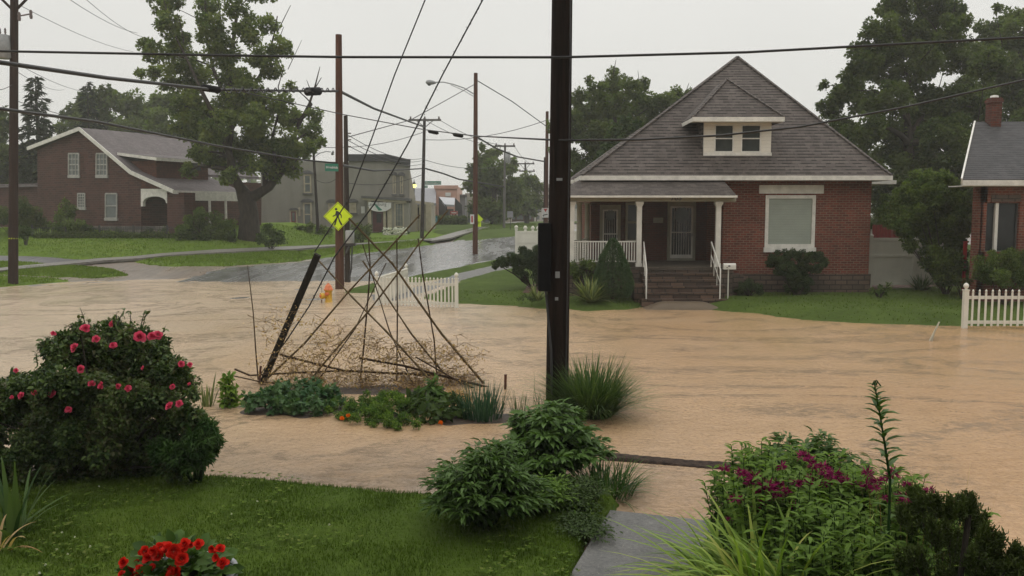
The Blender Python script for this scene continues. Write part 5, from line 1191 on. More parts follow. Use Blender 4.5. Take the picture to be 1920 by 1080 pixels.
# ------------------------------------------------------------------ trees
def V(px,py,Y): return at(px,py,Y)
Yt=57
gz=float(G(-17.5,57))
tb_=V(468,452,Yt); tb_.z=gz
T=lambda *pts:[(V(x,y,Yt+dy),r) for x,y,dy,r in pts]
trunk=[(tb_-Vector((0,0,.4)),.95),(tb_+Vector((0,0,.5)),.72),(V(467,400,Yt),.60),(V(462,372,Yt),.58),(V(450,350,Yt),.34)]
extra=[T((460,370,0,.6),(438,330,-.5,.45),(428,280,-.8,.36),(436,215,-.5,.28),(430,150,0,.22),(440,60,0,.14),(452,-20,0,.1)),
 T((470,372,0,.55),(505,350,.3,.42),(530,318,.5,.34),(548,270,.6,.24),(562,225,.5,.16),(585,195,.3,.10)),
 T((434,300,-.8,.32),(405,225,-1.5,.24),(378,170,-2,.18),(350,110,-2,.12),(320,50,-1.5,.08),(305,-10,-1,.05)),
 T((436,215,0,.25),(400,130,1,.17),(385,60,1.5,.11),(385,-20,1.5,.07)),
 T((430,250,0,.25),(470,170,1.5,.18),(500,120,2,.12),(515,60,2,.08),(520,30,2,.05)),
 T((498,352,.2,.3),(495,300,1,.22),(486,240,1.5,.16),(480,190,1.8,.1)),
 T((520,330,.5,.2),(510,260,-1,.14),(525,200,-1.4,.09))]
extra=[[(p,r*.68) for p,r in path] for path in extra]
bare=[T((560,235,.5,.14),(580,195,.3,.09),(590,165,.3,.06),(600,125,.2,.02)),T((588,170,.3,.05),(603,145,.3,.02)),T((586,180,.3,.05),(575,150,.3,.015)),
 T((430,110,0,.06),(440,40,0,.03),(455,-10,0,.015)),T((440,45,0,.03),(420,15,0,.015)),T((345,80,-2,.04),(335,30,-2,.02)),T((415,40,1,.04),(408,0,1,.02)),T((520,60,2,.04),(545,10,2,.02)),T((400,60,1,.05),(372,5,1,.02)),T((515,95,2,.04),(532,50,2,.02)),T((300,120,-2,.04),(278,108,-2,.015)),T((540,130,2,.03),(566,75,2,.012))]
D=[(290,100,22),(312,45,28),(328,108,36),(288,132,18),(272,82,14),(335,75,24),(368,150,40),(398,55,34),(392,15,26),(420,108,36),(462,55,32),(440,10,24),(455,170,40),(505,45,24),(525,88,24),(508,125,26),(480,105,26),(372,212,36),(340,240,24),(415,240,40),(475,225,36),(528,195,26),(545,225,28),(588,215,16),(540,268,32),(500,275,34),(575,280,20),(600,270,12),(450,290,34),(405,295,28),(372,285,20),(515,318,26),(550,318,18),(582,248,24),(300,10,24),(380,-30,30),(450,-30,36),(500,-20,24),(330,-5,22),(355,320,16),(480,310,22),(425,200,30),(430,330,18),(545,290,26),(520,300,26),(420,270,34),(380,250,30),(350,200,30),(470,200,34),(440,150,34),(470,270,34),(265,140,8),(262,135,8),(320,160,20),(545,160,10),(500,200,26)]
tree('sycamore_tree','tall open-crowned tree with massive forked dark trunk left of the reddish sign pole','tree',None,tuple(tb_),Yt,D,3.2,M['lf_syc'],M['bark'],leaf=.19,wid=.8,k=22,frac=.31,cov=2.7,rt=.5,trunk=trunk,extra=extra,bare=bare,tpl='diamond',keep=.85,spread=.35)
GR='trees behind the gabled house'
def gbase(px,Y): p=V(px,400,Y); return (p.x,Y,float(G(p.x,Y)))
tree('round_tree','broad dense round tree rising behind the left end of the gabled roof','tree',GR,gbase(190,97),97,[(140,215,30),(165,195,28),(195,185,30),(235,190,34),(262,210,30),(150,250,40),(200,240,45),(250,250,45),(130,280,35),(180,300,50),(240,300,50),(115,240,14),(100,290,30),(285,240,26)],5,M['lf_far'],M['bark'],leaf=.42,k=18,frac=.32,cov=4.0,rt=.45)
tree('round_tree','lighter round tree behind the gabled roof beside the forked tree','tree',GR,gbase(340,92),92,[(300,200,28),(330,190,26),(365,205,32),(400,220,30),(310,240,40),(360,250,42),(400,260,36),(280,265,34),(330,290,45),(390,300,40),(430,290,30),(275,215,12)],4,M['lf_far_light'],M['bark'],leaf=.42,k=18,frac=.32,cov=4.0,rt=.45)
tree('dense_tree','dark tree behind the low brick wing at the left frame edge','tree',GR,gbase(10,82),82,[(-30,250,50),(0,300,40),(20,340,40),(-30,340,60),(-90,280,60),(45,330,30),(15,235,16),(-10,215,22)],4,M['lf_dark'],M['bark'],leaf=.38,k=18,frac=.32,cov=4.0,rt=.4)
tree('dense_tree','low dark tree filling the gap right of the conifer behind the gable','tree',GR,gbase(110,86),86,[(60,300,34),(95,300,30),(110,330,34),(70,345,40),(130,350,30),(95,265,14)],3,M['lf_dark'],M['bark'],leaf=.36,k=18,frac=.32,cov=4.0,rt=.3)
def conifer(name,label,group,px,pt,pb,hw,Y,mat,dens=1.0,ragged=.35,leaf=.5,z0=None):
    t=V(px,pt,Y); b=V(px,pb,Y); zb=float(G(b.x,Y)) if z0 is None else z0
    r=empty(name,(t.x,Y,zb),label,'tree',group); m=MB(); m.tube([(t.x,Y,zb-.2),(t.x,Y,t.z)],[.35*hw/35,.03],8); m.build('trunk',M['bark'],r,uv=False)
    L=Leaf(); H=t.z-b.z; W=hw/F*Y; n=int(70*dens)
    P=[];A=[];Nn=[];R=[]
    for i in range(n):
        f=(i+random.random())/n; h=f**.85; z=t.z-H*h; rad=W*(h**.8)*(1-ragged+ragged*2*random.random())+.1; yaw=i*2.4+random.random()
        for k in range(int(10+rad*14)):
            s=random.random()**.6; q=Vector((t.x+math.cos(yaw)*rad*s,Y+math.sin(yaw)*rad*s,z-.22*rad*s*s+random.gauss(0,.08)))
            P.append(q);A.append((math.cos(yaw)+random.gauss(0,.6),math.sin(yaw)+random.gauss(0,.6),-.25+random.gauss(0,.25)));Nn.append((random.gauss(0,.4),random.gauss(0,.4),1));R.append(random.random())
    L.leaves(np.array(P),np.array(A),np.array(Nn),leaf*(.6+.8*rng.random(len(P))),.4,'diamond',np.array(R)); L.build('crown',M[mat],r); return r
conifer('conifer_tree','ragged dark conifer beside the left power pole behind the house',None,66,142,345,42,80,'lf_conifer',1.3,.6,.6)
conifer('conifer_tree','narrow pointed conifer tip standing before the broad round tree',None,163,155,330,26,90,'lf_conifer',1.1,.3,.55)
tree('shade_tree','leafy tree with bare twigs on top behind the left roof slope','tree',None,gbase(1150,62),62,[(1088,190,22),(1078,225,26),(1118,170,24),(1150,158,26),(1148,135,10),(1185,170,24),(1205,160,14),(1215,195,24),(1245,190,22),(1270,185,20),(1290,175,10),(1095,250,34),(1140,225,36),(1185,225,34),(1225,225,24),(1090,300,30),(1130,285,34),(1170,270,30),(1075,340,14),(1260,215,20),(1100,215,26),(1130,200,26),(1165,195,26),(1200,195,22),(1120,255,34),(1090,330,24),(1230,200,20),(1105,150,8),(1050,240,30),(1055,290,26)],3,M['lf_far'],M['bark'],leaf=.20,k=18,frac=.32,cov=3.4,rt=.4,
 bare=[[(V(1150,140,62),.05),(V(1155,112,62),.015)],[(V(1280,190,62),.05),(V(1292,155,62),.015)],[(V(1290,200,62),.05),(V(1310,168,62),.012)],[(V(1200,165,62),.04),(V(1196,132,62),.012)]],keep=.85)
bush('young_tree','bright green young tree in front of the darker tree at the left roof slope','tree',None,[(1160,238,20),(1180,250,20),(1150,268,22),(1195,240,14),(1140,290,18),(1170,225,12)],56,1.2,M['lf_mid'],leaf=.24,wid=.7,k=9,frac=.4,per=60,tpl='diamond',bark=M['bark'],base=gbase(1150,56),keep=.8)
big=[(1700,-10,46),(1745,10,44),(1655,60,38),(1690,60,42),(1740,70,46),(1620,110,34),(1600,140,26),(1660,120,44),(1720,130,50),(1785,60,36),(1810,110,44),(1580,165,22),(1560,190,20),(1545,160,10),(1610,180,36),(1670,190,46),(1740,200,52),(1800,180,46),(1560,215,22),(1620,240,40),(1690,260,52),(1770,270,54),(1840,180,34),(1640,300,40),(1710,330,50),(1790,340,56),(1830,270,50),(1660,370,44),(1730,400,50),(1540,200,10),(1850,120,30),(1670,15,24),(1790,20,20),(1640,440,40),(1780,215,44),(1820,200,40),(1600,270,40),(1580,240,26),(1760,230,50),(1700,300,50),(1560,250,20),(1620,330,40),(1830,330,50),(1850,400,50)]
tree('maple_tree','huge dense dark tree towering behind the gap right of the pyramid roof','tree',None,gbase(1720,50),50,big,4.0,M['lf_dark'],M['bark'],leaf=.19,k=24,frac=.30,cov=3.6,rt=.5,keep=.85,spread=.4)
tree('maple_tree','tree crown in the top right corner behind the bungalow chimney','tree',None,gbase(1900,60),60,[(1850,75,36),(1880,45,26),(1900,30,22),(1920,60,40),(1880,110,44),(1940,110,50),(1960,50,40),(1890,170,44),(1950,180,50),(1900,230,44),(2000,120,50),(1860,300,40),(1870,15,9),(1930,20,14),(1960,260,60)],4,M['lf_far'],M['bark'],leaf=.22,k=20,frac=.32,cov=3.6,rt=.5,keep=.85)
bush('tall_shrub','tall arching shrub overhanging the white fence between the two brick houses','shrub',None,[(1718,345,24),(1745,338,22),(1775,345,26),(1800,355,22),(1700,375,28),(1740,380,38),(1785,390,36),(1812,385,16),(1675,395,22),(1660,372,10),(1655,400,14),(1690,420,32),(1740,430,42),(1790,440,34),(1705,460,14),(1760,480,34),(1795,490,26),(1770,515,28),(1800,520,18),(1750,355,20)],30.3,.9,M['lf_bush'],leaf=.10,wid=.6,k=20,frac=.32,cov=4.5,tpl='diamond',bark=M['bark'],base=(at(1775,500,30.3).x,30.3,.24),keep=.85,spread=.45,stems=16)
tree('street_tree','larger round street tree in front of the tan building beside the lamp pole','tree','round street trees across the side street',gbase(925,100),100,[(905,300,18),(925,290,16),(895,325,22),(925,325,26),(948,318,20),(885,350,16),(910,360,28),(940,360,28),(895,390,22),(925,395,30),(955,390,24),(965,345,20),(960,365,24),(905,275,6),(960,305,10)],2.5,M['lf_far'],M['bark'],leaf=.42,k=18,frac=.32,cov=4.0,rt=.4,keep=.8)
tree('street_tree','smaller spreading street tree left of the pale tower','tree','round street trees across the side street',gbase(988,112),112,[(975,345,16),(992,340,16),(1008,352,12),(985,362,22),(1005,375,16),(965,380,22),(985,388,20),(1014,385,8),(1000,395,10)],2.5,M['lf_far'],M['bark'],leaf=.42,k=18,frac=.32,cov=4.0,rt=.3,keep=.8)
# far wood reading as one mass
L=Leaf(); n=26000
x=rng.uniform(-260,300,n); y=rng.uniform(190,240,n); top=8+4*vnoise(x,y,.05,2)+3*vnoise(x,y,.2,5); top=np.where((x>-60)&(x<60),top*.3,top); z=1.2+top*rng.random(n)**.7
L.leaves(np.column_stack([x,y,z]),rng.normal(size=(n,3)),rng.normal(size=(n,3))*.5+np.array([0,-.6,.8]),rng.uniform(.8,1.8,n),.8,'diamond'); tag(L.build('far_woods',M['lf_far']),'distant line of woods behind the town fading in rain','woods',None,'stuff')
# ------------------------------------------------------------------ shrubs on the far left
def sb(lbl,discs,Y,mat='lf_bush',leaf=.14,per=160,cat='shrub',group='shrubs along the gabled house',depth=.8,name='shrub',tpl='diamond',frac=.4,k=8,wid=.6):
    px=sum(d[0] for d in discs)/len(discs); x=V(px,440,Y).x; z=float(G(x,Y))+.1
    return bush(name,lbl,cat,group,discs,Y,depth,M[mat],leaf=leaf,wid=wid,k=k,frac=frac,per=per,tpl=tpl,bark=M['bark'],base=(x,Y,z),floor=z-.1)
sb('tall loose dark shrub under the upper windows of the gabled house',[(125,395,16),(118,415,20),(140,420,22),(105,430,16),(150,435,16),(130,440,20),(125,380,8)],57.5,'lf_bush')
sb('dark mass of shrubs in front of the low brick wing',[(40,395,26),(60,410,26),(20,420,24),(80,425,20),(50,440,24),(-20,410,30),(-60,420,30)],57.5,'lf_dark')
sb('small pale-green rounded shrub right beside the left power pole',[(45,430,9),(52,436,10),(42,442,9)],52,'lf_mid',.12,350)
sb('shrub with pale blossoms below the small white lattice window',[(160,430,12),(180,437,12),(200,440,12),(175,445,12)],57,'lf_mid')
sb('low shrub row in front of the arched porch',[(225,438,12),(250,440,12),(280,440,14),(310,438,14),(265,443,8)],58,'lf_mid')
sb('leafy shrubs growing against the side porch posts',[(350,415,16),(375,405,18),(400,410,16),(370,430,22),(400,432,20),(345,440,18),(425,425,18),(420,440,18)],55.5,'lf_bush')
sb('light green shrub just left of the big forked trunk',[(360,440,16),(385,445,16),(410,445,12),(435,444,12)],55,'lf_mid')
sb('pale green shrub to the right of the big forked trunk',[(500,430,14),(515,440,15),(490,445,14),(525,450,12),(508,450,12)],54,'lf_mid',.14,200)
sb('dark clipped shrubs below the tall window of the grey building',[(560,430,12),(580,432,13),(600,432,13),(570,445,12),(595,445,12),(615,440,14)],68,'lf_dark',.18,120,group='shrubs along the grey building')
sb('dark evergreen shrubs between the slim dark pole and the wine-red door',[(672,430,14),(685,440,12),(668,445,12),(690,428,8)],66,'lf_dark',.18,120,group='shrubs along the grey building')
r=sb('white-flowering shrub in front of the shop window',[(725,437,9),(742,435,11),(757,438,9),(735,443,8),(750,444,8)],75,'lf_mid',.18,160,group='shrubs along the grey building')
L=Leaf(); n=260; p=np.array([V(rng.uniform(718,762),rng.uniform(427,446),74.2) for _ in range(n)])
L.leaves(p,rng.normal(size=(n,3)),np.tile([0,-1,.5],(n,1)),.17,.9,'round'); L.build('blossom',M['fl_white'],r)
sb('dark round shrub beside the far brown pole',[(782,420,12),(790,432,12),(775,435,10)],84,'lf_dark',.2,110,group='shrubs along the grey building')
# clipped hedges
def hedge(label,px0,px1,pt,pb,Y,dep,mat='lf_dark',leaf=.16,n=9000,z0=None):
    a=V(px0,pt,Y);b=V(px1,pb,Y); zb=float(G((a.x+b.x)/2,Y))
    r=empty('hedge',((a.x+b.x)/2,Y,zb),label,'hedge'); L=Leaf(); H=a.z-zb
    f=rng.random(n); face=rng.random(n)
    x=rng.uniform(a.x,b.x,n); z=zb+H*rng.random(n); y=Y+rng.normal(size=n)*.12+.1
    tp=face<.35; z[tp]=zb+H+rng.normal(size=tp.sum())*.08; y[tp]=Y+dep*rng.random(tp.sum())
    en=face>.93; x[en]=b.x; y[en]=Y+dep*rng.random(en.sum())
    z+=(vnoise(x,y,1.2,3)-.5)*.18*(z-zb)/H
    L.leaves(np.column_stack([x,y,z]),rng.normal(size=(n,3)),rng.normal(size=(n,3))*.5+np.array([0,-.4,.7]),leaf*(.6+.8*rng.random(n)),.6,'diamond'); L.build('foliage',M[mat],r)
    m=MB(); m.box((a.x+.1,Y+.15,zb-.1),(b.x-.1,Y+dep-.1,zb+H-.15)); m.build('branches',M['bark'],r); return r
hedge('long low clipped hedge before the pink shop across the street',792,872,409,430,97,2.5,n=9000,leaf=.22)
hedge('low dark hedge line fencing the lawn of the gabled house',62,330,441,448,56,.6,n=9000,leaf=.12)
# iron fence in front of gabled house
r=empty('iron_fence',(V(250,440,51.5).x,56.8,1.2),'thin dark iron fence along the low hedge of the gabled house','fence'); m=MB()
IY=56.8; a=V(60,426,IY); b=V(440,426,IY); zb=V(200,443,IY).z
for z in (a.z-.05,zb+.15): m.bar((a.x,IY,z),(b.x,IY,z),.04,.04)
for i in range(96): x=a.x+(b.x-a.x)*i/95; m.bar((x,IY,zb-.2),(x,IY,a.z+.03),.022,.022,up=(0,1,0))
m.build('railing',M['dark_metal'],r); m=MB()
for i in range(7): x=a.x+(b.x-a.x)*i/6; m.bar((x,IY,zb-.3),(x,IY,a.z+.15),.08,.08,up=(0,1,0))
m.build('posts',M['dark_metal'],r)
# ------------------------------------------------------------------ planting around the brick house
bush('clipped_bush','dark flat-topped clipped bush left of the black pole before the vinyl fence','shrub',None,[(945,492,13),(965,485,16),(985,480,18),(1010,480,20),(1035,484,20),(930,497,8),(975,500,18),(1005,505,20),(1030,505,18),(985,518,12),(1010,522,12),(1060,490,14)],32.5,.7,M['lf_box'],leaf=.055,wid=.6,k=20,frac=.32,cov=4.0,per=900,tpl='diamond',bark=M['bark'],base=(at(1000,500,32.5).x,32.5,.24),keep=.85,spread=.3)
bush('hedge_bush','low green bush under the porch railing right of the black pole','shrub',None,[(1075,500,14),(1095,495,12),(1110,500,12),(1085,515,14),(1105,520,12),(1120,515,10)],29.3,.4,M['lf_bush'],leaf=.07,k=12,frac=.36,per=900,tpl='diamond',bark=M['bark'],base=(at(1090,500,29.3).x,29.3,.24))
# dwarf spruce cone
cx=at(1149,500,28.7); zt=at(1149,447,28.7).z; r=empty('dwarf_spruce',(cx.x,28.7,.24),'dense cone-shaped dwarf spruce in front of the porch railing','shrub'); L=Leaf(); n=26000
h=rng.random(n)**.75; zz=zt-(zt-.32)*h; rad=.74*np.minimum(1,(h*1.08)**.62)*np.where(h>.85,1-(h-.85)*1.2,1); th=rng.random(n)*2*PI; lump=.78+.38*vnoise(th*2.4,zz,3.6,4)
rr=rad*lump*(1-.16*rng.random(n)**2); P=np.column_stack([cx.x+rr*np.cos(th),28.7+rr*np.sin(th),zz])
out=np.column_stack([np.cos(th),np.sin(th),.4+0*th]); L.leaves(P,out+rng.normal(size=(n,3))*.5,rng.normal(size=(n,3))*.5+np.array([0,0,1]),.055*(.6+.8*rng.random(n)),.35,'diamond',np.clip(vnoise(th*3,zz,5,7)*.8+.2*rng.random(n),0,1)); L.build('foliage',M['lf_spruce'],r)
m=MB(); m.tube([(cx.x,28.7,.1),(cx.x,28.7,zt-.2)],[.06,.02],8); m.build('stem',M['bark'],r)
def bladeplant(name,label,cat,base,n,L_,w,lean,droop,mat,spread,seg=5,group=None,leanmin=.05,power=.7,yaw=None):
    r=empty(name,base,label,cat,group); L=Leaf(); th=rng.random(n)*2*PI; rad=spread*np.sqrt(rng.random(n)); b=np.column_stack([base[0]+rad*np.cos(th),base[1]+rad*np.sin(th),np.full(n,base[2]-.03)])
    yw=th+rng.normal(size=n)*.5 if yaw is None else yaw(n); ln=leanmin+(lean-leanmin)*rng.random(n)
    L.blades(b,yw,ln,L_*(.5+.55*rng.random(n)),w*(.7+.5*rng.random(n)),droop*(.35+.65*rng.random(n)),seg,power=power); L.build('leaves',M[mat],r); return r
def B(px,py,z=0.24): x,y=PG(px,py,z); return (x,y,z)
bladeplant('yucca','large pale-striped yucca right of the black pole in the mulch bed','plant',B(1108,563),130,1.15,.075,1.3,.35,'lf_yucca',.16)
bladeplant('yucca','small pale-leaved yucca left of the black pole in the mulch bed','plant',B(1008,562),60,.8,.06,1.2,.4,'lf_yucca',.1)
bladeplant('yucca','grey-green spiky yucca at the foot of the white fence on the right','plant',B(1728,543),150,.85,.045,1.45,.3,'lf_grass',.16)
bladeplant('wild_grass','small clump of low grass at the stone foundation corner','plant',B(1643,552),60,.5,.02,1.3,.5,'lf_grass',.25)
bush('low_plant','low pinkish ground plant at the left end of the mulch bed','plant',None,[(982,556,6),(992,560,7),(975,560,5),(1000,562,6)],27.6,.2,M['lf_mid'],leaf=.06,per=1500,k=8,tpl='diamond',base=(at(985,560,27.6).x,27.6,.2))
bush('clipped_bush','flared dark boxwood beneath the big white-framed window','shrub',None,[(1455,485,16),(1480,482,16),(1505,483,16),(1530,486,16),(1445,492,10),(1545,492,10),(1475,503,18),(1505,505,18),(1530,500,14),(1490,525,18),(1510,530,16),(1480,540,12),(1500,545,12),(1460,505,12)],29.9,.5,M['lf_box'],leaf=.045,k=22,frac=.30,cov=4.0,per=1100,tpl='diamond',bark=M['bark'],base=(at(1495,540,29.9).x,29.9,.24),keep=.85)
bush('small_shrub','small dark shrub at the stone foundation right of the mailbox','shrub',None,[(1390,536,10),(1405,533,11),(1420,538,10),(1400,546,11),(1385,546,8),(1425,546,8)],29.6,.3,M['lf_box'],leaf=.05,k=12,frac=.38,per=1100,tpl='diamond',bark=M['bark'],base=(at(1405,545,29.6).x,29.6,.24))
bush('small_shrub','sprawling leafy weed in the lawn near the house corner','shrub',None,[(1635,545,7),(1650,540,8),(1668,536,7),(1640,556,6),(1660,548,6)],29.0,.3,M['lf_bush'],leaf=.08,per=900,k=8,tpl='diamond',bark=M['bark'],base=(at(1650,550,29).x,29,.24))
bush('foundation_shrub','dark feathery shrubs under the bay window of the right-hand bungalow','shrub',None,[(1850,495,22),(1880,490,22),(1910,492,24),(1940,490,24),(1840,515,22),(1870,520,24),(1905,520,26),(1940,520,26),(1860,478,10),(1895,475,10)],26.7,.4,M['lf_bush'],leaf=.08,wid=.4,k=12,frac=.4,per=520,tpl='diamond',bark=M['bark'],base=(at(1880,500,26.7).x,26.7,.24),keep=.85)
bush('foundation_shrub','low shrub beside the red post at the foot of the tall shrub','shrub',None,[(1790,530,12),(1815,532,12),(1830,525,12)],28.5,.3,M['lf_dark'],leaf=.08,k=8,frac=.4,per=600,tpl='diamond',bark=M['bark'],base=(at(1805,530,28.5).x,28.5,.24))
# stick and debris in the water
a=PG(1738,640,.0); b=at(1761,604,PG(1738,640)[1]+.5); m=MB(); m.tube([(a[0],a[1],-.15),tuple(b)],[.03,.02],6); m.tube([(a[0]+.1,a[1],-.1),Vector((a[0]+.25,a[1]+.1,.3))],[.015,.008],5); tag(m.build('floating_stick',M['cream_far'],uv=False),'pale broken stick poking out of the water before the right lawn','stick')
# ------------------------------------------------------------------ garden bed in the flood
YB2=15.2
def PQ(px,py,dy=0): return at(px,py,YB2+dy)
tr=empty('bamboo_trellis',(at(700,740,YB2).x,YB2,0),'tipi trellis of crossed bamboo canes and sticks in the flooded vegetable bed','trellis')
canes=[([(654,409),(737,496),(786,567),(828,626),(906,718),(918,737)],.028,-.3,.35),
([(787,403),(747,447),(652,549),(571,644),(519,693),(505,706)],.024,-.2,.2),
([(840,394),(784,459),(748,510),(690,585),(600,690),(588,706)],.022,.3,-.1),
([(680,489),(772,627),(818,683),(882,755)],.024,.0,.4),
([(596,487),(663,560),(723,620),(793,697),(838,750)],.024,.4,-.5),
([(691,447),(694,500),(691,546),(682,651),(672,741)],.02,.3,.6),
([(744,447),(745,581),(744,740)],.019,.0,.6),
([(784,447),(793,517),(814,637),(822,745)],.019,.3,.7),
([(680,458),(730,620),(774,720)],.016,.1,.2),
([(724,493),(666,616),(608,697)],.015,.2,.1)]
for pts,r,d0,d1 in canes:
    n=len(pts); P=[PQ(x,y,d0+(d1-d0)*i/(n-1)) for i,(x,y) in enumerate(pts)]; m=MB()
    # nodes of the cane
    Q=[];R=[]
    for i in range(n-1):
        for k in range(4): t=k/4; Q.append(P[i].lerp(P[i+1],t)); R.append(r*.8*(1.0 if k%2 else 1.16)*(1.05-.35*(n-1-i)/(n-1)))
    Q.append(P[-1]+(P[-1]-P[-2]).normalized()*.25); R.append(r); m.tube(Q,R,7); m.build('cane',M['bamboo' if r>.021 else 'stick_brown'],tr,uv=False)
for pts,r,d in (([(525,665),(596,683),(645,695),(737,700),(825,704),(913,725)],.022,.2),([(440,692),(469,704),(550,699),(645,695)],.018,.3),([(673,671),(758,686),(839,707),(918,727)],.022,-.1),([(779,669),(860,715),(913,739),(980,773)],.014,-.2),([(430,703),(480,714),(540,722)],.012,.1),([(600,731),(680,733),(760,732)],.012,.3)):
    m=MB(); m.tube([PQ(x,y,d) for x,y in pts],r,6); m.build('crossbar',M['stick_brown'],tr,uv=False)
m=MB(); t=PQ(596,477,-.3);b=PQ(489,726,.5); d=(b-t); m.bar(t,b+d.normalized()*.3,.115,.07,up=(0,1,0)); tag(m.build('leaning_post',M['timber_dark'],uv=False,bevel=.006),'dark square timber post leaning right at the left end of the bamboo trellis','post')
m=MB(); m.tube([PQ(464,498),PQ(470,545),PQ(475,588),PQ(479,650),PQ(484,712)],[.006,.009,.010,.012,.013],6); tag(m.build('thin_cane',M['stick_brown'],uv=False),'single thin upright cane left of the leaning timber post','stick')
m=MB(); a=PQ(948,702,-.3); b=PQ(946,775,-.3); m.tube([a,b-Vector((0,0,.1))],.024,8); tag(m.build('rusty_stake',M['rust'],uv=False),'short rusty iron stake right of the onion clump','stake')
m=MB(); m.tube([PQ(489,686,.2),PQ(486,722,.2)],.02,8); tag(m.build('rusty_stake',M['rust'],uv=False),'stubby rusty stake beside the foot of the leaning post','stake')
# dead pea vines
dv=empty('dried_vine',(at(690,720,YB2).x,YB2,0),'withered tan pea vines tangled through the lower bamboo trellis','plant'); L=Leaf(); m=MB()
C=[]
for i in range(250):
    px=random.uniform(486,892); u=(px-468)/437; hgt=135*math.exp(-((px-530)/80)**2)+105*math.exp(-((px-690)/130)**2)+75*math.exp(-((px-850)/60)**2)+15
    py=750-random.random()*min(hgt,165); q=PQ(px,py,random.uniform(-.4,.5)); q.z=max(q.z,.02); C.append(q)
for q in C:
    n=15; p=rng.normal(size=(n,3))*np.array([.12,.14,.11])+np.array(q); p[:,2]=np.maximum(p[:,2],.01)
    L.leaves(p,rng.normal(size=(n,3))+np.array([0,0,-.6]),rng.normal(size=(n,3)),.05*(.5+rng.random(n)),.42,'diamond')
for i in range(520):
    q=random.choice(C); s=q.copy(); pts=[s]
    for k in range(5): s=s+Vector((random.gauss(0,.09),random.gauss(0,.07),random.uniform(-.05,.12) if k<3 else random.uniform(-.1,.05))); s.z=max(s.z,.0); pts.append(s)
    m.tube(pts,[.0045]*6,3,cap=False)
L.build('leaves',M['lf_dead'],dv); m.build('stems',M['vine_stem'],dv,uv=False)
def bedplant(name,label,cat,discs,Y,mat,leaf,wid,per,tpl='leaf',depth=.3,cov=2.6,frac=.35,k=12,up=.8,z=0.03,keep=.85,spread=.4,bark='lf_grass',out=.6):
    px=sum(d[0] for d in discs)/len(discs); return bush(name,label,cat,None,discs,Y,depth,M[mat],leaf=leaf,wid=wid,k=k,frac=frac,cov=cov,tpl=tpl,bark=M[bark],base=(at(px,760,Y or 13.2).x,Y or 13.2,z),floor=0.0,keep=keep,up=up,spread=spread,out=out)
bedplant('leafy_vegetable','bluish-green mound of lobed leaves at the foot of the leaning post','plant',[(480,752,18),(505,745,20),(535,740,24),(565,735,26),(595,735,24),(622,740,18),(520,762,18),(555,765,18),(590,765,18),(615,758,14),(470,765,12),(465,745,12),(500,735,14),(530,725,14),(560,722,12),(590,722,14),(620,730,12),(640,750,10),(575,750,20),(545,752,20)],None,'lf_kale',.085,.8,1500,'lobed',cov=3.2)
bedplant('leafy_vegetable','broad-leaved green plants left of the onion clump','plant',[(765,762,14),(785,765,18),(810,762,18),(835,765,18),(860,768,14),(800,780,14),(830,782,12),(870,778,10),(775,748,14),(850,752,14)],None,'lf_mid',.14,.6,420,'leaf',cov=2.6)
bedplant('marigold_patch','feathery yellow-green patch with three orange marigold blooms','plant',[(628,760,12),(635,775,14),(660,765,16),(690,765,20),(720,760,22),(750,760,22),(700,782,18),(730,785,18),(760,785,14),(665,782,12),(745,745,16),(780,740,16),(720,745,16),(690,750,16),(660,755,12),(780,795,10),(615,770,8),(700,798,8),(745,798,9),(800,750,14),(650,780,9)],None,'lf_feather',.05,.28,2600,'diamond',cov=3.0)
mg=[o for o in bpy.data.objects if o.name.startswith('marigold_patch')][0]
for px,py in ((641,785),(653,780),(826,793)):
    q=at(px,py,12.3); n=60; v=ball(n,.022,.6); L=Leaf(); L.leaves(v+np.array(q),v+np.array([0,0,.02]),rng.normal(size=(n,3)),.022,.7,'round'); L.build('bloom',M['fl_orange'],mg)
bedplant('tall_leaf_plant','tall upright broad leaf between the crossed canes','plant',[(812,725,7),(812,740,8),(816,752,8)],13.5,'lf_peony2',.2,.4,700,'leaf',.1)
bedplant('yellowing_plant','yellowing leafy tangle below the right end of the trellis','plant',[(845,738,13),(860,745,14),(880,750,12),(838,752,10)],13.8,'lf_dead',.07,.6,900,'diamond')
bladeplant('onion_clump','upright blue-green onion leaves right of the vegetable bed','plant',(at(905,790,12.75).x,12.75,.02),230,.66,.016,.55,.08,'lf_onion',.30,5)
bladeplant('grass_tuft','thin grass tuft in shallow water right of the rusty stake','plant',(at(972,773,13.2).x,13.2,.0),34,.42,.01,.45,.1,'lf_grass',.12)
bladeplant('ornamental_grass','big fountain of green ornamental grass at the foot of the black pole','plant',(at(1108,765,13.1).x,12.95,.0),1700,1.30,.016,.95,.5,'lf_grass',.30,7)
bladeplant('ornamental_grass','sparse arching grass blades left of the black pole base','plant',(at(1010,765,13.6).x,13.6,.0),40,.75,.01,1.2,.6,'lf_grass',.2,6)
bedplant('basil_plant','bright lime-green leafy plant left of the bluish vegetable mound','plant',[(430,712,11),(420,722,12),(438,728,13),(428,742,14),(440,750,11),(420,755,12),(432,762,10)],13.5,'lf_lime',.085,.6,1000,'leaf',.15)
bladeplant('iris_clump','small pale iris fan between the rose bush and the lime-green plant','plant',(at(390,765,13.6).x,13.6,.0),22,.62,.035,.5,.15,'lf_yucca',.1)
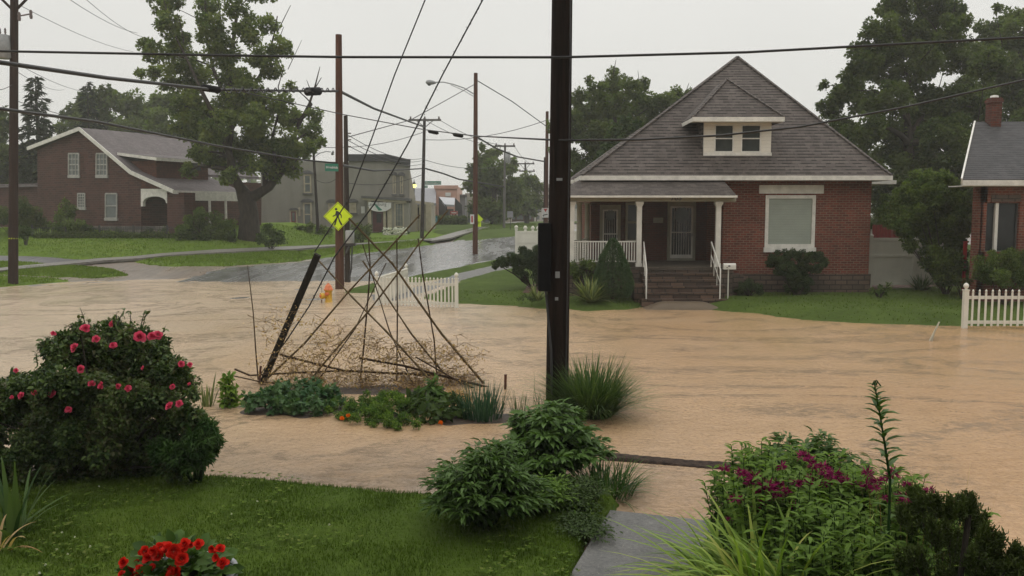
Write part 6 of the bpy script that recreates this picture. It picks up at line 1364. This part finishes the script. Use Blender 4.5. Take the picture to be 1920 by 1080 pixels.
# ------------------------------------------------------------------ near left
rose=bush('rose_bush','large dark rose bush covered in pink blooms at the left lawn edge','shrub',None,[(130,640,26),(165,635,28),(210,630,30),(255,640,32),(290,655,28),(110,665,26),(160,680,40),(220,680,46),(280,690,40),(320,700,30),(345,720,24),(60,715,26),(20,730,30),(100,730,45),(170,750,55),(240,760,55),(310,760,40),(30,780,45),(100,810,55),(180,830,60),(250,830,50),(320,800,34),(-30,770,50),(-60,820,60),(20,840,50),(130,865,40),(210,870,34),(290,850,34),(360,740,12),(340,690,14),(40,740,40),(80,770,44),(60,850,44),(100,880,36),(170,880,36),(250,880,34),(320,870,30),(0,870,40),(-40,870,40),(200,800,60),(140,790,50),(280,830,44),(350,780,30),(200,700,50),(140,720,50),(270,740,50),(85,645,10),(145,612,8),(215,612,10)],9.6,.65,M['lf_rose'],leaf=.052,wid=.62,k=15,frac=.40,cov=4.0,tpl='leaf',bark=M['bark'],base=(at(190,880,9.6).x,9.6,.1),keep=.88,floor=.02,spread=.5,stems=30,up=.7)
def sprigs(root,discs,Y,n,ln,mat,leaf,wid,bark):
    C,R=discs3d(discs,Y,.5); L=Leaf(); m=MB()
    for i in range(n):
        k=random.randrange(len(C)); d=unit(rng.normal(size=(1,3))+np.array([0,-.2,.9]))[0]; a=C[k]+d*R[k]*.75; l=ln*random.uniform(.5,1.3); e=a+(d+np.array([random.gauss(0,.25),random.gauss(0,.25),.25]))*l
        m.tube([Vector(a),Vector((a+e)/2)+Vector((0,0,.02)),Vector(e)],[.006,.005,.002],4,cap=False); q=random.randint(8,15); t=rng.random(q)[:,None]; P=a*(1-t)+e*t
        L.leaves(P,rng.normal(size=(q,3))+np.array([0,0,.3]),rng.normal(size=(q,3))*.4+np.array([0,0,1.]),leaf*(.6+.6*rng.random(q)),wid,'leaf')
    L.build('sprig_leaves',M[mat],root); m.build('stem',M[bark],root,uv=False)
sprigs(rose,[(130,640,26),(165,635,28),(210,630,30),(255,640,32),(290,655,28),(110,665,26),(280,690,40),(320,700,30),(345,720,24),(60,715,26),(20,730,30),(100,730,45),(310,760,40),(30,780,45),(-20,760,40),(80,690,24)],9.6,55,.17,'lf_rose',.06,.6,'bark')
def flower(L,c,R,npet,layers,facing,rn=None,petw=1.0):
    f=np.array(Vector(facing).normalized()); a=np.cross(f,[0.3,.2,1.]); a/=np.linalg.norm(a); b=np.cross(f,a)
    for l in range(layers):
        op=(l+1)/layers; n=npet; th=np.arange(n)*2*PI/n+l*.7+rng.random()*1; rad=np.cos(th)[:,None]*a+np.sin(th)[:,None]*b
        ax=rad*math.sin(op*1.35)+f*math.cos(op*1.35)+rng.normal(size=(n,3))*.32
        L.leaves(np.tile(c,(n,1))+rad*R*.08,ax,-rad*.6*math.cos(op*1.3)+f*1.0,R*(.55+.5*op)*(.9+.2*rng.random(n)),1.05*petw,'round',np.clip(.35+.5*rng.random(n)+(.1 if l else -.3),0,1))
rp_=[(210,608,10),(160,616,11),(262,632,13),(285,630,9),(212,648,11),(180,636,11),(140,652,10),(152,692,9),(22,745,7),(40,742,8),(65,737,9),(98,737,11),(172,720,9),(190,724,11),(222,724,11),(240,728,7),(318,762,11),(336,757,8),(340,683,8),(356,684,7),(323,725,6),(128,768,7),(30,695,7),(268,690,5),(100,625,6),(296,628,9),(355,720,6)]
for px,py,r in rp_:
    q=at(px,py,8.85); L=Leaf(); flower(L,np.array(q),r/F*8.85*random.uniform(.5,.95),6,4,(rng.normal()*.5,-1,.6+rng.normal()*.3)); L.build('rose_bloom',M['fl_rose'],rose)
bush('spiky_perennial','bright green willowy-leaved plant at the right foot of the rose bush','plant',None,[(370,790,20),(390,800,18),(400,815,14),(350,800,26),(375,830,26),(350,850,24),(395,838,14),(330,850,24),(330,875,18),(360,872,16),(385,862,14),(310,870,18),(300,840,26),(405,825,10)],9.3,.35,M['lf_spiky'],leaf=.075,wid=.24,k=16,frac=.38,cov=5,tpl='diamond',bark=M['lf_grass'],base=(at(365,860,9.3).x,9.3,.05),floor=.02,up=.8)
bladeplant('iris_clump','broad blue-green iris leaves at the left frame edge','plant',(at(2,920,7.6).x,7.7,.14),30,1.0,.055,.95,.35,'lf_grass',.16,7)
bladeplant('spent_leaf_clump','withered tan looping leaves beside the iris at the left frame edge','plant',(at(-15,930,7.3).x,7.35,.14),16,.5,.03,1.5,.7,'lf_dead',.1,7)
# potted red begonias on a pier close to the camera
PYq=4.3; pc_=at(345,1085,PYq); zr=at(345,1072,PYq).z
pt=empty('flower_pot',(pc_.x,PYq,zr-.32),'grey round pot of red begonias at the bottom edge of the frame','flower pot')
m=MB(); m.lathe([(.17,-.34),(.24,-.05),(.27,-.04),(.27,.0),(.245,.0),(.235,-.05)],(pc_.x,PYq,zr),32); m.build('pot',M['terracotta_grey'],pt)
m=MB(); m.lathe([(.0,-.045),(.235,-.045)],(pc_.x,PYq,zr),32); m.build('soil',M['soil'],pt)
m=MB(); z0=.13; m.box((pc_.x-.3,PYq-.3,z0),(pc_.x+.3,PYq+.3,zr-.40)); m.box((pc_.x-.34,PYq-.34,zr-.40),(pc_.x+.34,PYq+.34,zr-.341)); tag(m.build('brick_pier',M['brick']),'brick pier with stone slab carrying the pot of red begonias','pier')
bg=empty('begonia_plant',(pc_.x,PYq,zr-.05),'red-flowering begonia filling the grey pot at the bottom edge','plant')
L=Leaf(); n=420; v=ball(n,1,.3)*np.array([.27,.22,.14]); P=v+np.array([pc_.x-.03,PYq,zr+.0]); L.leaves(P,v+rng.normal(size=(n,3))*.06+np.array([0,0,.02]),rng.normal(size=(n,3))*.4+np.array([0,-.3,1]),.075*(.6+.7*rng.random(n)),.75,'leaf'); L.build('foliage',M['lf_peony'],bg)
rf=[(232,1055,12),(255,1062,14),(262,1068,13),(278,1046,13),(290,1034,14),(300,1028,13),(315,1030,13),(325,1034,13),(336,1030,12),(348,1021,11),(358,1022,8),(372,1020,10),(296,1042,12),(306,1040,10),(340,1048,16),(322,1076,14),(330,1072,10),(398,1030,8),(412,1030,11),(405,1046,9),(418,1056,12),(262,1078,13),(246,1080,14),(285,1064,9),(228,1076,8),(270,1034,8)]
for px,py,r in rf:
    q=at(px,py,PYq-.12-random.random()*.08); L=Leaf(); flower(L,np.array(q),r/F*PYq*random.uniform(.75,1.2),5,4,(rng.normal()*.6,-1,.8+rng.normal()*.4)); L.build('bloom',M['fl_red'],bg)
# ------------------------------------------------------------------ centre peonies: rosettes of compound leaves on stems
def peony(name,label,base,w,h,nst,mat,leaf=.13,wid=.34,cat='plant',perst=22,group=None,wy=None,up=.0):
    r=empty(name,base,label,cat,group); L=Leaf(); m=MB(); b=Vector(base); wy=wy or w
    for i in range(nst):
        th=random.random()*2*PI; f=math.sqrt(random.random()); lean=f
        top=b+Vector((math.cos(th)*w*f,math.sin(th)*wy*f,h*(1-.62*f**2.5)*random.uniform(.62,1.05)))
        mid=b.lerp(top,.55)+Vector((0,0,h*.12)); m.tube([b+Vector((random.gauss(0,.05),random.gauss(0,.05),-.03)),mid,top],[.008,.006,.003],4,cap=False)
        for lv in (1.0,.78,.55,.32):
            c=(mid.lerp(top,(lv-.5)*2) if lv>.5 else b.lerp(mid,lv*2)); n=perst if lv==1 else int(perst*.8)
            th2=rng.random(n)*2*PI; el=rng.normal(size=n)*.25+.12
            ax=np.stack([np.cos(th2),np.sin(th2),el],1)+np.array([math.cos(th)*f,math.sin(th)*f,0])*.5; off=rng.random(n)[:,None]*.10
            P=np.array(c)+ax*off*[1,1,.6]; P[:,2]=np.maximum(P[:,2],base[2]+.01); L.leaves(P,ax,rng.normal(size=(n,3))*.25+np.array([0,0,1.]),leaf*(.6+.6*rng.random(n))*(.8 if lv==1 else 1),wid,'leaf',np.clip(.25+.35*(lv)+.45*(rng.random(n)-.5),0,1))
    L.build('foliage',M[mat],r); m.build('stem',M['lf_grass'],r,uv=False); return r
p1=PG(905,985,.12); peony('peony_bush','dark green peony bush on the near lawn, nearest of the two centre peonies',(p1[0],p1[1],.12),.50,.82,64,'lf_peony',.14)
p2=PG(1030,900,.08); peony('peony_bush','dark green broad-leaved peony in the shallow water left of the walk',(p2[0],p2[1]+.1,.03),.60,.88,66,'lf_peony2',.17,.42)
bladeplant('daylily_clump','fine arching daylily leaves spilling over the submerged walk','plant',(*PG(1135,920,.02),.02),300,.62,.016,1.2,.5,'lf_spiky',.32,6)
peony('low_perennial','light green low leafy plants between the two centre peonies',(*PG(1010,955,.1),.1),.42,.36,30,'lf_balm',.075,.45)
peony('low_perennial','low leafy edging plants along the left side of the walk',(*PG(1080,945,.1),.1),.42,.24,34,'lf_mid',.06,.5)
peony('low_perennial','small weeds creeping over the walk edge below the centre plants',(*PG(1090,990,.1),.1),.24,.12,18,'lf_mid',.05,.5,wy=.5)
# ------------------------------------------------------------------ right-hand flower bed
def BP_(px,py,Y): return at(px,py,Y)
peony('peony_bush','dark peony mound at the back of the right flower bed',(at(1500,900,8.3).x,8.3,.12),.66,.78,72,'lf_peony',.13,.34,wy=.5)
def balm(label,px0,px1,pyt,Y,n,base=.14,flowers=(),depth=.55,hvar=.25):
    x0=at(px0,pyt,Y).x;x1=at(px1,pyt,Y).x; top=at((px0+px1)/2,pyt,Y).z; H=top-base
    r=empty('bee_balm',((x0+x1)/2,Y,base),label,'flowering plant','bee balm clumps'); L=Leaf(); m=MB()
    for i in range(n):
        x=random.uniform(x0,x1); y=Y+random.uniform(-depth,depth); h=H*random.uniform(1-hvar*1.6,1.0)*(1-.25*abs((x-(x0+x1)/2)/((x1-x0)/2))**3)
        lx=random.gauss(0,.06); b=Vector((x,y,base)); t=Vector((x+lx,y+random.gauss(0,.06),base+h)); m.tube([b,b.lerp(t,.5)+Vector((.01,0,0)),t],[.006,.005,.003],4,cap=False)
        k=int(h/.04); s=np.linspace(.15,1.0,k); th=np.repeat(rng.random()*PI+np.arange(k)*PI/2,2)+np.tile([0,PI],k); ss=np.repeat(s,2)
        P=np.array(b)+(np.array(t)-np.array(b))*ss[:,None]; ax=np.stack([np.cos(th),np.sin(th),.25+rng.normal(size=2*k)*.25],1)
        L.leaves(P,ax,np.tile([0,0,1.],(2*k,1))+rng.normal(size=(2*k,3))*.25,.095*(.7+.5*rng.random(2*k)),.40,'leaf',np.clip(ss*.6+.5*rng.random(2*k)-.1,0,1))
    L.build('foliage',M['lf_balm'],r); m.build('stem',M['lf_grass'],r,uv=False)
    for px,py,rr in flowers:
        yy=Y-depth*.6+random.uniform(-.15,.15); q=np.array(at(px,py,yy)); n=46; v=unit(rng.normal(size=(n,3))*np.array([1,1,.45])+np.array([0,0,.1])); LL=Leaf(); R=rr/F*yy*1.3
        LL.leaves(np.tile(q,(n,1))+v*R*.2,v,rng.normal(size=(n,3)),R*(.7+.5*rng.random(n)),.22,'diamond'); LL.build('flower_head',M['fl_balm'],r)
    return r
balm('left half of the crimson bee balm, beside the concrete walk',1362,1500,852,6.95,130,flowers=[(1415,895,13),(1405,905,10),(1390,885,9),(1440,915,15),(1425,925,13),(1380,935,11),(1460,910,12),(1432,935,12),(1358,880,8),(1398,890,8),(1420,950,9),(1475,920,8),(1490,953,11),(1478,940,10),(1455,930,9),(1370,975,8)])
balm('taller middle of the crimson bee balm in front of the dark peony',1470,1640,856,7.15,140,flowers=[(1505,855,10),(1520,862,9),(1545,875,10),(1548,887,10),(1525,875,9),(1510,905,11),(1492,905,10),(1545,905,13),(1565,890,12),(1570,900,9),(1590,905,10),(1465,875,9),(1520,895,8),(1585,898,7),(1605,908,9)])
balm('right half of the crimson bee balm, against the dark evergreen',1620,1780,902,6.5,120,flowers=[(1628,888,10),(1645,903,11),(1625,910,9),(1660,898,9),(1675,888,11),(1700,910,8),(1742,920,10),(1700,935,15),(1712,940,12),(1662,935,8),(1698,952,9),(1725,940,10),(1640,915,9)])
balm('low green bee balm stems without blooms at the front of the bed',1450,1700,960,6.0,130,depth=.4)
# daylilies and lime blades at the front left of the bed
for i,(px,py,Y,n,Ls,lbl) in enumerate(((1440,1180,5.9,420,1.45,'lime-green daylily clump at the bottom of the bed beside the walk'),(1540,1200,5.6,300,1.35,'lime-green daylily clump in the middle of the bottom frame edge'),(1395,1120,6.4,110,.95,'lime-green daylily leaves reaching over the walk edge'))):
    bladeplant('daylily_clump',lbl,'plant',(at(px,py,Y).x,Y,.14),n,Ls,.042,.95,.85,'lf_daylily',.26,8,group='daylilies at the front of the bed')
bladeplant('daylily_clump','dark green drooping daylily leaves left of the evergreen at the bottom','plant',(at(1620,1180,5.7).x,5.7,.14),260,1.05,.016,1.1,.6,'lf_grass',.3,7,'daylilies at the front of the bed')
# weeds under everything
r=peony('ground_weeds','low green undergrowth filling the front of the right flower bed',(at(1560,1050,5.6).x,5.6,.14),1.1,.42,120,'lf_balm',.09,.4,wy=.8)
# lily stalk
base=Vector((at(1668,980,6.0).x,6.0,.14)); top=at(1640,722,6.0); r=empty('lily_stalk',base,'tall single lily stalk with spiralling dark leaves standing above the bed','plant')
pts=[base,at(1669,900,6.0),at(1660,840,6.0),at(1652,790,6.0),at(1645,750,6.0),top]; m=MB(); m.tube(pts,[.011,.010,.009,.007,.006,.004],8); m.build('stem',M['lf_spiky'],r,uv=False)
L=Leaf(); n=60; P=[];AX=[]
for i in range(n):
    s=min(4.99,i/n*4.999+random.random()*.06); k=int(s); q=pts[k+0].lerp(pts[k+1],s-k); th=i*2.399; P.append(q); AX.append((math.cos(th)+random.gauss(0,.15),math.sin(th)*.9,random.uniform(.25,.9)))
L.leaves(np.array(P),np.array(AX),np.tile([0,0,1.],(n,1)),np.concatenate([np.full(46,.14),np.linspace(.12,.06,14)])*(.7+.5*rng.random(n)),.36,'leaf'); L.build('leaves',M['lf_peony2'],r)
m=MB()
for a in range(5): q=top+Vector((random.gauss(0,.02),random.gauss(0,.02),.0)); m.tube([q,q+Vector((random.gauss(0,.02),0,.035))],[.006,.003],6)
m.build('bud',M['lf_spiky'],r,uv=False)
# dark yew at the right: upright feathery sprays
def spraybush(name,label,discs,Y,depth,mat,base,n,Lf,floor):
    C,R=discs3d(discs,Y,depth); cs,rs=subclumps(C,R,9,.5,.8); r=empty(name,base,label,'shrub'); L=Leaf(); m=MB(); b=Vector(base)
    for c,rr in zip(cs,rs):
        if c[2]<floor: continue
        out=Vector(c)-b; out.z*=.5; out.normalize(); d=(out*.5+Vector((0,0,1))+Vector((random.gauss(0,.15),random.gauss(0,.15),0))).normalized(); ln=float(rr)*2.0; a=Vector([float(v) for v in c])-d*ln*.6; e=a+d*ln
        m.tube([a,e],[.006,.002],4,cap=False); k=n; t=rng.random(k)[:,None]; P=np.array(a)*(1-t)+np.array(e)*t+rng.normal(size=(k,3))*.012
        ax=np.array(d)*.9+rng.normal(size=(k,3))*.65; L.leaves(P,ax,rng.normal(size=(k,3)),Lf*(.6+.6*rng.random(k))*(1-.3*t[:,0]),.3,'diamond',np.clip(.2+.6*t[:,0]*rng.random(k)+.3*rng.random(k),0,1))
    L.build('foliage',M[mat],r)
    for i in range(14):
        c=Vector([float(v) for v in cs[random.randrange(len(cs))]]); m.tube([b+Vector((random.gauss(0,.1),random.gauss(0,.1),-.05)),b.lerp(c,.5)+Vector((0,0,.05)),c],[.016,.012,.005],5,cap=False)
    m.build('stem',M['bark'],r,uv=False); return r
spraybush('yew_bush','dark feathery evergreen bush in the bottom right corner',[(1700,960,22),(1720,935,18),(1745,945,24),(1765,950,26),(1790,955,28),(1810,945,20),(1815,965,30),(1835,980,26),(1850,1005,26),(1870,1025,22),(1720,985,36),(1760,1000,44),(1800,1020,44),(1840,1045,40),(1880,1060,34),(1900,1060,20),(1740,1060,50),(1800,1080,50),(1860,1100,50),(1910,1100,40),(1700,1040,40),(1920,1080,30),(1935,1060,34),(1960,1090,40),(1905,1040,20)],5.4,.4,'lf_yew',(at(1790,1080,5.4).x,5.4,.14),110,.045,.14)
bladeplant('seed_grass','thin brownish seed heads above the evergreen','plant',(at(1735,960,6.2).x,6.2,.14),50,1.25,.005,.22,.08,'lf_dead',.35,5)
# ------------------------------------------------------------------ overhead cables
CABG='overhead cables'
def cable(label,pts,r,sag=0.0,name='overhead_cable',seg=6,group=None,nn=10,origin=None):
    P=[]
    for i in range(len(pts)-1):
        a=Vector(pts[i]);b=Vector(pts[i+1])
        for k in range(nn): t=k/nn; q=a.lerp(b,t); q.z-=sag*4*t*(1-t); P.append(q)
    P.append(Vector(pts[-1])); m=MB(); m.tube(P,r,seg); o=m.build(name,M['cable'],uv=False); tag(o,label,'cable',group); return o
A_=lambda x,y,Y:at(x,y,Y)
cable('straight black cable crossing the whole frame high, in front of the black pole',[A_(-700,84,14.2),A_(0,96,13.8),A_(400,103.5,13.5),A_(640,107,13.3),A_(1050,107.5,13.18),A_(1400,98,13.1),A_(1920,70,12.9),A_(2500,36,12.7)],.020,.0,nn=4)
hv=cable('thick bundled cable sagging from top left to the reddish sign pole',[A_(-500,75,13),A_(0,117,15.5),A_(200,146,19),A_(400,168,25),A_(600,171,33),A_(634,171,34.9)],[.04]*0 or .045,.0,nn=4)
for a,b,r,l in ((A_(378,164,24.4),A_(412,169,25.2),.10,'slim black splice case on the thick cable in front of the forked tree'),(A_(574,172,32),A_(600,171,33),.16,'large black splice case on the thick cable left of the sign pole')):
    m=MB(); m.tube([a,a.lerp(b,.1),a.lerp(b,.9),b],[.05,r,r,.05],10); tag(m.build('splice_case',M['black_box'],uv=False),l,'cable box')
q0=A_(415,168,25.3); q1=A_(632,168,34.7); m=MB(); pts=[]
for i in range(97): t=i/96; q=q0.lerp(q1,t); pts.append(q+Vector((.0,.05*math.cos(i*PI/3),.085*math.sin(i*PI/3)-.02)))
m.tube(pts,.02,5); tag(m.build('lashing_coil',M['cable'],uv=False),'spiral of slack cable lashed along the thick cable by the sign pole','cable')
cable('cable dropping from the sign pole to the far brown crossarm pole',[A_(639,172,35),A_(700,203,46),A_(795,238,71.8)],.06,nn=3)
cable('cable from lower left reaching the street name plate on the sign pole',[A_(-300,160,13),A_(0,204,16),A_(180,228,20),A_(400,272,27),A_(560,299,33),A_(632,306,34.9)],.036,nn=3)
cable('cable from the sign pole to the far brown pole at mid height',[A_(642,310,35),A_(700,320,46),A_(760,318,62),A_(792,316,71.8)],.055,nn=3)
cable('long cable past the lamp pole and black pole to the right edge',[A_(440,166,27),A_(462,174,28),A_(640,214,34),A_(795,243,30),A_(891,255,24),A_(1050,263,13.2),A_(1200,262,13.4),A_(1350,254,13.6),A_(1500,238,13.8),A_(1700,200,14),A_(1920,150,14.2),A_(2200,80,14.4)],.017,nn=3)
for a,b,l in ((A_(803,246,29.8),A_(822,250,29),'small splice case on the cable just right of the crossarm pole'),(A_(850,252,26.6),A_(868,255,25.6),'small splice case on the cable just left of the lamp pole')):
    m=MB(); m.tube([a,a.lerp(b,.15),a.lerp(b,.85),b],[.02,.06,.06,.02],8); tag(m.build('splice_case',M['black_box'],uv=False),l,'cable box')
cable('cable from the crossarm pole down to the right behind the lamp pole',[A_(798,316,71.8),A_(830,325,74),A_(860,336,80),A_(945,350,87.8)],.07,nn=3)
cable('cable sagging from the lamp pole to the short rusty sign pole',[A_(891,255,55),A_(930,278,60),A_(970,294,64),A_(1022,303,70)],.055,nn=3)
cable('thin wire from lamp pole top to the pole behind the black pole',[A_(893,150,55),A_(960,190,61),A_(1026,238,68)],.03,nn=3)
cable('thin wire from the lamp pole top down to the slim dark pole',[A_(890,158,55),A_(770,225,47),A_(652,257,38.5)],.022,nn=3)
for i,(p,q,y2,Y1,Y2,r) in enumerate(((652,255,796,240,38.5,72),(652,262,796,300,38.5,72),(652,275,796,303,38.5,72),(652,300,796,290,38.5,72))):
    pass
W=[((650,252,38.5),(796,296,72),'upper thin wire from the slim dark pole to the crossarm pole'),((650,262,38.5),(796,300,72),'second thin wire from the slim dark pole to the crossarm pole'),((650,272,38.5),(796,306,72),'third thin wire from the slim dark pole to the crossarm pole'),
((590,275,68),(796,247,72),'thin wire from the leaning lamp pole up to the crossarm pole'),((590,335,68),(640,326,66),'thin wire crossing low from the leaning pole behind the sign pole'),((640,341,66),(793,327,72),'thin wire crossing low in front of the grey building to the crossarm pole'),
((797,225,72),(946,275,88),'thin wire from the crossarm pole top to the slender grey pole'),((826,226,72),(965,275,88),'right-hand thin wire between the crossarm pole and the slender grey pole'),((797,300,72),(946,310,88),'thin wire sagging from crossarm pole to grey pole transformer'),
((797,262,72),(1026,225,68),'thin wire rising from the crossarm pole to the pole behind the black pole'),((946,300,88),(985,318,118),'thin wire from the slender grey pole to the distant stacked crossarms'),((965,275,88),(1002,308,118),'thin wire from the grey pole crossarm to the distant crossarm')]
for a,b,l in W: cable(l,[A_(*a),A_(*b)],.012+.00016*a[2],.5,nn=8,seg=4)
W2=[((130,-30,30),(270,70,60),'first of the thin wires descending in the top left sky'),((75,-40,28),(258,62,62),'second of the thin wires descending in the top left sky'),((28,5,36.7),(250,97,70),'thin wire from the left pole down towards the forked tree'),((33,120,36.7),(170,172,80),'thin wire from the left pole passing above the conifer'),((33,135,36.7),(120,168,80),'lowest thin wire from the left pole passing above the conifer'),((-60,150,30),(24,158,36.7),'short wire reaching the left pole from outside the frame'),((33,190,36.7),(360,262,60),'thin wire from the left pole over the gabled roof')]
for a,b,l in W2: cable(l,[A_(*a),A_(*b)],.014,.3,nn=8,seg=4)
# guy wires of the near black pole
q=top_=BP.location+Vector((0,0,0)); 
g1=[A_(590,470,14.7)+Vector((0,0,-.02)),A_(655,372,14.4),A_(697,260,14.1),A_(740,140,13.9),A_(797,0,13.7),A_(880,-220,13.5)]
cable('taut wire from the tip of the leaning post up towards the black pole top',g1,.011,0,'guy_wire',5,nn=4)
g2=[A_(488,702,15.5),A_(536,640,15.4),A_(580,574,15.2),A_(627,482,15.0),A_(700,385,14.7),A_(765,270,14.4),A_(830,140,14.1),A_(905,0,13.9),A_(1010,-200,13.6)]
GW2=cable('vine-wrapped guy wire slanting from the vegetable bed up to the black pole',g2,.013,0,'guy_wire',5,nn=4)
m=Leaf(); P=[]
for i in range(len(g2)-3):
    for k in range(26): P.append(Vector(g2[i+1]).lerp(g2[i+2],random.random())+Vector((random.gauss(0,.012),random.gauss(0,.012),random.gauss(0,.012))))
P=np.array(P); n=len(P); m.leaves(P,rng.normal(size=(n,3)),rng.normal(size=(n,3)),.035,.4,'diamond'); m.build('leaves',M['timber_dark'],GW2)

# ------------------------------------------------------------------ the house the photograph is taken from, unseen, added behind the camera to cut sky light on near faces
hh=empty('unseen_home_house',(0,-2.5,0),'unseen brick two-storey house with porch, added behind the photographer to block sky light','house'); m=MB()
m.box((-8,-10,0),(9,-2.4,7.6)); m.build('wall',M['brick_shade'],hh)
m=MB(); m.box((-5,-2.38,-.1),(5.2,.2,1.42)); m.build('porch_floor',M['concrete_wet'],hh)
m=MB(); m.prism([(-5.6,-2.38,5.5),(-5.6,.6,4.6),(-5.6,.6,4.45),(-5.6,-2.38,4.5)],(11.2,0,0)); m.build('porch_roof',M['shingle'],hh)
m=MB(); m.prism([(-8.6,-11,7.4),(-8.6,-1.8,7.4),(-8.6,-6.2,11)],(18.2,0,0)); m.build('roof',M['shingle'],hh)
for x in (-4.8,5.0):
    m=MB(); m.box((x-.12,-.05,1.42),(x+.12,.19,4.5)); m.build('column',M['white_paint'],hh)
for x in (-5.5,5.8):
    m=MB(); m.box((x-.55,-2.37,2.4),(x+.55,-2.3,4.1)); w_=m.build('window',M['white_trim'],hh); m=MB(); m.box((x-.45,-2.3,2.5),(x+.45,-2.28,4.0)); m.build('pane',M['glass'],w_)
def backtree(x,y,h,lbl):  # unseen trees, added to dim the sky light from behind
    r=empty('sky_block_tree',(x,y,0),lbl,'tree','unseen trees added behind the photographer to block sky light'); m=MB(); m.tube([(x,y,-.2),(x,y,h*.7)],[.3,.12],8); m.build('trunk',M['bark'],r,uv=False); c=ball(16,1,.2)*np.array([h*.30,h*.30,h*.32])+np.array([x,y,h*.66]); L=Leaf(); clump_leaves(L,c,[h*.14]*16,1.6,.5,.8,'diamond'); L.build('crown',M['lf_dark'],r)
backtree(-15,-6,12,'leafy yard tree left of the photographer\'s house'); backtree(-24,-4,14,'larger unseen leafy tree added to block sky light, farther left behind the photographer'); backtree(16,-6,12,'leafy yard tree right of the photographer\'s house'); backtree(26,-5,14,'larger unseen leafy tree added to block sky light, farther right behind the photographer')
# ------------------------------------------------------------------ haze, sky, light, camera
vm=bpy.data.materials.new('rain_haze'); vm.use_nodes=True; nt=vm.node_tree; nt.nodes.clear()
o_=nt.nodes.new('ShaderNodeOutputMaterial'); pv=nt.nodes.new('ShaderNodeVolumePrincipled'); pv.inputs['Color'].default_value=(.93,.94,.92,1); pv.inputs['Density'].default_value=HAZE; pv.inputs['Anisotropy'].default_value=.2
nt.links.new(pv.outputs[0],o_.inputs['Volume'])
if HAZE>0:
    mb=MB(); mb.box((-1000,-70,-1.5),(1000,1600,32)); o=mb.build('haze',vm,origin=(0,0,0),uv=False); o['kind']='stuff'; o['label']='grey rain haze hanging over the street and fading the far town'; 
    vm.cycles.homogeneous_volume=True
w=bpy.data.worlds.new('World'); sc.world=w; w.use_nodes=True; t=w.node_tree; t.nodes.clear()
out=t.nodes.new('ShaderNodeOutputWorld'); bgd=t.nodes.new('ShaderNodeBackground'); sky=t.nodes.new('ShaderNodeTexSky'); sky.sky_type='NISHITA'; sky.sun_disc=False
SE,SR=math.radians(52),math.radians(200)
sky.sun_elevation=SE; sky.sun_rotation=SR; sky.dust_density=6; sky.air_density=1.0
tc=t.nodes.new('ShaderNodeTexCoord'); sx=t.nodes.new('ShaderNodeSeparateXYZ'); t.links.new(tc.outputs['Generated'],sx.inputs[0])
rp=t.nodes.new('ShaderNodeValToRGB'); t.links.new(sx.outputs[2],rp.inputs[0]); e=rp.color_ramp.elements
K=1.28/SKYS
e[0].position=0.0; e[0].color=(.57*K,.565*K,.53*K,1)
e[1].position=.30; e[1].color=(.68*K,.67*K,.635*K,1)
e2=e.new(.12); e2.color=(.63*K,.622*K,.588*K,1)
e3=e.new(1.0); e3.color=(1.2*K,1.19*K,1.15*K,1); e4=e.new(.55); e4.color=(.95*K,.94*K,.90*K,1)
# cloud mottling
nz=t.nodes.new('ShaderNodeTexNoise'); nz.inputs['Scale'].default_value=1.6; nz.inputs['Detail'].default_value=3; t.links.new(tc.outputs['Generated'],nz.inputs['Vector'])
mr=t.nodes.new('ShaderNodeMapRange'); mr.inputs[1].default_value=.3; mr.inputs[2].default_value=.7; mr.inputs[3].default_value=.93; mr.inputs[4].default_value=1.05; t.links.new(nz.outputs['Fac'],mr.inputs[0])
mm=t.nodes.new('ShaderNodeMix'); mm.data_type='RGBA'; mm.blend_type='MULTIPLY'; mm.inputs[0].default_value=1; t.links.new(rp.outputs[0],mm.inputs[6]); t.links.new(mr.outputs[0],mm.inputs[7])
mx=t.nodes.new('ShaderNodeMix'); mx.data_type='RGBA'; mx.inputs[0].default_value=.93; t.links.new(sky.outputs[0],mx.inputs[6]); t.links.new(mm.outputs[2],mx.inputs[7])
t.links.new(mx.outputs[2],bgd.inputs[0]); bgd.inputs[1].default_value=SKYS; t.links.new(bgd.outputs[0],out.inputs[0])
sl=bpy.data.lights.new('sun','SUN'); sl.energy=.55; sl.angle=math.radians(40); sl.color=(1,.97,.92); so=bpy.data.objects.new('sun',sl); COL.objects.link(so); so.rotation_euler=(PI/2-SE,0,PI-SR+PI); so.location=(0,0,40)
cam=bpy.data.cameras.new('camera'); co=bpy.data.objects.new('camera',cam); COL.objects.link(co); co.location=(0,0,CH); co.rotation_euler=(PI/2-PITCH,0,0)
cam.sensor_width=36; cam.lens=F/1920*36; cam.clip_end=3000; cam.clip_start=.05; sc.camera=co
sc.render.engine='CYCLES'; cy=sc.cycles
cy.max_bounces=6; cy.diffuse_bounces=3; cy.glossy_bounces=2; cy.transmission_bounces=2; cy.transparent_max_bounces=8; cy.volume_bounces=1
cy.use_denoising=True; cy.use_adaptive_sampling=True; cy.adaptive_threshold=.02; cy.sample_clamp_indirect=4
sc.view_settings.view_transform='Standard'; sc.view_settings.look='None'; sc.view_settings.exposure=EXPO; sc.view_settings.gamma=1
sc.render.resolution_x=1024; sc.render.resolution_y=576
